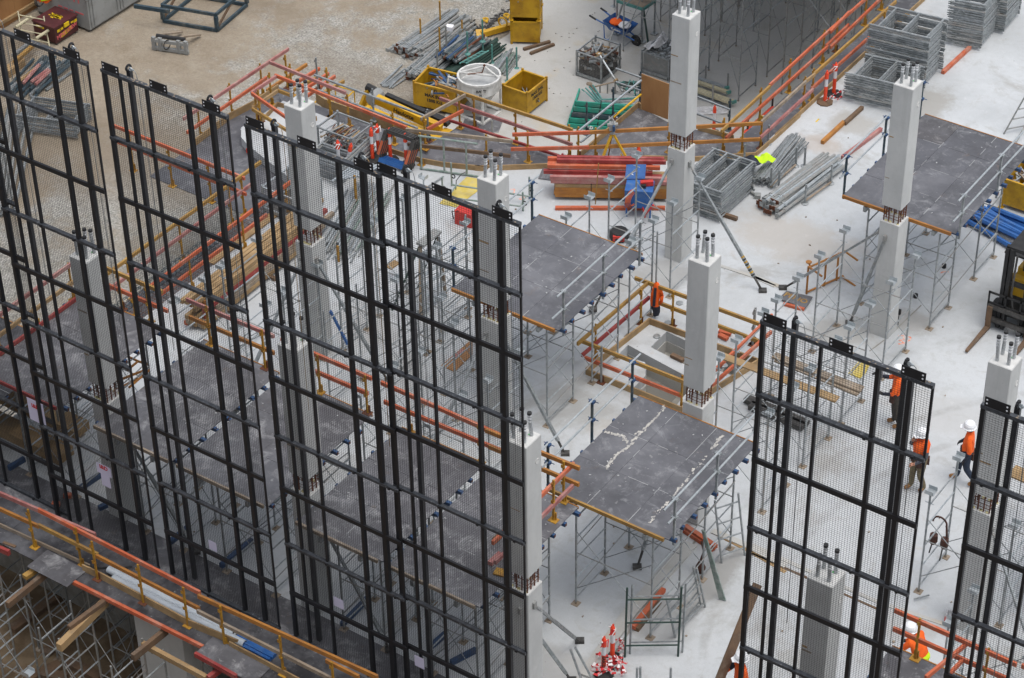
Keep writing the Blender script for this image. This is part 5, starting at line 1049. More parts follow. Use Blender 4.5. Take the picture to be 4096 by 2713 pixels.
# green hire panels
hp = Y_('E7', 20, 1330); hq = Y_('E7', 600, 1370); hd = (Y_('E7', 640, 1290) - Y_('E7', 60, 1240)).normalized(); hn = V((-hd.y, hd.x, 0))
base = Y_('E7', 60, 1420)
for k in range(5):
    t = thing('trench_sheet', ('bottom', 'second from bottom', 'middle white-lettered', 'fourth', 'topmost')[k] + ' green steel panel in the stack by the edge rail', 'steel panel', base, 'stacked green steel panels')
    o = base + hd * (.05 * k) + hn * (.06 * k) + V((0, 0, .05 + .17 * k)); q = MB(); L = 2.3; a_ = [o, o + hd * L, o + hd * L + hn * .75, o + hn * .75]
    q.hexa([a_[0], a_[1], a_[2], a_[3]] + [p + V((0, 0, .05)) for p in a_]); part(t, 'plate', q, 'container_grey' if k == 4 else 'teal_paint')
    q = MB(); q.beam(o + V((0, 0, .08)) + hd * .0, o + hd * L + V((0, 0, .08)), .05, .15); part(t, 'side_channel', q, 'navy_steel' if k == 2 else 'teal_paint')
    q = MB(); q.beam(o + V((0, 0, .08)), o + hn * .75 + hd * .0 + V((0, 0, .08)), .05, .15); part(t, 'end_channel', q, 'teal_paint')
    if k == 2: lettering(t, 'HIRE', o + hd * 1.3 - hn * .028 + V((0, 0, .08)), hd, (0, 0, 1), .14, 'paper', .004); lettering(t, '1300', o + hd * .75 - hn * .028 + V((0, 0, .08)), hd, (0, 0, 1), .1, 'text_white', .004); lettering(t, 'PLACE', o + hd * 1.9 - hn * .028 + V((0, 0, .08)), hd, (0, 0, 1), .14, 'paper', .004)
    if k == 0: lettering(t, 'LD', o + hd * .7 - hn * .028 + V((0, 0, .08)), hd, (0, 0, 1), .15, 'text_white', .01); lettering(t, 'www.', o + hd * 1.5 - hn * .028 + V((0, 0, .08)), hd, (0, 0, 1), .1, 'text_white', .003)
for s in (.9, 2.0): q = MB(); q.beam(base + hd * s - hn * .06 + V((0, 0, .02)), base + hd * (s + .1) + hn * .25 + V((0, 0, .98)), .03, .01); single('strap', q, 'rubber_black', 'black strap round green panels, ' + ('left' if s < 1 else 'right'), 'strap')
for k in range(4):
    p = Y_('E7', 215 + 40 * k, 985 - 15 * k, .75 + .02 * k); p2 = Y_('E7', 395 + 14 * k, 1140 - 14 * k, .8 + .02 * k); p3 = Y_('E7', 800, 1200 - 40 * k, .75 + .02 * k)
    t = thing('tubular_rail', 'teal tubular frame laid in the nested set over the green panels', 'steel frame', p, 'nested teal frames over the green panels'); q = MB(); q.path([p, p2], .028, 6); part(t, 'end_tube', q, 'teal_tube'); q = MB(); q.path([p2, p3], .026, 6); part(t, 'side_tube', q, 'teal_tube' if k % 2 else 'galvanised')
scraps('teal_brackets', 'small teal brackets lying by the plywood sheet', None, Y_('E7', 760, 1030, .3), .9, .5, .2, 14, 0, ('teal_tube', 'dark_green_tube'), (.3, .8), (.015, .02))
# standing plywood sheet on the walkway
a, b = g('E7', 862, 1200, -.12), g('E7', 1160, 1315, -.12); q = MB(); q.beam(a + V((0, 0, .58)), b + V((0, 0, .58)), .02, 1.16); single('plywood_sheet', q, 'plywood_face', 'large stained plywood sheet standing upright left of tall column', 'plywood sheet')
# steel rail frame beside it
rail_run('galvanised tube rails meeting the upright plywood sheet', [g('E7', 853, 1140, -.12), g('E7', 555, 1310, -.12), g('E7', 265, 1480, -.12), g('E7', 1830, 1440, -.12)],
         [(g('E7', 585, 755, 1.0), g('E7', 865, 855, 1.0), 'galvanised', .04), (g('E7', 590, 905, .5), g('E7', 865, 1000, .5), 'galvanised', .04), (g('E7', 180, 1440, .95), g('E7', 868, 885, .95), 'galvanised_bright', .045), (g('E7', 200, 1568, .5), g('E7', 600, 1250, .5), 'galvanised', .04), (g('E7', 560, 1290, .5), g('E7', 865, 1040, .5), 'bright_yellow', .04),
          (g('E4', 800, 380, .95), g('E4', 1155, 520, .95), 'galvanised', .045), (g('E4', 790, 565, .5), g('E4', 1100, 680, .5), 'galvanised', .045)], h=1.05, pm='navy_steel', rw=.045, rh=.045)
rail_run('galvanised tube guard rail above the boom lift', [g('E1', 1575, 430, -.12), g('E2', 540, 640, -.12), g('E2', 1140, 870, -.12)],
         [(g('E1', 1530, 275, 1.0), g('E2', 1100, 590, 1.0), 'galvanised', .05), (g('E1', 1570, 440, .5), g('E2', 1020, 725, .5), 'galvanised', .05)], h=1.05, pm='galvanised', rw=.05, rh=.05)
for i, (p, q_, m) in enumerate(((('E1', 1010, 450), ('E1', 1450, 160), 'ochre_timber'), (('E1', 1120, 490), ('E1', 1590, 205), 'orange_timber'), (('E1', 1250, 470), ('E1', 1550, 310), 'yellow_timber'), (('E1', 1370, 470), ('E1', 1690, 260), 'orange_timber'), (('E1', 1450, 510), ('E1', 1760, 290), 'orange_timber'), (('E1', 1640, 470), ('E1', 1860, 345), 'yellow_timber'))):
    q = MB(); q.beam(g(*p, -.4), g(*q_, -.4), .065, .1); single('bearer_timber', q, m, ('ochre', 'bright orange', 'short yellow', 'faded orange', 'rightmost orange', 'rightmost yellow')[i] + ' timber bearer projecting past the north-west walkway', 'timber')
# white raised precast piece at slab corner: slanted soffit edge
q = MB(); q.panel(g('E1', 725, 870, -.02), g('E1', 1000, 1260, -.3), g('E1', 1270, 1420, -.3), g('E1', 1240, 1300, -.02), .02); single('slab_edge_form', q, 'white_plastic', 'white slab edge form at the north-west corner', 'edge form')
q = MB(); q.cbox(g('E1', 805, 1110, -.25), .06, .1, .18); single('red_block', q, 'red_plastic', 'small red block under the white slab edge', 'block')
# gear right of the tall column on the lower slab
for k in range(3):
    t = thing('steel_plank', ('white perforated', 'grey', 'galvanised')[k] + ' steel plank lying right of the tall column' + ('' if k else ', nearest'), 'steel plank', Y_('E4', 1000, 300)); a, b = [(('E4', 700, 270), ('E4', 1185, 440)), (('E4', 720, 190), ('E4', 1140, 330)), (('E4', 720, 150), ('E4', 1120, 280))][k]
    q = MB(); q.beam(Y_(*a, .25), Y_(*b, .25), .24 if k == 0 else .15, .06); part(t, 'deck', q, ('cream', 'cream', 'galvanised_bright')[k])
    if k == 0:
        q = MB(); A, B = Y_(*a, .283), Y_(*b, .283); s = (B - A).normalized().cross(V((0, 0, 1)))
        for i in range(16):
            for j in (-.06, 0, .06): q.cbox(A.lerp(B, i / 16) + s * j, .03, .02, .004)
        part(t, 'perforations', q, 'dull_tube', kind='stuff')
    q = MB(); q.cbox(Y_(*b, .25), .06, .26 if k == 0 else .16, .1, -.5); part(t, 'end_cap', q, 'teal_tube')
pile('steel_tube', 'thin grey tube in the bundle under the white perforated plank', 'tube', 'thin grey tubes under the perforated plank', Y_('E4', 700, 360), Y_('E4', 1050, 460), .35, 7, .025, 'galvanised', 2, .03)
for i, (px, py, h) in enumerate(((885, 200, .55), (1128, 300, .6), (962, 470, .75))):
    b = Y_('E4', px, py); tube_single(('far', 'right', 'near')[i] + ' rack stake holding the steel planks right of tall column', b, b + V((0, 0, h)), .03, 'dull_tube', 'rack_post', 'rack post')
q = MB(); q.grid(lambda u, v: Y_('E4', 790 + 340 * u, 490 + 90 * v - 20 * u, .03 + .06 * abs(math.sin(9 * u) * math.cos(7 * v))), 10, 6); single('plastic_sheet', q, 'plastic_sheet', 'crumpled clear plastic on the lower slab', 'plastic sheet')
# orange skip
sk0, sk1 = V((-29.35, 54.7, YZ)), V((-28.4, 54.95, YZ))
t = thing('waste_skip', 'orange steel waste bin with white number, below the orange rails', 'skip bin', (-28.8, 54.3, YZ))
q = MB(); q.box(-28.85, 53.6, YZ + .15, -27.75, 55.3, YZ + 1.0); part(t, 'body', q, 'skip_orange')
q = MB(); q.hexa([(-28.9, 53.55, YZ + 1.0), (-27.7, 53.55, YZ + 1.0), (-27.7, 55.35, YZ + 1.0), (-28.9, 55.35, YZ + 1.0), (-28.75, 53.8, YZ + 1.14), (-27.85, 53.8, YZ + 1.14), (-27.85, 55.15, YZ + 1.14), (-28.75, 55.15, YZ + 1.14)]); part(t, 'lid', q, 'skip_orange')
q = MB(); q.box(-28.8, 53.56, YZ + .25, -28.35, 53.6, YZ + .9); q.box(-28.25, 53.56, YZ + .25, -27.8, 53.6, YZ + .9); part(t, 'door', q, 'skip_orange')
lettering(t, '102 81', (-27.742, 54.3, YZ + .82), (0, 1, 0), (0, 0, 1), .16, 'text_white', .004); lettering(t, 'SAFE', (-27.742, 54.3, YZ + .62), (0, 1, 0), (0, 0, 1), .14, 'text_white', .004)
for x, y in ((-28.8, 53.7), (-27.9, 53.7), (-28.8, 55.2)): q = MB(); q.tube((x, y, YZ + .1), (x, y, YZ + 1.4), .03, 6); part(t, 'lifting_post', q, 'rubber_black')
for k in range(3): q = MB(); q.cbox((-28.3 + .1 * k, 54.6 + .2 * k, YZ + 1.17 + .04 * k), 1.0, .14, .05, .5 + .12 * k); single('offcut_board', q, 'cream', ('lowest', 'middle', 'top')[k] + ' cream offcut board lying on the orange skip', 'board')
# boom lift
bl0, bl1 = Y_('E2', 560, 640), Y_('E2', 1320, 870)
bd = (bl1 - bl0); bd.z = 0; bl = bd.normalized(); bn = V((-bl.y, bl.x, 0)); oc = Y_('E2', 900, 760, 1.25); oc.z = YZ
t = thing('boom_lift', 'yellow articulated boom lift folded up below the north walkway', 'boom lift', oc)
def bx(u0, v0, z0, u1, v1, z1): q = MB(); q.hexa([oc + bl * a + bn * b + V((0, 0, c)) for c in (z0, z1) for a, b in ((u0, v0), (u1, v0), (u1, v1), (u0, v1))]); return q
part(t, 'chassis', bx(-1.1, -.55, .3, 1.5, .55, .75), 'dark_iron')
for u_ in (-.8, 1.1):
    for v_ in (-.62, .62): 
        q = MB(); q.tube(oc + bl * u_ + bn * (v_ - .12) + V((0, 0, .34)), oc + bl * u_ + bn * (v_ + .12) + V((0, 0, .34)), .34, 16); w_ = part(t, 'wheel', q, 'rubber_black'); q = MB(); q.tube(oc + bl * u_ + bn * (v_ - .13) + V((0, 0, .34)), oc + bl * u_ + bn * (v_ + .13) + V((0, 0, .34)), .18, 12); part(w_, 'rim', q, 'yellow_paint')
part(t, 'turret', bx(-1.0, -.5, .75, 1.0, .5, 1.25), 'bright_yellow'); part(t, 'counterweight', bx(1.02, -.55, .7, 1.75, .55, 1.35), 'dark_iron')
q = MB(); cwp = oc + bl * 1.35 + V((0, 0, 1.36)); q.hexa([cwp + bl * a + bn * b + V((0, 0, c)) for c, sc_ in ((0, 1), (.18, .7)) for a, b in ((-.32 * sc_, -.5 * sc_), (.36 * sc_, -.5 * sc_), (.36 * sc_, .5 * sc_), (-.32 * sc_, .5 * sc_))]); part(t, 'engine_cover', q, 'bright_yellow')
for v_, zz, uu, m in ((-.28, 1.55, (-1.25, 1.2), 'bright_yellow'), (.12, 1.75, (-1.1, 1.15), 'bright_yellow')):
    q = MB(); q.beam(oc + bl * uu[0] + bn * v_ + V((0, 0, zz + .25)), oc + bl * uu[1] + bn * v_ + V((0, 0, zz - .12)), .2, .26); part(t, 'boom_arm', q, m)
q = MB(); q.beam(oc - bl * 1.25 - bn * .28 + V((0, 0, 1.85)), oc - bl * .9 - bn * .28 + V((0, 0, 1.1)), .28, .45); part(t, 'boom_knuckle', q, 'bright_yellow')
q = MB(); q.beam(oc - bl * .95 + bn * .42 + V((0, 0, 2.02)), oc + bl * .4 + bn * .42 + V((0, 0, 1.82)), .16, .12); q.beam(oc + bl * .45 + bn * .40 + V((0, 0, 1.84)), oc + bl * 1.25 + bn * .40 + V((0, 0, 1.68)), .22, .15); part(t, 'cable_tray', q, 'rubber_black')
q = MB(); q.tube(oc - bl * 1.25 + bn * .05 + V((0, 0, 1.95)), oc - bl * 1.25 + bn * .5 + V((0, 0, 1.95)), .2, 10); part(t, 'pivot', q, 'container_grey')
jib = [(oc - bl * 1.55 + bn * .45 + V((0, 0, 2.05)), oc - bl * 1.95 - bn * .1 + V((0, 0, .75))), (oc - bl * 1.3 + bn * .3 + V((0, 0, 1.95)), oc - bl * 1.7 - bn * .25 + V((0, 0, .7)))]
for a, b in jib: q = MB(); q.beam(a, b, .14, .18); part(t, 'jib', q, 'bright_yellow')
q = MB(); q.tube(jib[0][0] + V((0, 0, .05)) - bl * .1, jib[0][0] + bl * .35 + V((0, 0, -.05)), .12, 8); part(t, 'hose_roll', q, 'rubber_black')
bk = oc - bl * 2.75 + bn * .1 + V((0, 0, .45)); q = MB()
def bp(a, b, c): return bk + bl * a + bn * b + V((0, 0, c))
for z in (0, .55, 1.05):
    q.path([bp(-.35, -.75, z), bp(.35, -.75, z), bp(.35, .75, z), bp(-.35, .75, z), bp(-.35, -.75, z)], .022, 6)
for a, b in ((-.35, -.75), (.35, -.75), (.35, .75), (-.35, .75), (-.35, 0), (.35, 0)): q.tube(bp(a, b, 0), bp(a, b, 1.05), .02, 6)
b_ = part(t, 'basket', q, 'bright_yellow'); q = MB(); q.cbox(bp(0, 0, .02), .7, 1.45, .03, math.atan2(bl.y, bl.x)); part(b_, 'basket_floor', q, 'yellow_paint'); q = MB(); q.cbox(bp(.3, .1, .95), .2, .4, .2, math.atan2(bl.y, bl.x)); part(b_, 'control_box', q, 'dark_iron')
lettering(t, 'HA12IP', oc - bl * .35 - bn * .505 + V((0, 0, 1.05)), bl, (0, 0, 1), .3, 'text_black', .008)
lettering(t, 'instant Access', oc - bl * .65 - bn * .385 + V((0, 0, 1.70)), bl + V((0, 0, -.15)), (0, 0, 1), .15, 'text_blue', .004); lettering(t, '1300 10 20 50', oc + bl * .45 - bn * .385 + V((0, 0, 1.54)), bl + V((0, 0, -.15)), (0, 0, 1), .13, 'paper', .003)
lettering(t, 'Haulotte', oc - bl * .1 + bn * .015 + V((0, 0, 1.82)), bl + V((0, 0, -.15)), (0, 0, 1), .2, 'text_black', .005)
lettering(t, 'instant', oc + bl * 1.4 - bn * .556 + V((0, 0, .85)), bl, (0, 0, 1), .2, 'text_blue', .006); lettering(t, '12357', oc + bl * 1.4 - bn * .556 + V((0, 0, 1.15)), bl, (0, 0, 1), .13, 'paper', .003)

# low building block across the pit, out of view, added to shade the pit
t = thing('shading_building', 'unseen grey building added across the pit to shade it', 'building', (-25, 4, YZ))
q = MB(); q.box(-75, -6, YZ, 25, 8, 11.5); part(t, 'wall', q, 'container_grey')
for fl in range(3):
    for k in range(14):
        q = MB(); q.box(-72 + 7 * k, 8.0, YZ + 1.2 + 4.4 * fl, -68 + 7 * k, 8.06, YZ + 3.4 + 4.4 * fl); part(t, 'window', q, 'glass_dark')
# ================================================================ THINGS ON THE MAIN SLAB
# red / orange / ochre timber stack beside the tall column
tsA, tsB = V((-29.25, 43.9, 0)), V((-26.55, 45.55, 0)); td = (tsB - tsA).normalized(); tn = V((-td.y, td.x, 0))
L_ = 3.0
def stack_timber(label, u0, L, row, z, m, w_=.075, h=.10, group=None, rows=8):
    p = tsA + td * u0 + tn * (.05 + row * w_ * 1.06) + V((0, 0, z)); q = MB(); q.beam(p, p + td * L, w_, h); return single('timber_beam', q, m, label, 'timber', group)
for lay in range(4):
    for r in range(7):
        m = 'ochre_timber' if lay < 3 else 'raw_timber'
        lab = 'ochre timber in the strapped lower bundle under the red timbers' if lay < 3 else 'raw weathered timber topping the strapped ochre bundle'
        stack_timber(lab, R.uniform(-.02, .02), L_, r, .16 + lay * .105, m, .095, .10, 'ochre timbers in the strapped bundle' if lay < 3 else 'raw timbers topping the ochre bundle')
for r in range(2):
    for s in (.3, 1.5, 2.6): 
        q = MB(); p = tsA + td * s + V((0, 0, .05)); q.beam(p - tn * .05, p + tn * .75, .08, .1)
    single('skid_timber', q, 'dark_timber', 'dark skid timber under the ochre bundle, ' + ('left' if r == 0 else 'right'), 'timber')
q = MB(); p = tsA + td * .98; q.beam(p - tn * .004 + V((0, 0, .1)), p - tn * .004 + V((0, 0, .56)), .02, .005, up=tuple(tn)); q.beam(p + V((0, 0, .565)), p + tn * .72 + V((0, 0, .565)), .02, .005); single('strap', q, 'rubber_black', 'black strap round the ochre timber bundle', 'strap')
for i, (u0, L, row, z, m, lab) in enumerate(((-.1, 3.1, 0, .60, 'pink_timber', 'faded pink timber just above the ochre bundle, front'), (-.1, 3.1, 1.1, .60, 'pink_timber', 'second faded pink timber above the ochre bundle'), (-.12, 3.0, 0, .71, 'pink_timber', 'upper faded pink timber at the front of the stack'), (-.3, 2.9, 2.5, .72, 'red_timber', 'dull red timber protruding left from the stack'),
        (-.05, 2.9, 2.3, .62, 'red_timber', 'hidden red timber behind the pink ones'), (-.2, 3.0, 3.0, .86, 'orange_timber', 'bright orange timber lying across the stack'), (-.2, 2.8, 4.0, .86, 'orange_timber', 'second orange timber behind the bright one'), (-.2, 2.4, 5.0, .95, 'orange_timber', 'short faded orange timber at the back left'), (.05, 2.9, 3.9, .98, 'red_timber', 'long red timber crowning the stack'), (.05, 2.85, 4.9, 1.0, 'red_timber', 'rear red timber crowning the stack'))):
    stack_timber(lab, u0, L, row, z, m, .10, .105)
for p, q_, m, l in ((g('C1', 385, 1450, .05), g('C1', 1150, 1450, .05), 'orange_timber', 'faded orange timber lying alone in front of the stack'), (g('E3', 1390, 1290, .3), g('E3', 1470, 1370, .3), 'orange_timber', 'orange timber end poking out behind the shoring tower')):
    q = MB(); q.beam(p, q_, .1, .09); single('timber_beam', q, m, l, 'timber')
q = MB(); q.prism([xy(g('E3', *p)) for p in ((695, 1285), (745, 1170), (900, 1190), (870, 1310))], .01, .03); single('plywood_sheet', q, 'formply', 'dark plywood offcut lying left of the timber stack', 'plywood sheet')
# measuring staff
tube_single('thin yellow measuring pole standing before the timber stack', g('E3', 1325, 1560), g('E3', 1360, 1110, 1.5), .014, 'yellow_timber', 'measuring_pole', 'pole')
# survey tripod
tc = V((-29.02, 46.4, -.1)); t = thing('survey_tripod', 'yellow-legged survey tripod with grey instrument', 'tripod', tc)
for k in range(3):
    a = .3 + k * 2.094; f = tc + V((.38 * math.cos(a), .38 * math.sin(a), 0)); q = MB(); q.beam(tc + V((0, 0, 1.0)), f + V((0, 0, .3)), .06, .05); q.beam(f + (tc - f) * .35 + V((0, 0, .35)), f, .03, .025); part(t, 'leg', q, 'bright_yellow' if k != 1 else 'ochre_timber')
q = MB(); q.lathe(tc + V((0, 0, 1.0)), [(.09, -.03), (.09, .03), (.06, .05), (.06, .1)], 10); part(t, 'head', q, 'container_grey')
q = MB(); q.cbox(tc + V((0, 0, 1.2)), .17, .2, .2, .6); q.tube(tc + V((-.1, -.1, 1.25)), tc + V((.12, .08, 1.25)), .055, 8); q.path([tc + V((-.07, .06, 1.3)), tc + V((-.03, .03, 1.42)), tc + V((.05, -.03, 1.42)), tc + V((.08, -.06, 1.3))], .018, 5); i_ = part(t, 'instrument', q, 'container_grey')
q = MB(); q.cbox(tc + V((.08, -.06, 1.2)), .06, .14, .16, .6); part(i_, 'keypad', q, 'blue_steel')
# cones
def cone(label, p, h=.42):
    p = V(p); t = thing('traffic_cone', label, 'traffic cone', p); q = MB(); q.cbox(p + V((0, 0, .015)), .3, .3, .03, .5); part(t, 'base', q, 'cone_orange'); q = MB(); q.lathe(p + V((0, 0, .03)), [(.11, 0), (.03, h), (.025, h)], 12); part(t, 'body', q, 'cone_orange')
cone('small orange traffic cone behind the red timber stack', g('E3', 1800, 1062))
# bollards
def bollard(label, p, tape=False, base=True, lean=(0, 0), h=1.0, txt=None, band=True, basem='rubber_black', z=0):
    p = V(p); t = thing('safety_bollard', label, 'bollard', p)
    top = p + V((lean[0], lean[1], h)); b0 = p + V((0, 0, .05)); d = top - b0
    q = MB(); q.tube(b0, b0 + d * .52, .055, 10, r2=.05); q.tube(b0 + d * .78, b0 + d * .97, .06, 10, r2=.05); q.tube(b0 + d * .97, top, .045, 10, r2=.03); part(t, 'post', q, 'cone_orange')
    q = MB(); q.tube(b0 + d * .52, b0 + d * .78, .049, 10); part(t, 'reflective_band', q, 'reflective')
    q = MB(); q.ring(top + V((0, 0, .02)), .035, .014, 'X', 8, 5); part(t, 'handle', q, 'cone_orange')
    if base: q = MB(); q.lathe(p, [(.24, 0), (.24, .04), (.1, .075)], 8); part(t, 'base', q, basem)
    if tape:
        for k in range(5):
            a = R.uniform(0, 6); q = MB(); e = top + V((0, 0, -.06)); q.path([e + V((.05 * math.cos(a), .05 * math.sin(a), 0)), e + V((.09 * math.cos(a + 1), .09 * math.sin(a + 1), .03)), e + V((.12 * math.cos(a), .12 * math.sin(a), -.1))], .012, 4); part(t, 'tied_tape', q, 'tape_red' if k % 2 else 'tape_white')
    if txt:
        lettering(t, txt, b0 + d * .3 + V((.03, -.052, 0)), (0, 0, -1), (.85, .5, 0), .1, 'text_black', .003)
    return t
bollard('leftmost of two leaning-together bollards by the bolt cage, orange with grey band', g('E2', 525, 1075)); bollard('bollard with tied tape top beside the cage and black signs', g('E2', 590, 1035), tape=True)
bollard('orange bollard behind the stacked black and blue signs', g('E2', 722, 1080)); bollard('faded orange bollard right of the stacked signs on octagonal base', g('E2', 897, 1140))
bollard('bollard with white tape behind the third screen, upright', g('E2', 160, 1215), tape=True, base=False); bollard('bollard tilted right behind the third screen', g('E2', 225, 1215), lean=(.22, .05), h=.95, base=False)
bollard('orange bollard on stone base nearest the frame stack, wrapped at foot', g('D1', 528, 715), basem='dark_timber'); bollard('taller-looking bollard wound with red and white tape by frame stack', g('E5', 645, 1040), tape=True)
bollard('front bollard with black lettering and tape heap, lower middle', g('C3', 722, 1530), tape=True, txt='EASCOM'); bollard('rear bollard with tape knot beside the grey ladder frame', g('C3', 782, 1445), tape=True)
bollard('small bollard on lower slab right of the tall column', Y_('E4', 975, 790), base=True)
def tape(label, pts, w_=.06):
    t = thing('barrier_tape', label, 'barrier tape', pts[0])
    P = []
    for a, b in zip(pts[:-1], pts[1:]):
        n = max(2, int((V(b) - V(a)).length / .09)); P += [V(a).lerp(V(b), k / n) for k in range(n)]
    for k, (a, b) in enumerate(zip(P[:-1], P[1:])):
        q = MB(); q.beam(a, b, .004, w_, up=(.3, .2, 1)) if k % 3 else q.beam(a, b, w_, .004); part(t, 'stripe', q, 'tape_red' if k % 2 else 'tape_white')
tape('red and white tape strung between bollards and frame stack', [g('E5', 560, 1110, .1), g('E5', 620, 1060, .35), g('E5', 700, 1095, .03), g('E5', 770, 1020, .05), g('E5', 760, 990, .3), g('E5', 650, 1040, .06), g('E5', 540, 1130, .06)])
tape('red and white tape trailing over the frame stack behind bollards', [g('E5', 690, 720, .85), g('E5', 610, 790, .6), g('E5', 590, 830, .4)]); tape('red and white tape tail between the two frame stacks', [g('E5', 900, 800, .3), g('E5', 970, 735, .35)])
rr = random.Random(3)
tape('tangled heap of red and white tape round the lower bollards', [g('C3', 690 + rr.uniform(-70, 200), 1400 + rr.uniform(-20, 150), .03 + rr.uniform(0, .22)) for k in range(30)])
tape('tangled tape hanging behind the rear lower bollard', [g('C3', 830 + rr.uniform(-25, 45), 1290 + k * 7, .1 + rr.uniform(0, .3)) for k in range(14)])
tape('scrap of red and white tape on walkway behind tripod', [g('E3', 960 + rr.uniform(-20, 60), 1005 + rr.uniform(-20, 30), .02 + rr.uniform(0, .05)) for k in range(12)])
# stacked warning signs
for k in range(4):
    o = V((-34.33 + .03 * k, 42.68 + .06 * k, 0)); t = thing('frame_sign', ('front', 'second', 'third', 'rear')[k] + ' black sign frame leaning in the row between bollards', 'sign', o, 'black and blue sign frames between bollards')
    up = V((.18, .30, .95)).normalized() * 1.05; sx = V((.92, .02, 0))
    for a in (0, 1): q = MB(); q.beam(o + sx * a, o + sx * a + up, .12, .03, up=(0, 1, 0)); l_ = part(t, 'upright', q, 'dark_iron'); q = MB(); q.beam(o + sx * a + up * .3 - V((0, .02, 0)), o + sx * a + up * .7 - V((0, .02, 0)), .08, .01, up=(0, 1, 0)); part(l_, 'orange_print', q, 'orange_timber')
    q = MB(); q.beam(o + up, o + sx + up, .03, .12); part(t, 'top_bar', q, 'dark_iron'); q = MB(); q.beam(o + up * .16, o + sx + up * .16, .02, .12, up=tuple(up)); part(t, 'blue_strip', q, 'bright_blue')
# cage of shoring tubes on the main slab
cage('wire cage full of short rusty bolts and tubes by the white column', (-35.27, 42.6, 0), 1.17, .9, .95, 0)
for k in range(72):
    a = g('B1', 0, 0, 0); x = -35.75 + 1.0 * R.random(); y = 42.55 + R.uniform(-.1, .1); z = .49 + .07 * (k // 14) + R.uniform(-.02, .02)
    m = R.choice(('galvanised', 'galvanised', 'dull_tube', 'rust', 'raw_timber')); q = MB(); L = R.uniform(.25, .36); sk = R.uniform(-.08, .08); q.tube((x - sk, y - L, z), (x + sk, y + L, z + R.uniform(-.02, .02)), .018, 6); q.tube((x - sk, y - L, z), (x - sk, y - L + .05, z), .03, 6)
    single('threaded_bolt', q, m, 'short steel bolt lying in the wire cage by the white column', 'bolt', 'short bolts in the main slab cage')
q = MB(); q.box(-35.8, 42.2, .14, -34.75, 43.0, .46); single('bolt_heap', q, 'dull_tube', 'packed bolts at the bottom of the slab cage', 'bolts')['kind'] = 'stuff'
# ladder guard frame lying by the white-topped rail
t = thing('steel_trestle', 'upright grey-green ladder guard frame under the white-topped rail', 'steel frame', g('E2', 1060, 1165))
a, b = g('E2', 1045, 1165, .04), g('E2', 1690, 1255, .04); up = V((0, 0, 1.05))
q = MB(); q.tube(a, b, .03, 7); part(t, 'bottom_tube', q, 'green_tube'); q = MB(); q.tube(a + up, b + up, .03, 7); part(t, 'top_tube', q, 'green_tube')
for f in (.03, .42, .80): q = MB(); q.tube(a.lerp(b, f), a.lerp(b, f) + up, .028, 7); part(t, 'upright', q, 'green_tube')
# yellow mat and ladder frame
q = MB(); q.prism([xy(g('E2', *p)) for p in ((1330, 1480), (1560, 1265), (1680, 1285), (1680, 1420), (1440, 1600), (1260, 1555))], .004, .018); single('yellow_mat', q, 'pale_yellow', 'yellow fabric mat lying on slab beside the column', 'mat')
t = thing('scaffold_section', 'grey-green scaffold frame lying over the yellow mat', 'scaffold frame', g('E2', 1400, 1400)); a, b, c, d = g('E2', 1300, 1470, .25), g('E2', 1390, 1350, .25), g('C1', 200, 1350, .2), g('C1', 160, 1420, .2)
for P, Q in ((g('E2', 1395, 1345, .3), g('E2', 1395, 1345, .3) + (g('C1', 210, 1370, .25) - g('E2', 1395, 1345, .3))), (g('E2', 1300, 1480, .25), g('C1', 170, 1440, .25))): q = MB(); q.tube(P, Q, .026, 7); part(t, 'stile', q, 'green_tube')
for f in (.06, .5, .95): q = MB(); A_, B_ = g('E2', 1395, 1345, .3), g('C1', 210, 1370, .25); C_, D_ = g('E2', 1300, 1480, .25), g('C1', 170, 1440, .25); q.tube(A_.lerp(B_, f), C_.lerp(D_, f), .022, 6); part(t, 'rung', q, 'green_tube')
for p, h in ((g('E2', 1395, 1360), .75), (g('E2', 1295, 1470), .6), (g('C1', 205, 1385), .7), (g('C1', 160, 1470), .6)): q = MB(); q.tube(p, p + V((0, 0, h)), .026, 7); part(t, 'leg', q, 'green_tube'); q = MB(); q.ring(p + V((.06, 0, h * .45)), .06, .016, 'Y', 9, 5); part(t, 'ring_lug', q, 'rubber_black')
q = MB(); q.path([g('E2', 1560, 1200, .05), g('E2', 1500, 1230, .4), g('E2', 1445, 1300, .35), g('E2', 1440, 1400, .05)], .012, 5); single('black_cable', q, 'rubber_black', 'black cable looping over the grey-green ladder frame', 'cable')
t = thing('steel_prop', 'steel prop lying on slab left of the yellow mat', 'steel prop', g('E2', 1090, 1400)); q = MB(); q.tube(g('E2', 930, 1500, .05), g('E2', 1305, 1255, .05), .024, 6); part(t, 'tube', q, 'galvanised')
t = thing('prop_fork', 'galvanised U-head standing on slab left of the yellow mat', 'prop head', g('E2', 1090, 1420)); q = MB(); b = g('E2', 1090, 1440); q.tube(b, b + V((0, 0, .5)), .022, 6); q.cbox(b + V((0, 0, .5)), .2, .16, .012); q.cbox(b + V((-.1, 0, .55)), .01, .16, .1); q.cbox(b + V((.1, 0, .55)), .01, .16, .1); part(t, 'head', q, 'galvanised_bright')
t = thing('carry_case', 'red carry case behind the fourth mesh screen', 'case', g('F2', 1800, 830)); b = g('F2', 1800, 830); q = MB(); q.cbox(b + V((0, .1, .22)), .5, .3, .42, .1); part(t, 'body', q, 'red_plastic'); q = MB(); q.path([b + V((-.3, -.02, .1)), b + V((-.33, -.05, .35)), b + V((-.1, -.06, .45))], .015, 5); part(t, 'strap', q, 'rubber_black')
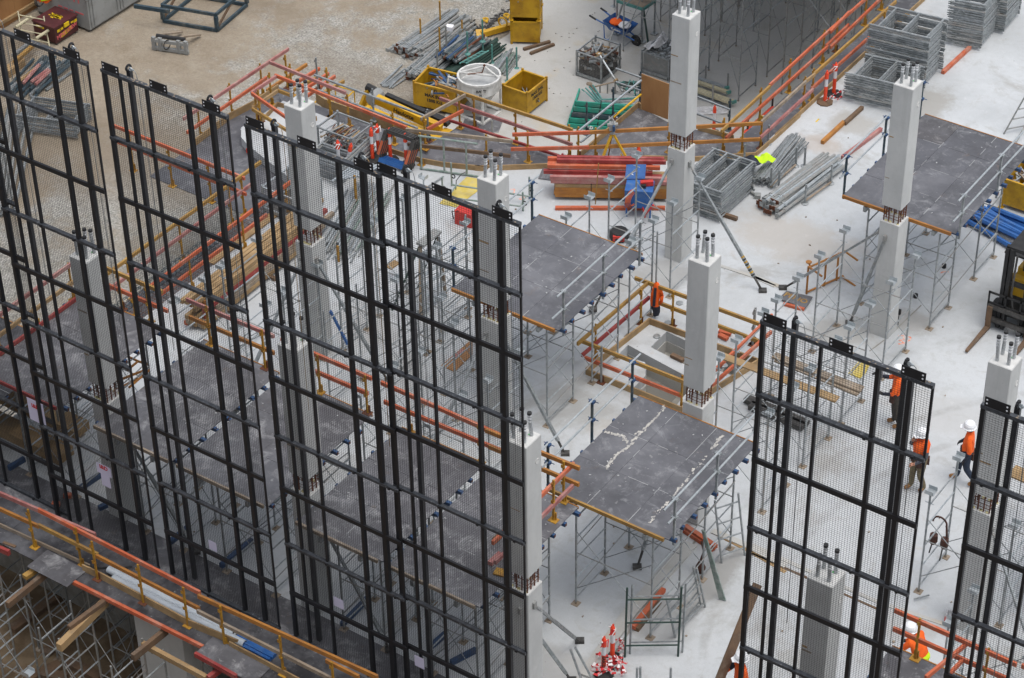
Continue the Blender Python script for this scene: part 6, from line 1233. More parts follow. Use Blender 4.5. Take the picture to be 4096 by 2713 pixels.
# blue site table with tools
bt = (g('C1', 970, 1290, .85)); t = thing('site_desk', 'blue steel site desk with papers, orange lead and drill', 'site desk', V((bt.x, bt.y, 0))); bu = rot(.45, (1, 0, 0)); bv = V((-bu.y, bu.x, 0)); o = V((bt.x, bt.y, 0))
def bb(u0, v0, z0, u1, v1, z1, zz=0): q = MB(); q.hexa([o + bu * a + bv * b + V((0, 0, c)) for c in (z0, z1) for a, b in ((u0, v0), (u1, v0), (u1, v1), (u0, v1))]); return q
part(t, 'cabinet', bb(-.35, -.3, .32, .38, .25, .85), 'bright_blue')
q = MB(); c8 = [o + bu * a + bv * b + V((0, 0, c)) for a, b, c in ((-.40, .22, .86), (.12, .30, .86), (.12, .55, 1.15), (-.40, .47, 1.15))]; q.panel(*c8, .03); part(t, 'raised_lid', q, 'bright_blue')
q = MB(); c9 = [c8[0].lerp(c8[2], .3) + V((0, -.02, .03)), c8[0].lerp(c8[1], .55) + V((0, .02, .05)), c8[1].lerp(c8[2], .5) + V((-.1, 0, .03)), c8[0].lerp(c8[2], .55) + V((0, -.02, .04))]; q.panel(*c9, .004); part(t, 'paper_sheet', q, 'paper')
for a, b in ((-.3, -.25), (.33, -.25), (-.3, .2), (.33, .2)): q = MB(); q.tube(o + bu * a + bv * b, o + bu * a + bv * b + V((0, 0, .33)), .022, 6); part(t, 'leg', q, 'bright_blue')
q = MB()
for k in range(9): q.ring(o + bu * (-.2 + .012 * k) - bv * .33 + V((0, 0, .62 + .02 * math.sin(k * 3))), .26 - .01 * k, .010, 'X', 12, 4)
single('extension_lead', q, 'orange_timber', 'coiled orange extension lead hung on the blue desk', 'lead')
t = thing('cordless_drill', 'red and black cordless drill lying on the blue desk', 'drill', o + V((0, 0, .86))); q = MB(); q.cbox(o + bu * .2 + V((0, 0, .93)), .34, .12, .13, .7); part(t, 'body', q, 'red_plastic'); q = MB(); q.cbox(o + bu * .12 - bv * .1 + V((0, 0, .9)), .14, .12, .1, .5); part(t, 'battery', q, 'rubber_black')
q = MB(); p = g('C1', 985, 1525, .1); q.tube(p, p + V((.3, .1, .5)), .03, 6); q.tube(p + V((.05, .1, 0)), p + V((-.2, .25, .55)), .025, 6); single('red_stand', q, 'red_plastic', 'red and blue trestle stand below the blue desk', 'stand')
t = thing('tool_bag', 'red and black tool bag on slab by the tall column foot', 'tool bag', g('C2', 830, 90)); b = g('C2', 830, 90); q = MB(); q.lathe(b, [(.25, 0), (.3, .12), (.22, .24), (.05, .27)], 10); part(t, 'body', q, 'rubber_black'); q = MB(); q.cbox(b + V((.1, -.18, .14)), .3, .12, .14, .5); part(t, 'flap', q, 'red_plastic')
# stacks of frames
frame_stack('{} in the stack right of the tall column foot', (-26.35, 45.38, 0), (1, .02, 0), (.02, 1, 0), 1.34, 1.72, 13, .072, .10, rungs=(.0, .33, .66, 1))
q = MB(); q.beam(V((-26.4, 45.7, .06)), V((-24.7, 45.75, .06)), .1, .1); single('skid_timber', q, 'dark_timber', 'dark timber skid under the frame stack near tall column', 'timber')
frame_stack('{} in the lower front stack beside the taped bollards', (-25.15, 52.55, 0), (1, .15, 0), (-.03, 1, 0), 1.75, 1.2, 12, .073, .12, rungs=(.08, .55, 1))
frame_stack('{} in the tall stack behind the taped bollards', (-25.28, 54.05, 0), (1, .12, 0), (-.03, 1, 0), 1.8, 1.2, 23, .073, .12, rungs=(.08, .52, .98))
frame_stack('{} in the upper right stack at the top border', (-24.15, 56.95, 0), (1, .2, 0), (-.05, 1, 0), 1.05, 1.2, 20, .073, .12, rungs=(.08, .98))
frame_stack('{} in the rear stack at the top right corner', (-23.7, 58.25, 0), (1, .2, 0), (-.05, 1, 0), .75, 1.2, 20, .073, .12, rungs=(.08, .98))
for i, (p, q_, m, l) in enumerate(((('E5', 765, 1360), ('E5', 960, 1185), 'dark_timber', 'brown timber under the lower front frame stack'), (('E5', 520, 1568), ('E5', 760, 1345), 'ochre_timber', 'ochre timber lying on slab in line with the frame stack'), 
      (('D1', 650, 1100), ('D1', 920, 900), 'pink_timber', 'long pink timber running under the right-hand column'), (('D1', 1350, 505), ('D1', 1540, 330), 'orange_timber', 'dull red timber running out between the frame stacks'), (('D1', 1760, 90), ('D1', 1860, 0), 'grey_timber', 'grey timber at the top right beyond the frame stacks'))):
    q = MB(); q.beam(g(*p, .06), g(*q_, .06), .1, .11); single('timber_beam', q, m, l, 'timber')
# tube bundles in stake racks
pile('shoring_brace', 'thin galvanised brace in the racked bundle under the hi-vis shirt', 'brace', 'thin galvanised braces racked under the hi-vis shirt', (-24.95, 47.55, .1), (-25.2, 49.9, .1), .75, 46, .022, GT, 5, .1, ends=.12, mats=('galvanised', 'stack_tube', 'dull_tube', 'galvanised', 'stack_tube'))
pile('steel_prop', 'galvanised prop with square plate in the right-hand racked bundle', 'steel prop', 'galvanised props in the right-hand rack', (-24.2, 46.55, .08), (-23.9, 49.5, .08), .85, 20, .045, GT, 3, .12, plate=True, mats=('galvanised', 'galvanised_bright', 'dull_tube'), ends=.18)
for i, (c, x, y) in enumerate((('D1', 325, 1160), ('D1', 150, 1300), ('D1', 390, 1420), ('D1', 570, 1280), ('D1', 385, 1160), ('D1', 205, 1320), ('E4', 1310, 1110), ('E4', 1575, 900), ('E4', 1008, 1150), ('E4', 1350, 1340))):
    b = g(c, x, y); t = thing('rack_post', ('second', 'near left', 'nearest round-footed', 'right round-footed', 'far right', 'middle', 'far left', 'farthest', 'dark green lone', 'green front')[i] + ' rack stake round the tube bundles on the slab', 'rack post', b); q = MB(); q.tube(b, b + V((0, 0, .62)), .03, 7); part(t, 'tube', q, 'dark_green_tube' if i > 7 else 'galvanised'); q = MB(); q.lathe(b, [(.1, 0), (.1, .02), (.04, .04)], 8); part(t, 'foot', q, 'galvanised')
for a, b, l in ((('D1', 150, 1300), ('D1', 325, 1150), 'rack rail under the hi-vis shirt bundle'), (('D1', 390, 1400), ('D1', 570, 1270), 'rack rail under the right-hand prop bundle')): tube_single('grey ' + l, g(*a, .1), g(*b, .1), .03, 'grey_timber', 'rack_rail', 'rail')
b = g('E4', 1420, 1130, .3); t = thing('work_shirt', 'yellow and navy hi-vis work shirt thrown over the tube bundle', 'shirt', b); 
q = MB(); q.grid(lambda u, v: V((b.x - .10 + .45 * u + .1 * v, b.y - .0 + .40 * v, .52 + .09 * math.sin(7 * u + 2 * v) * math.sin(5 * v + 1) - .12 * abs(u - .5))), 9, 8); part(t, 'yellow_cloth', q, 'hivis_yellow', smooth=True)
q = MB(); q.grid(lambda u, v: V((b.x - .34 + .55 * u, b.y - .62 + .66 * v, .50 + .08 * math.sin(6 * u + 5 * v) - .15 * (1 - v))), 9, 8); part(t, 'navy_cloth', q, 'navy_cloth', smooth=True)
t = thing('rusty_props', 'pair of rusty prop heads on slab by the frame stack', 'prop head', g('E4', 1420, 1440)); a, b = g('E4', 1345, 1400, .06), g('E4', 1460, 1470, .06); q = MB(); q.tube(a, b, .04, 7); q.cbox(b, .16, .16, .12, .4); q.cbox(a, .1, .1, .12, .4); part(t, 'head', q, 'dull_tube')
# raking props from the columns
def prop(label, top, foot, yellow_end=False, m='galvanised'):
    top, foot = V(top), V(foot); t = thing('raking_prop', label, 'raking prop', foot); d = top - foot
    q = MB(); q.beam(foot + d * .12, foot + d * .6, .07, .07); part(t, 'outer_tube', q, m); q = MB(); q.beam(foot + d * .6, foot + d * .95, .055, .055); part(t, 'inner_tube', q, m)
    q = MB(); q.tube(foot, foot + d * .12, .03, 6); q.cbox(foot + V((0, 0, .04)), .2, .14, .08, .6); part(t, 'foot', q, 'dark_iron')
    q = MB(); q.cbox(top, .07, .09, .16); q.tube(foot + d * .94, top, .03, 6); part(t, 'head_bracket', q, 'dull_tube')
    if yellow_end:
        for k in range(8): q = MB(); q.beam(foot + d * (.13 + .02 * k), foot + d * (.14 + .02 * k), .074, .074); part(t, 'hazard_stripe', q, 'bright_yellow' if k % 2 else 'rubber_black')
prop('raking prop with hazard-striped end running right from the tall column', (-24.92, 43.5, 2.95), g('C2', 1830, 465), True)
prop('raking prop leaning left in front of the tall column', (-25.3, 43.27, 3.0), (-25.7, 40.3, .05), True)
prop('thick raking prop in front of the right-hand deck column', (-19.35, 43.3, 2.95), g('D2', 700, 690))
prop('long raking prop running left behind the orange trestle', (-19.56, 43.45, 3.0), g('D2', 235, 445))
prop('raking prop with printed tube right of the fourth mesh screen', (-24.8, 35.1, 2.95), g('C2', 455, 1600)); prop('raking prop left face of the column behind fourth screen', (-25.15, 34.93, 2.95), (-25.35, 31.9, .05))
prop('upper raking prop at the right edge column, by the ladder frame', (-19.3, 28.2, 3.0), g('C3', 555, 1315)); prop('lower raking prop crossing in front of the lower middle bollards', (-19.5, 28.0, 2.9), g('C3', 500, 1590))
prop('raking prop behind the third screen running down to the right', (-30.2, 35.1, 2.95), g('F3', 425, 1455)); prop('raking prop from the front of the bolt-cage column', (-30.55, 34.97, 2.9), (-30.7, 32.3, .05))
prop('raking prop behind the rightmost mesh screen', (-12.76, 35.3, 2.9), (-10.6, 34.2, .05)); prop('raking prop from far-left column down to the slab', (-30.24, 28.1, 2.8), (-28.2, 27.95, .05)); prop('raking prop under the fourth-screen deck', (-24.7, 28.1, 2.8), (-22.8, 27.9, .05))
prop('raking prop under the lower middle deck', (-19.85, 34.9, 2.9), g('C3', 955, 800))
# printed tube lettering
t = thing('blue_brace', 'blue painted brace leaning against column behind the third screen', 'brace', g('F2', 300, 1500)); q = MB(); q.beam(g('B2', 690, 850, .1), g('B2', 560, 600, 1.2), .08, .05); part(t, 'tube', q, 'bright_blue')
# orange trestle frame on slab
t = thing('steel_trestle', 'ochre steel trestle frame standing in the shoring tower, left of column', 'trestle', g('D2', 480, 430)); a, b = g('D2', 400, 480), g('D2', 590, 395)
for P, Q in ((a + V((0, 0, .05)), b + V((0, 0, .05))), (a + V((0, 0, .82)), b + V((0, 0, .82)))): q = MB(); q.tube(P, P + (Q - P) * 1.35, .028, 7); part(t, 'rail', q, 'ochre_timber')
for f in (.0, .65, 1.1): q = MB(); p = a.lerp(b, f); q.tube(p, p + V((0, 0, .85)), .028, 7); part(t, 'upright', q, 'ochre_timber')
for f, z in ((0, .85), (1.3, .85), (1.3, .05)): q = MB(); p = a.lerp(b, f); q.tube(p + V((0, 0, z)), p + V((.45, -.12, z - .05)), .028, 7); part(t, 'arm', q, 'ochre_timber')
q = MB(); q.lathe(a + V((-.05, .1, .9)), [(.08, 0), (.08, .02), (.03, .03)], 9); q.tube(a + V((-.05, .1, .9)), a + V((.1, 0, .75)), .025, 6); part(t, 'disc_foot', q, 'ochre_timber')
# cover plate with yellow letters
pp = [g('D2', 205, 515, .05), g('D2', 262, 462, .05), g('D2', 445, 505, .05), g('D2', 392, 585, .05)]; q = MB(); q.panel(pp[0], pp[3], pp[2], pp[1], .02); t = thing('cover_plate', 'grey plywood cover plate with yellow sprayed letters on slab', 'cover plate', pp[0]); part(t, 'sheet', q, 'formply_dusty')
lettering(t, 'PENO', (pp[0] + pp[1] + pp[2] + pp[3]) / 4 + V((0, 0, .027)), pp[3] - pp[0], pp[1] - pp[0], .25, 'yellow_timber', .004)
q = MB(); q.beam(g('D2', 240, 550, .04), g('D2', 385, 590, .04), .08, .07); single('timber_beam', q, 'orange_timber', 'orange timber under the yellow-lettered cover plate', 'timber')
# jacket hung on the shoring leg
jb = V((-24.34, 41.0, 0)); t = thing('work_jacket', 'orange and navy work jacket hung by the stair pit rails', 'jacket', g('C2', 1080, 620)); o = g('C2', 1080, 640)
tube_single('shoring leg post holding the orange jacket', o, o + V((0, 0, 2.6)), .024, 'galvanised', 'shoring_post', 'post')
FW = Vector((RT.y, -RT.x, 0))
def gown(prof, mi=14):
    q = MB(); vs_ = []
    for z, w_, d_ in prof:
        for i in range(mi):
            t_ = 2 * math.pi * i / mi; rp = 1 + .10 * math.sin(3 * t_ + 9 * z); vs_.append(o + RT * (w_ * rp * math.cos(t_) + .02 * math.sin(8 * z)) + FW * (d_ * rp * math.sin(t_) + .07) + V((0, 0, z)))
    q.add(vs_, [(j * mi + i, j * mi + (i + 1) % mi, (j + 1) * mi + (i + 1) % mi, (j + 1) * mi + i) for j in range(len(prof) - 1) for i in range(mi)]); return q
part(t, 'orange_cloth', gown(((.40, .115, .06), (.55, .11, .06), (.75, .125, .065), (.90, .12, .065), (1.0, .085, .06), (1.08, .055, .05), (1.13, .02, .02))), 'hivis_orange', smooth=True)
part(t, 'navy_hem', gown(((.10, .07, .05), (.2, .09, .055), (.33, .11, .058), (.41, .113, .058))), 'navy_cloth', smooth=True)
q = MB(); q.beam(o + FW * .165 - RT * .05 + V((0, 0, .45)), o + FW * .15 - RT * .02 + V((0, 0, 1.0)), .07, .02, up=tuple(FW)); part(t, 'navy_panel', q, 'navy_cloth')
q = MB(); q.path([o + RT * .10 + FW * .1 + V((0, 0, .95)), o + RT * .155 + FW * .11 + V((0, 0, .75)), o + RT * .13 + FW * .12 + V((0, 0, .5))], .045, 7); part(t, 'sleeve', q, 'hivis_orange', smooth=True)
# loose planks through the shoring tower
for p, q_, z, m, l in ((('F7', 385, 480), ('F7', 1650, 960), 1.35, 'raw_timber', 'long scaffold plank poking out left of the wide mesh screen'), (('F7', 950, 470), ('F7', 1920, 850), 1.35, 'grey_timber', 'weathered plank behind the wide mesh screen, upper of pair'), (('F7', 980, 510), ('F7', 1890, 890), 1.3, 'grey_timber', 'weathered plank behind the wide mesh screen, lower of pair')):
    q = MB(); q.beam(g(*p, z), g(*q_, z), .23, .04); single('scaffold_plank', q, m, l, 'plank')
q = MB(); q.prism([xy(g('D2', *p)) for p in ((690, 1040), (770, 950), (850, 960), (790, 1080))], .006, .02); single('yellow_mat', q, 'pale_yellow', 'yellow sheet on slab behind the wide mesh screen', 'mat')
for p, q_ in ((('F7', 640, 945), ('F7', 1320, 1230)), (('F7', 690, 1020), ('F7', 1280, 1260))):
    q = MB(); q.beam(g(*p, .1), g(*q_, .1), .22, .12); single('dark_channel', q, 'dark_iron', 'dark steel channel lying on slab behind the wide screen, ' + ('upper' if p[1] == 640 else 'lower'), 'steel channel')
# lying timber bits at the pit
for p, q_, l in ((('C2', 1195, 905), ('C2', 1280, 945), 'brown timber offcut on the pit edge, left of the column'), (('C2', 1525, 765), ('C2', 1585, 795), 'small orange offcut right of the pit column'), (('C2', 1525, 740), ('C2', 1610, 760), 'thin orange offcut right of the pit column')):
    q = MB(); q.beam(g(*p, .06), g(*q_, .06), .12, .08); single('timber_offcut', q, 'dark_timber' if 'brown' in l else 'orange_timber', l, 'timber')
for c, x, y, l in (('C2', 1092, 780, 'round metal cap set in the slab by the stair pit'), ('F7', 405, 590, 'round metal cap at the right pit recess'), ('C2', 1252, 548, 'small grey floor socket behind the pit rails'), ('C2', 1170, 685, 'small pink floor socket at the pit kerb')):
    q = MB(); q.lathe(g(c, x, y), [(.09, 0), (.09, .03), (.07, .035)], 12); single('floor_disc', q, 'galvanised', l, 'floor cap')
for x, y, l in ((1160, 505, 'black round cap on slab beside the right-hand column'), (1358, 297, 'black cap on slab under the right-hand deck'), (1037, 700, 'small black box on a stake at the column foot')):
    q = MB(); b = g('D2', x, y); q.lathe(b, [(.06, 0), (.06, .1)], 9) if y < 600 else (q.tube(b + V((0, 0, -.0)), b + V((0, 0, .4)), .012, 5), q.cbox(b + V((0, 0, .42)), .08, .06, .14)); single('floor_marker', q, 'rubber_black', l, 'marker')
# grey ladder frame pair, lower middle, and leaning frames
for k in range(2):
    a, b = (g('C3', 870, 1420), g('C3', 1240, 1415)) if k == 0 else (g('C3', 905, 1398), g('C3', 1270, 1388))
    ladder_frame(('front dull green' if k == 0 else 'rear galvanised') + ' ladder frame standing upright by the tape heap', a, b, (-.0, .03, 1.97), 3, 'dark_green_tube' if k == 0 else 'galvanised', cat='scaffold frame', name='scaffold_section')
for i, (a, b, up) in enumerate(((g('C3', 1705, 712), g('C3', 1545, 765), None), (g('C3', 1430, 1072), g('C3', 1225, 1285), None), (g('C3', 1400, 1065), g('C3', 1220, 1285), None))):
    top_a = (g('C3', 1660, 280, 1.9), g('C3', 1370, 800, 1.6), g('C3', 1345, 790, 1.6))[i]; ladder_frame(('scaffold frame leaning at the right edge of the lower deck', 'front scaffold frame leaning behind the ladder frame pair', 'second scaffold frame leaning behind the ladder frame pair')[i], a, b, top_a - a, 4, 'galvanised', cat='scaffold frame', name='scaffold_section')
for k in range(5): tube_single('grey brace tube leaning in the bundle beside the lower deck', g('C3', 1530 + 10 * k, 1015 + 3 * k, .02), g('C3', 1408 + 4 * k, 535 + 3 * k, 1.8), .02, 'green_tube', 'shoring_brace', 'brace')['group'] = 'brace tubes leaning beside the lower deck'
for p, q_, z, m, l in ((('C3', 1290, 510), ('C3', 1505, 655), .12, 'orange_timber', 'orange timber under the lower deck, upper one'), (('C3', 1275, 530), ('C3', 1490, 670), .05, 'orange_timber', 'orange timber under the lower deck, lower one'), (('C3', 925, 1215), ('C3', 1140, 950), .1, 'orange_timber', 'orange timber along the channel behind the ladder frames'), (('C3', 950, 1230), ('C3', 1110, 1030), .05, 'dark_timber', 'second dull timber along the channel behind ladder frames')):
    q = MB(); q.beam(g(*p, z), g(*q_, z), .11, .1); single('timber_beam', q, m, l, 'timber')
q = MB(); p = g('C3', 1395, 830); q.path([p + V((0, 0, .9)), p + V((.05, .05, .6)), p + V((0, 0, .35))], .03, 6); q.lathe(p + V((0, 0, .02)), [(.08, 0), (.12, .12), (.05, .3)], 8); single('tool_belt', q, 'leather', 'brown leather tool belt hung on the lower deck frame', 'tool belt')
for i, (a, b) in enumerate(((('C3', 590, 1640, .0), ('C3', 490, 1365, .9)), (('C3', 690, 1660, .0), ('C3', 522, 1350, 1.0)), (('C3', 950, 1700, .0), ('C3', 955, 1495, .9)), (('C3', 980, 1700, .0), ('C3', 977, 1490, .9)), (('C3', 1185, 1700, .0), ('C3', 1190, 1495, .9)))):
    tube_single(('first', 'second', 'third', 'fourth', 'fifth')[i] + ' scaffold frame tube rising at the bottom border from left', g(*a), g(*b), .026, 'galvanised')
# hanging tool belt on the right tower
p = V((-14.33, 36.4, 1.15)); t = thing('tool_belt', 'dark leather tool belt and hammer hung on the right shoring tower', 'tool belt', p); q = MB(); q.ring(p + V((0, 0, .35)), .16, .022, 'Y', 10, 5, a0=-.3, a1=3.3); q.path([p + V((.16, 0, .35)), p + V((.2, 0, 0))], .025, 5); part(t, 'strap', q, 'leather')
for dx in (-.1, .16): q = MB(); q.lathe(p + V((dx, 0, -.3)), [(.06, 0), (.1, .1), (.09, .26)], 8); part(t, 'pouch', q, 'leather')
q = MB(); q.tube(p + V((-.16, 0, -.6)), p + V((-.1, 0, -.15)), .018, 5); q.tube(p + V((.12, -.05, -.65)), p + V((.14, 0, -.2)), .018, 5); part(t, 'hammer_handle', q, 'dark_iron')
tube_single('short tube lying at the foot of the right shoring tower', g('D3', 1150, 1015, .08), g('D3', 1255, 988, .08), .02, 'galvanised')
q = MB(); q.grid(lambda u, v: g('D3', 1370 + 70 * u, 1090 + 100 * v, .05 + .15 * abs(math.sin(7 * u + 3 * v))), 7, 7); single('plastic_bag', q, 'plastic_sheet', 'crumpled clear plastic bag by the rightmost screen', 'plastic bag'); q = MB(); q.cbox(g('D3', 1410, 1168, .08), .3, .12, .1, .4); single('red_level', q, 'red_plastic', 'small red tool beside the clear plastic bag', 'tool')
# ---- behind the screens: timber stack, rebar mesh, frame bundle
tA, tB = V((-33.55, 34.6, 0)), V((-34.1, 40.2, 0)); 
cols_ = ('raw_timber', 'grey_timber', 'raw_timber', 'raw_timber', 'ochre_timber', 'grey_timber', 'orange_timber')
for lay in range(6):
    for r in range(5):
        m = 'red_timber' if lay == 3 and r < 2 else (R.choice(cols_) if lay < 5 else R.choice(('raw_timber', 'grey_timber', 'raw_timber'))); x = -33.35 - .115 * r - .02 * lay; y0 = 34.4 + R.uniform(-.3, .5); q = MB(); q.beam((x, y0, .16 + .12 * lay), (x - .08, y0 + R.uniform(4.2, 5.0), .16 + .12 * lay), .095, .115)
        single('timber_beam', q, m, {'raw_timber': 'raw pale', 'grey_timber': 'weathered grey', 'pink_timber': 'faded pink', 'red_timber': 'red', 'ochre_timber': 'ochre', 'orange_timber': 'orange'}[m] + ' timber in the long stack behind the second screen', 'timber', {'raw_timber': 'raw', 'grey_timber': 'grey', 'pink_timber': 'pink', 'red_timber': 'red', 'ochre_timber': 'ochre', 'orange_timber': 'orange'}[m] + ' timbers in the long stack behind second screen')
for k in range(3):
    y = 35.2 + 1.7 * k; q = MB(); q.box(-34.0, y, .0, -33.2, y + .1, .1); single('skid_timber', q, 'dark_timber', ('near', 'middle', 'far')[k] + ' skid timber under the long stack behind screens', 'timber')
t = thing('reinforcing_mesh', 'rusty reinforcing mesh sheet on the west slab edge', 'reinforcing mesh', (-35.4, 36, -.2)); q = MB()
for k in range(9): q.tube((-36.0 + .13 * k, 33.5, -.22), (-36.0 + .13 * k, 40.4, -.22), .007, 4)
for k in range(46): q.tube((-36.05, 33.5 + .15 * k, -.205), (-34.95, 33.5 + .15 * k, -.205), .007, 4)
part(t, 'bars', q, 'rust', kind='stuff')
t = thing('reinforcing_cage', 'grey reinforcing cage lying along the west walkway', 'reinforcing cage', (-35.8, 35, -.1)); q = MB()
for a in range(6): q.tube((-35.75 + .16 * math.cos(a * 1.047), 32.5, .0 + .16 * math.sin(a * 1.047)), (-35.75 + .16 * math.cos(a * 1.047), 37.6, .0 + .16 * math.sin(a * 1.047)), .012, 4)
part(t, 'long_bars', q, 'navy_steel'); q = MB()
for k in range(30): q.ring((-35.75, 32.6 + .17 * k, 0), .17, .008, 'Y', 8, 4)
part(t, 'ties', q, 'navy_steel', kind='stuff')
q = MB(); q.beam((-35.1, 36.6, .03), (-35.1, 39.6, .03), .25, .04); single('timber_plank', q, 'raw_timber', 'wide raw plank on the west walkway beside the mesh', 'plank')
# bundle of galvanised frames behind third and fourth screens
for i, (c, x, y, h) in enumerate((('F2', 620, 590, .9), ('F2', 605, 200, .6), ('F2', 895, 470, .8), ('F2', 425, 1230, .5))):
    b = g(c, x, y); q = MB(); q.beam(b, b + V((0, 0, h)), .06, .05, up=(0, 1, 0)); single('rack_post', q, 'yellow_post', ('middle', 'far left', 'far right', 'near')[i] + ' yellow stake holding the tube bundle behind third screen', 'rack post')
pile('scaffold_tube', 'galvanised tube in the long bundle behind the third and fourth screens', 'tube', 'galvanised tubes bundled behind third and fourth screens', g('F2', 420, 1150), g('F2', 800, 440), 1.5, 34, .028, GT, 3, .15, ends=.35, mats=('galvanised', 'galvanised_bright', 'dull_tube', 'galvanised_bright', 'green_tube'))
frame_stack('bright {} in the stack behind the third screen near bollards', g('F2', 420, 420), (-.1, 1, 0), (-1, -.05, 0), 1.9, 1.0, 9, .07, .1, m2='galvanised_bright', rungs=(0, .2, .4, .6, .8, 1))
for k in range(7):
    a, b = g('F2', 470 + 45 * k, 260 - 2 * k, .85), g('F2', 600 + 42 * k, 160 + 6 * k, .85); q = MB(); q.beam(a - (b - a) * .9, b + (b - a) * .35, .06, .05); single('steel_channel', q, 'galvanised_bright', 'bright channel lying on top of the frames behind third screen', 'steel channel', 'bright channels on the frames behind third screen')
t = thing('wire_crate', 'silver mesh crate left of the column behind third screen', 'wire cage', g('F1', 1420, 500)); 
cage('low galvanised mesh crate behind the third screen, left of the column', g('F1', 1450, 470) + V((0, .5, 0)), 1.1, 1.1, .8, 0, matf='galvanised_bright')
bpy.data.objects.remove(t)
# step ladder behind fourth screen
t = thing('step_ladder', 'aluminium step ladder standing open behind the fourth screen', 'step ladder', g('F3', 900, 640)); topc = g('F2', 1420, 960, 1.9); fl, fr = g('F3', 780, 765), g('F3', 1055, 520); bl_, br_ = g('F3', 700, 730), g('F3', 980, 480)
tl, tr = V((topc.x - .05, topc.y - .3, 1.85)), V((topc.x + .05, topc.y + .3, 1.85))
for a, b in ((fl, tl), (fr, tr)): q = MB(); q.beam(a, b, .09, .04); part(t, 'front_stile', q, 'grey_timber')
for a, b in ((bl_ - V((.6, .1, 0)), tl), (br_ - V((.6, .1, 0)), tr)): q = MB(); q.beam(a, b, .05, .03); part(t, 'rear_stile', q, 'dark_green_tube')
for k in range(6): f = .1 + .15 * k; q = MB(); q.beam(fl.lerp(tl, f), fr.lerp(tr, f), .09, .03); part(t, 'tread', q, 'galvanised_bright')
q = MB(); q.cbox((tl + tr) / 2 + V((0, 0, .03)), .25, .75, .05); part(t, 'top_cap', q, 'dull_tube')
q = MB(); q.prism([xy(g('F3', *p)) for p in ((1005, 1280), (1150, 1350), (1345, 1160), (1345, 990))], .01, .03); single('plywood_sheet', q, 'plywood_face', 'scuffed brown and pink plywood sheet on slab behind fourth screen', 'plywood sheet')
q = MB(); q.prism([xy(g('F3', *p, .035)) for p in ((1110, 1190), (1140, 1210), (1260, 1110), (1230, 1095))], .035, .06); single('timber_offcut', q, 'pink_timber', 'pink offcut on the plywood behind the fourth screen', 'timber')
q = MB(); q.beam(g('F3', 420, 200, .4), g('F3', 520, 130, .4), .2, .04); single('scaffold_plank', q, 'raw_timber', 'short plank in the shoring behind fourth screen', 'plank')
for i, (x, y, x2, y2, z, l) in enumerate(((1400, 1460, 1575, 1370, .5, 'blue steel waler low behind the fourth screen, right'), (1255, 1350, 1360, 1260, .3, 'blue steel waler low behind the fourth screen, left'), (640, 1195, 815, 1015, .3, 'blue steel waler behind the third screen foot'))):
    q = MB(); q.beam(g('B3', x, y, .06), g('B3', x2, y2, .06), .1, .12); single('steel_waler', q, 'blue_steel', l, 'waler')
for x, y, x2, y2, l in ((60, 105, 170, 40, 'blue steel waler at the left border behind screens'), (560, 245, 715, 140, 'blue steel waler behind the leftmost screen sign'), (690, 385, 770, 345, 'short blue waler below the leftmost notices'), (1185, 620, 1320, 510, 'blue waler behind the second screen foot'), (1540, 785, 1755, 605, 'blue waler behind small notice of the second screen')):
    q = MB(); q.beam(g('A3', x, y, .06), g('A3', x2, y2, .06), .1, .12); single('steel_waler', q, 'blue_steel', l, 'waler')
for x, y, l in ((470, 295, 'orange block on the walkway inside the leftmost screen, right one'), (390, 355, 'orange block on the walkway inside the leftmost screen, left one')): q = MB(); q.cbox(g('A3', x, y, .06), .18, .1, .1, .5); single('orange_block', q, 'orange_timber', l, 'block')
for p, l, c in ((('C3', 1715, 600), 'brown timber block on the deck right of fourth screen', 'dark_timber'),): pass
for x0, y0, x1, y1, m, l in ((1700, 610, 1740, 575, 'dark_timber', 'short brown timber on deck beside the right column'), (1670, 770, 1745, 700, 'pink_timber', 'short pink timber on deck beside the right column')): q = MB(); q.beam(g('B3', x0, y0, 3.16), g('B3', x1, y1, 3.16), .1, .1); single('timber_offcut', q, m, l, 'timber')
q = MB(); q.cbox(g('B3', 1745, 830, 3.12), .25, .2, .03, .2); single('foot_plate', q, 'yellow_post', 'loose yellow foot plate on the deck beside right column', 'foot plate')
for z, y in ((.25, 28.3), (.6, 28.9)):
    q = MB(); q.box(-35.5, y, z, -32.6, y + .5, z + .25); single('timber_pack', q, 'raw_timber', ('front' if z < .5 else 'rear') + ' yellow timber pack under the far-left deck', 'timber')
t = thing('yellow_trestle', 'yellow trestle frame seen between the far-left and second decks', 'trestle', g('F4', 1500, 500, 2.0))
for a, b in (((1390, 340), (1520, 400)), ((1520, 400), (1640, 440)), ((1520, 400), (1400, 500)), ((1280, 620), (1640, 480)), ((1420, 690), (1640, 500)), ((1330, 690), (1520, 590))): q = MB(); q.tube(g('F4', *a, 1.9), g('F4', *b, 1.9), .03, 6); part(t, 'tube', q, 'ochre_timber')
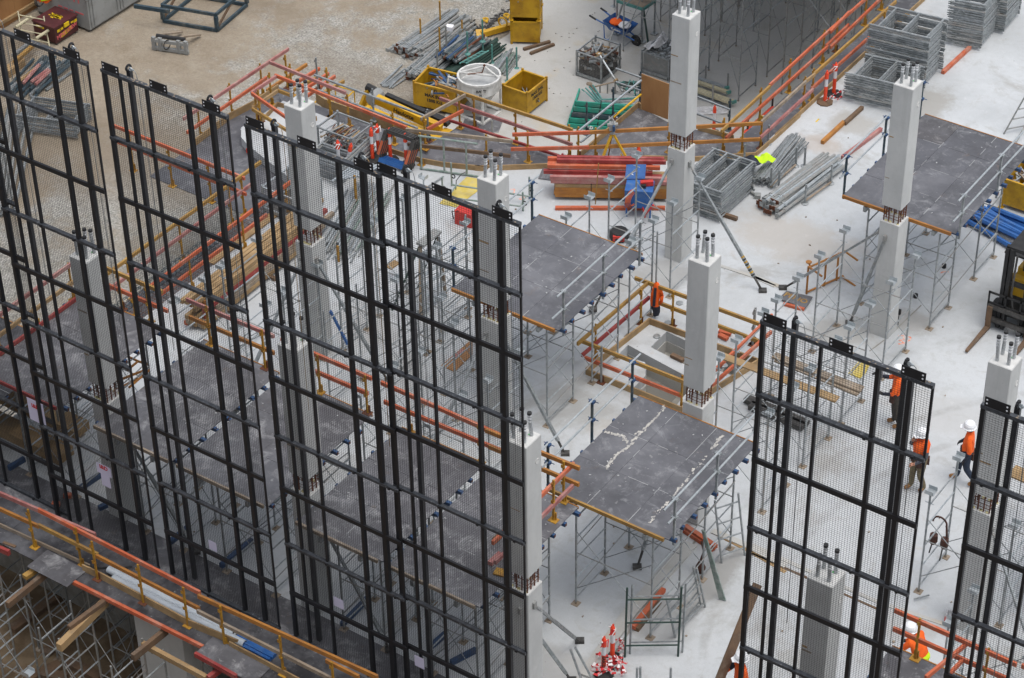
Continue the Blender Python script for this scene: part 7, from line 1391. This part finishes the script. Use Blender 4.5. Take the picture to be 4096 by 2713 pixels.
# ---- south walkway things
for i, (a, b) in enumerate(((('F6', 1195, 1040), ('A3', 1635, 1250)), (('F6', 1250, 1130), ('A3', 1705, 1330)))):
    A, B = g(*a, .1), g(*b, .1); t = thing('plastic_pipe', ('upper' if i == 0 else 'lower') + ' of two long white plastic pipes lying on the lower walkway', 'pipe', A); q = MB(); q.tube(A, B, .085, 14, cap=False); q.tube(A, B, .075, 14, cap=False); part(t, 'pipe_wall', q, 'pipe_white', smooth=True); q = MB(); d = (B - A).normalized(); q.tube(A + d * .05, A + d * .06, .075, 12); q.tube(B - d * .06, B - d * .05, .075, 12); part(t, 'bore', q, 'rubber_black')
for a, b, w_, z, l in ((('A3', 1640, 1290), ('A3', 1900, 1425), .26, .05, 'blue steel formwork soldier on the walkway at the pipe ends'),):
    q = MB(); q.beam(g(*a, z), g(*b, z), w_, .1); q.beam(g(*a, z + .06), g(*b, z + .06), .04, .05); single('steel_soldier', q, 'bright_blue', l, 'steel soldier')
q = MB(); q.path([g('F6', 990, 1030, .03), g('F6', 1180, 1020, .03), g('F6', 1350, 1030, .03), g('F6', 1450, 1010, .03)], .025, 6); single('black_hose', q, 'rubber_black', 'black hose on walkway at the white pipe ends', 'hose')
for a, b, m, l, w_, h in ((('A3', 505, 895), ('A3', 1430, 1360), 'orange_timber', 'long bright orange timber edging the lower walkway', .07, .1), (('A3', 1360, 1400), ('A3', 1650, 1560), 'red_timber', 'red timber edging the lower walkway at bottom', .07, .12), (('A3', -30, 655), ('A3', 65, 695), 'red_timber', 'red timber end at the left border below the walkway', .08, .14), (('A3', 25, 630), ('A3', 110, 660), 'dark_timber', 'brown timber end beside the red one at left', .07, .1)):
    q = MB(); q.beam(g(*a, -.02), g(*b, -.02), w_, h); single('edge_timber', q, m, l, 'timber')
for a, b, z, w_, h, m, l in ((('A3', 50, 1060), ('A3', 340, 825), -.2, .1, .16, 'dark_timber', 'dark bearer timber projecting out below the walkway, first from left'), (('A3', 170, 865), ('A3', 275, 795), -.15, .14, .1, 'yellow_timber', 'yellow block end projecting below the grey plywood sheet'), (('A3', 410, 1355), ('A3', 740, 1030), -.25, .14, .2, 'raw_timber', 'thick raw bearer projecting below walkway, second from left'), (('A3', 480, 1215), ('A3', 745, 1020), -.1, .1, .1, 'dark_timber', 'dark plank on the second bearer below walkway'),
      (('A3', 925, 1425), ('A3', 1160, 1235), -.25, .1, .18, 'dark_timber', 'third bearer projecting below walkway'), (('A3', 995, 1330), ('A3', 1440, 1568), -.4, .1, .14, 'raw_timber', 'orange-brown waler running under the third bearer'), (('A3', 1450, 1568), ('A3', 1545, 1500), -.3, .1, .12, 'red_timber', 'red bearer end at the bottom border')):
    q = MB(); q.beam(g(*a, z), g(*b, z), w_, h); single('bearer_timber', q, m, l, 'timber')
# pit shoring below the walkway
k = 0
PT = ('first', 'second', 'third', 'fourth', 'front', 'front left', 'front right', 'deep first', 'deep second', 'deep third', 'deep fourth')
for xa, xb, ya, yb in ((-33.6, -32.1, 24.6, 25.6), (-31.4, -29.9, 24.6, 25.6), (-29.3, -27.8, 24.6, 25.6), (-27.2, -25.7, 24.6, 25.6), (-31.2, -29.4, 22.6, 23.7), (-34.2, -32.6, 22.8, 23.8), (-28.6, -27.0, 22.8, 23.8), (-33.6, -32.2, 26.4, 27.5), (-31.6, -30.2, 26.4, 27.5), (-29.7, -28.75, 26.4, 27.5), (-26.9, -25.5, 26.4, 27.5)):
    t = thing('shoring_tower', PT[k] + ' shoring tower in the pit below the lower-left walkway', 'shoring tower', (xa, ya, YZ)); tower_parts(t, xa, xb, ya, yb, -.45 if k < 4 or k > 6 else -.8, zb=YZ + .02, rungs=6, heads=4 <= k < 7, m='galvanised' if k % 2 else 'dull_tube'); k += 1
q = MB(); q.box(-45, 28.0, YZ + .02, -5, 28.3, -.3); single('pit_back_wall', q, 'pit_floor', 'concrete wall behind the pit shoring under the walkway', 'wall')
t = thing('concrete_pier', 'grey concrete blade wall with three cone holes in the pit', 'wall', (-27.8, 26.2, YZ)); q = MB(); q.box(-28.6, 26.2, YZ + .02, -27.2, 27.0, -.06); part(t, 'body', q, 'precast'); q = MB()
for x in (-28.2, -27.95, -27.7): q.add([(x + .04 * math.cos(a * .785), 26.196, -1.6 + .04 * math.sin(a * .785)) for a in range(8)], [tuple(range(7, -1, -1))])
part(t, 'cone_holes', q, 'text_black')
q = MB(); q.lathe((-29.0, 24.2, YZ + .02), [(.16, 0), (.16, .3), (.17, .32)], 12); single('white_pail', q, 'white_plastic', 'white pail standing on the pit ground', 'pail')
for i, (a, b) in enumerate(((('A3', 80, 1230), ('A3', 390, 1000)), (('A3', 310, 1395), ('A3', 480, 1260)), (('A3', 200, 1568), ('A3', 420, 1470)), (('A3', 480, 1450), ('A3', 700, 1568)), (('A3', 300, 1530), ('A3', 460, 1568)))):
    q = MB(); q.beam(g(*a, YZ + .1), g(*b, YZ + .1), .25, .12); single('timber_plank', q, 'dark_timber', ('first', 'second', 'third', 'fourth', 'fifth')[i] + ' muddy timber lying on pit ground from the left', 'timber')
# ---- right border: forklift, yellow box, blue steel
fo = V((-16.62, 45.35, 0)); t = thing('forklift', 'black forklift truck with yellow hood at the right border', 'forklift', fo); fx = V((0, -1, 0)); fy = V((-fx.y, fx.x, 0))
def fb(u0, v0, z0, u1, v1, z1): q = MB(); q.hexa([fo + fx * a + fy * b + V((0, 0, c)) for c in (z0, z1) for a, b in ((u0, v0), (u1, v0), (u1, v1), (u0, v1))]); return q
for v_ in (-.4, -.28, .2, .32): part(t, 'mast_rail', fb(.0, v_, .05, .16, v_ + .09, 2.45), 'rubber_black')
for z in (.5, 1.4, 2.4): part(t, 'mast_crossbar', fb(.02, -.4, z, .12, .41, z + .1), 'rubber_black')
for z in (.25, .62): part(t, 'fork_carriage', fb(.18, -.62, z, .26, .62, z + .12), 'dark_iron')
for z, w__ in ((1.05, .66), (.75, .66)): part(t, 'load_guard', fb(.19, -w__, z, .22, w__, z + .05), 'rubber_black')
for v_ in (-.64, -.2, .2, .62): part(t, 'guard_upright', fb(.19, v_ - .02, .2, .22, v_ + .02, 1.1), 'rubber_black')
for v_ in (-.62, .42):
    q = MB(); q.hexa([fo + fx * a + fy * b + V((0, 0, c)) for c in (.04, .10) for a, b in ((.26, v_), (1.45, v_ + .03), (1.45, v_ + .1), (.26, v_ + .13))]); part(t, 'fork', q, 'dark_timber'); part(t, 'fork_heel', fb(.24, v_, .04, .30, v_ + .13, .7), 'dark_timber')
part(t, 'body', fb(-1.9, -.5, .25, -.15, .5, .95), 'dark_iron'); part(t, 'hood', fb(-1.7, -.42, .95, -.9, .42, 1.25), 'bright_yellow'); part(t, 'counterweight', fb(-2.2, -.5, .3, -1.9, .5, 1.1), 'bright_yellow'); part(t, 'dash', fb(-.35, -.4, .95, -.15, .4, 1.45), 'bright_yellow')
for a, b in ((-.2, -.45), (-.2, .45), (-1.7, -.45), (-1.7, .45)): part(t, 'guard_post', fb(a - .03, b - .03, .9, a + .03, b + .03, 2.15), 'rubber_black')
part(t, 'overhead_guard', fb(-1.8, -.5, 2.15, -.05, .5, 2.2), 'rubber_black'); part(t, 'seat', fb(-1.2, -.25, 1.25, -.8, .25, 1.7), 'rubber_black')
for a, b in ((-.15, -.52), (-.15, .52), (-1.7, -.48), (-1.7, .48)):
    q = MB(); q.tube(fo + fx * a + fy * (b - .1) + V((0, 0, .32)), fo + fx * a + fy * (b + .1) + V((0, 0, .32)), .32, 14); part(t, 'wheel', q, 'rubber_black')
q = MB(); q.path([fo + fx * .1 - fy * .1 + V((0, 0, 2.3)), fo + fx * .16 - fy * .1 + V((0, 0, 1.2)), fo + fx * .16 + V((0, 0, .7))], .03, 5); part(t, 'lift_chain', q, 'dark_iron')
yb = g('D1', 1850, 1390); b5 = bin_('yellow steel bin under the right-hand deck at the border', (-18.7, 50.7, 0), .95, 1.1, .75); scraps('loose_fittings', 'pale fittings heaped in the yellow bin at right border', None, (-18.7, 50.7, 0), .8, .9, .7, 40, 0, ('galvanised', 'grey_timber'), heap=.1)
pile('blue_channel', 'blue steel channel in the pile under the right-hand deck', 'steel channel', 'blue steel channels piled under right-hand deck', (-19.6, 49.4, .02), (-17.2, 48.9, .02), 1.0, 12, .07, 'bright_blue', 2, .3, ends=.2)
ladder_frame('grey ladder frame leaning at the right border above the big deck', g('D1', 1775, 935), g('D1', 1960, 900), g('D1', 1930, 660, 1.2) - g('D1', 1775, 935), 4, 'dull_tube', cat='scaffold frame', name='scaffold_section')
tube_single('dark tube lying at the right border beyond the deck rail', g('D1', 1860, 990, .1), g('D1', 1990, 770, .6), .03, 'dull_tube')
for p, q_, l in ((('D3', 1830, 120), ('D3', 1990, 190), 'pale planks through the tower at the right border'),): q = MB(); q.beam(g(*p, 1.4), g(*q_, 1.4), .4, .05); single('scaffold_plank', q, 'raw_timber', l, 'plank')
# ================================================================ PEOPLE
BASE = {  # facing +x, standing 1.78 m
 'pelvis': ((0, 0, .96), .150, .125), 'waist': ((0, 0, 1.10), .145, .115), 'chest': ((.01, 0, 1.32), .175, .125), 'neck': ((.0, 0, 1.49), .062, .06), 'head': ((.03, 0, 1.60), .088, .098), 'crown': ((.03, 0, 1.70), .075, .085),
 'shL': ((0, .19, 1.42), .072, .075), 'elL': ((-.02, .25, 1.13), .052, .052), 'wrL': ((.06, .24, .88), .036, .036), 'hdL': ((.08, .24, .80), .032, .04),
 'shR': ((0, -.19, 1.42), .072, .075), 'elR': ((-.02, -.25, 1.13), .052, .052), 'wrR': ((.06, -.24, .88), .036, .036), 'hdR': ((.08, -.24, .80), .032, .04),
 'hpL': ((0, .10, .88), .105, .105), 'knL': ((.03, .11, .50), .072, .072), 'anL': ((-.01, .11, .10), .052, .052), 'toL': ((.17, .12, .045), .045, .04),
 'hpR': ((0, -.10, .88), .105, .105), 'knR': ((.03, -.11, .50), .072, .072), 'anR': ((-.01, -.11, .10), .052, .052), 'toR': ((.17, -.12, .045), .045, .04)}
BONES = [('pelvis', 'waist', 'belt'), ('waist', 'chest', 'shirt'), ('chest', 'neck', 'shirt'), ('neck', 'head', 'skin'), ('head', 'crown', 'skin'), ('chest', 'shL', 'shirt'), ('shL', 'elL', 'sleeve'), ('elL', 'wrL', 'cuff'), ('wrL', 'hdL', 'glove'),
         ('chest', 'shR', 'shirt'), ('shR', 'elR', 'sleeve'), ('elR', 'wrR', 'cuff'), ('wrR', 'hdR', 'glove'), ('pelvis', 'hpL', 'trousers'), ('hpL', 'knL', 'trousers'), ('knL', 'anL', 'trousers'), ('anL', 'toL', 'boots'),
         ('pelvis', 'hpR', 'trousers'), ('hpR', 'knR', 'trousers'), ('knR', 'anR', 'trousers'), ('anR', 'toR', 'boots')]
def person(label, loc, rz, pose, mats, extras=None, hat_tilt=0.0):
    J = {k: [V(v[0]), v[1] * (1 if k in ('head', 'crown', 'neck') else 1.14), v[2] * (1 if k in ('head', 'crown', 'neck') else 1.14)] for k, v in BASE.items()}
    for k, p in pose.items(): J[k][0] = V(p)
    names = list(J); idx = {n: i for i, n in enumerate(names)}
    me = bpy.data.meshes.new('body'); me.from_pydata([tuple(J[n][0]) for n in names], [(idx[a], idx[b]) for a, b, _ in BONES], [])
    o = bpy.data.objects.new('body', me); col.objects.link(o)
    sk = o.modifiers.new('skin', 'SKIN'); sk.use_smooth_shade = True
    for i, n in enumerate(names):
        d = me.skin_vertices[0].data[i]; d.radius = (J[n][1], J[n][2]); d.use_root = n == 'pelvis'
    o.modifiers.new('sub', 'SUBSURF').levels = 2
    dg = bpy.context.evaluated_depsgraph_get(); dg.update(); bm_ = bpy.data.meshes.new_from_object(o.evaluated_get(dg))
    bpy.data.objects.remove(o); bpy.data.meshes.remove(me)
    order = ['skin', 'shirt', 'sleeve', 'cuff', 'glove', 'belt', 'trousers', 'boots']
    bm_.materials.clear()
    for r in order: bm_.materials.append(MAT[mats.get(r, mats['shirt'] if r in ('sleeve', 'cuff') else 'skin')])
    segs = [(J[a][0], J[b][0], (J[a][1] + J[b][1]) / 2, order.index(r)) for a, b, r in BONES]
    for p in bm_.polygons:
        c = p.center; best = 9; mi = 0
        for a, b, rr_, r in segs:
            ab = b - a; t_ = max(0, min(1, (c - a).dot(ab) / max(ab.length_squared, 1e-9))); d = (c - a - ab * t_).length - rr_
            if d < best: best, mi = d, r
        p.material_index = mi; p.use_smooth = True
    t = thing('person', label, 'person', (0, 0, 0)); b = part(t, 'body', bm_, None); b.name = 'body'
    H = J['head'][0]; up = (J['crown'][0] - H).normalized()
    # face
    q = MB()
    for s in (-1, 1): q.lathe(H + V((.082, .033 * s, .02)), [(.006, -.008), (.011, 0), (.006, .008)], 6)
    part(b, 'eyes', q, 'text_black') if False else part(t, 'eyes', q, 'text_black')
    q = MB(); q.hexa([H + V(v) for v in ((.08, -.016, -.035), (.105, -.012, -.03), (.105, .012, -.03), (.08, .016, -.035), (.08, -.006, .02), (.088, -.004, .02), (.088, .004, .02), (.08, .006, .02))]); part(t, 'nose', q, 'skin')
    q = MB(); q.cbox(H + V((.083, 0, -.062)), .012, .045, .010); part(t, 'mouth', q, 'leather')
    q = MB()
    for s in (-1, 1): q.cbox(H + V((.0, .092 * s, -.01)), .035, .02, .055)
    part(t, 'ears', q, 'skin'); 
    q = MB(); q.lathe(H + V((-.02, 0, -.05)), [(.085, 0), (.1, .05), (.095, .1)], 12); part(t, 'hair', q, 'text_black')
    # hard hat
    q = MB(); hc = H + up * .045; q.lathe(hc, [(.128, 0), (.137, .02), (.134, .075), (.11, .125), (.066, .154), (.0, .163)], 18); q.lathe(hc, [(.16, -.006), (.16, .006), (.13, .012)], 18); q.beam(hc + V((.115, 0, .07)), hc + V((0, 0, .152)), .03, .02); q.beam(hc + V((0, 0, .152)), hc + V((-.11, 0, .08)), .03, .02)
    h_ = part(t, 'hard_hat', q, 'white_plastic', smooth=False)
    q = MB(); q.hexa([hc + V(v) for v in ((.1, -.1, -.012), (.2, -.06, -.022), (.2, .06, -.022), (.1, .1, -.012), (.1, -.1, .0), (.2, -.06, -.012), (.2, .06, -.012), (.1, .1, .0))]); part(h_, 'peak', q, 'white_plastic')
    q = MB(); q.cbox(hc + V((.02, .118, .06)), .05, .012, .04); part(h_, 'sticker', q, 'red_plastic')
    # hands: palm and five bent fingers each
    for sd in ('L', 'R'):
        w0, h0 = J['wr' + sd][0], J['hd' + sd][0]; d = (h0 - w0).normalized(); side = d.cross(V((0, 0, 1)) if abs(d.z) < .8 else V((1, 0, 0))).normalized(); nrm = d.cross(side)
        q = MB(); q.beam(h0 - d * .03, h0 + d * .045, .075, .03, up=tuple(nrm))
        for k, L in enumerate((.058, .068, .064, .05)):
            f0 = h0 + d * .045 + side * (.028 - .019 * k); f1 = f0 + d * L * .55 + nrm * .01; f2 = f1 + d * L * .3 + nrm * .03; q.path([f0, f1, f2], .009, 5)
        f0 = h0 + side * .036; q.path([f0, f0 + side * .03 + d * .03, f0 + side * .032 + d * .06 + nrm * .015], .0105, 5); part(t, 'hand', q, mats.get('glove', 'skin'))
    if extras: extras(t, J)
    t.location = loc; t.rotation_euler = (0, 0, rz); return t
def belt(pouches=True):
    def f(t, J):
        P = J['pelvis'][0]; q = MB(); q.lathe(P + V((0, 0, .0)), [(.165, 0), (.165, .05)], 14); part(t, 'tool_belt', q, 'leather')
        for a in (-.9, .9, 2.6): q = MB(); q.cbox(P + V((.16 * math.cos(a), .17 * math.sin(a), -.07)), .09, .12, .18, a); part(t, 'pouch', q, 'leather')
    return f
def vest(t, J):
    belt()(t, J); C = J['chest'][0]
    q = MB(); q.lathe(V((C.x - .005, 0, 1.05)), [(.17, 0), (.185, .15), (.20, .3), (.17, .37), (.13, .42)], 14); 
    part(t, 'safety_vest', q, 'hivis_orange', smooth=True)
def at_g(c, x, y, z): p = g(c, x, y, z); return (p.x, p.y, 0)
OR = 'hivis_orange'
rad = math.radians
person('worker in orange shirt behind top corner of wide mesh screen, arm reaching left', at_g('F8', 250, 470, 1.02), rad(206),
       {'elR': (.16, -.3, 1.2), 'wrR': (.42, -.3, 1.22), 'hdR': (.50, -.3, 1.25), 'elL': (.1, .28, 1.15), 'wrL': (.3, .22, 1.1), 'hdL': (.37, .2, 1.1), 'knL': (-.02, .11, .5), 'anL': (-.12, .11, .12), 'toL': (.04, .12, .05)},
       dict(skin='skin', shirt=OR, sleeve=OR, cuff='navy_cloth', glove='rubber_black', belt='navy_cloth', trousers='dark_trousers', boots='boots'), belt())
person('worker in orange vest over grey hoodie and khaki trousers, hand at face', at_g('F8', 510, 1200, .96), rad(236),
       {'elR': (.14, -.24, 1.2), 'wrR': (.2, -.1, 1.42), 'hdR': (.19, -.06, 1.5), 'elL': (.05, .28, 1.15), 'wrL': (.24, .22, 1.02), 'hdL': (.31, .2, 1.0), 'knR': (.1, -.1, .5), 'anR': (.1, -.1, .1), 'toR': (.28, -.1, .045), 'anL': (-.12, .11, .11), 'toL': (.04, .13, .045)},
       dict(skin='skin', shirt=OR, sleeve='grey_cloth', cuff='grey_cloth', glove='skin', belt='leather', trousers='khaki_cloth', boots='boots'), vest)
person('worker walking in orange and navy shirt and blue jeans, beside rightmost screen', at_g('F8', 1040, 1110, 1.0), rad(200),
       {'elR': (-.02, -.28, 1.15), 'wrR': (.14, -.34, .95), 'hdR': (.2, -.35, .89), 'elL': (-.06, .26, 1.13), 'wrL': (.02, .27, .9), 'hdL': (.05, .27, .83), 'knR': (.14, -.1, .52), 'anR': (.16, -.1, .1), 'toR': (.35, -.1, .045), 'knL': (-.02, .1, .5), 'anL': (-.26, .11, .16), 'toL': (-.1, .12, .05)},
       dict(skin='skin', shirt=OR, sleeve=OR, cuff='navy_cloth', glove='rubber_black', belt='navy_cloth', trousers='jeans', boots='boots'), belt())
def hem(t, J):
    q = MB(); q.lathe(J['pelvis'][0] + V((0, 0, .02)), [(.168, 0), (.16, .05)], 14); part(t, 'yellow_hem', q, 'hivis_yellow')
person('worker in bright orange jumper bending behind the orange rails, lower right', at_g('D3', 1205, 1420, .95), rad(170),
       {'waist': (.06, 0, 1.09), 'chest': (.16, 0, 1.27), 'neck': (.25, 0, 1.40), 'head': (.33, 0, 1.47), 'crown': (.39, 0, 1.55), 'shL': (.2, .19, 1.35), 'elL': (.34, .27, 1.12), 'wrL': (.5, .2, .95), 'hdL': (.56, .18, .9), 'shR': (.2, -.19, 1.35), 'elR': (.34, -.27, 1.12), 'wrR': (.5, -.2, .95), 'hdR': (.56, -.18, .9)},
       dict(skin='skin', shirt=OR, sleeve=OR, cuff=OR, glove='rubber_black', belt=OR, trousers='dark_trousers', boots='boots'), hem)
person('worker in orange and navy shirt at the bottom border, holding a long plank', at_g('C3', 1690, 1450, 1.55), rad(225),
       {'elR': (.16, -.26, 1.15), 'wrR': (.34, -.16, 1.12), 'hdR': (.4, -.12, 1.12), 'elL': (.1, .26, 1.15), 'wrL': (.33, .12, 1.0), 'hdL': (.4, .08, .98)},
       dict(skin='skin', shirt=OR, sleeve='navy_cloth', cuff=OR, glove='rubber_black', belt='navy_cloth', trousers='dark_trousers', boots='boots'), None)
q = MB(); q.beam((-16.02, 28.9, .03), (-16.10, 31.52, 2.62), .24, .045, up=(1, -.3, .3)); single('scaffold_plank', q, 'dark_timber', 'long weathered plank held upright by the worker at the bottom border', 'plank')
# worker one holds a short metal rod
p = g('F8', 75, 330, 1.3); q = MB(); q.tube(p, p + V((0, 0, .45)), .012, 5); single('metal_rod', q, 'galvanised', 'thin metal rod held up by the worker at the screen corner', 'rod')

# small site rubbish
q = MB(); rr = random.Random(11)
for k in range(110):
    x, y = rr.uniform(-33, -12), rr.uniform(28, 57)
    if x < -26 and y > 48: continue
    q.cbox((x, y, .012), rr.uniform(.02, .06), rr.uniform(.015, .05), .02, rr.random() * 3)
o = single('site_debris', q, 'grey_timber', 'small scraps of timber and rubble scattered over the slab', 'debris'); o['kind'] = 'stuff'
q = MB()
for k in range(60):
    p = g('C1', rr.uniform(100, 1000), rr.uniform(0, 900), YZ + .03); q.cbox(p + V((0, 0, .015)), rr.uniform(.02, .07), rr.uniform(.02, .06), .03, rr.random() * 3)
o = single('site_debris', q, 'lower_concrete', 'pale rubble scattered over the lower slab by the bins', 'debris'); o['kind'] = 'stuff'
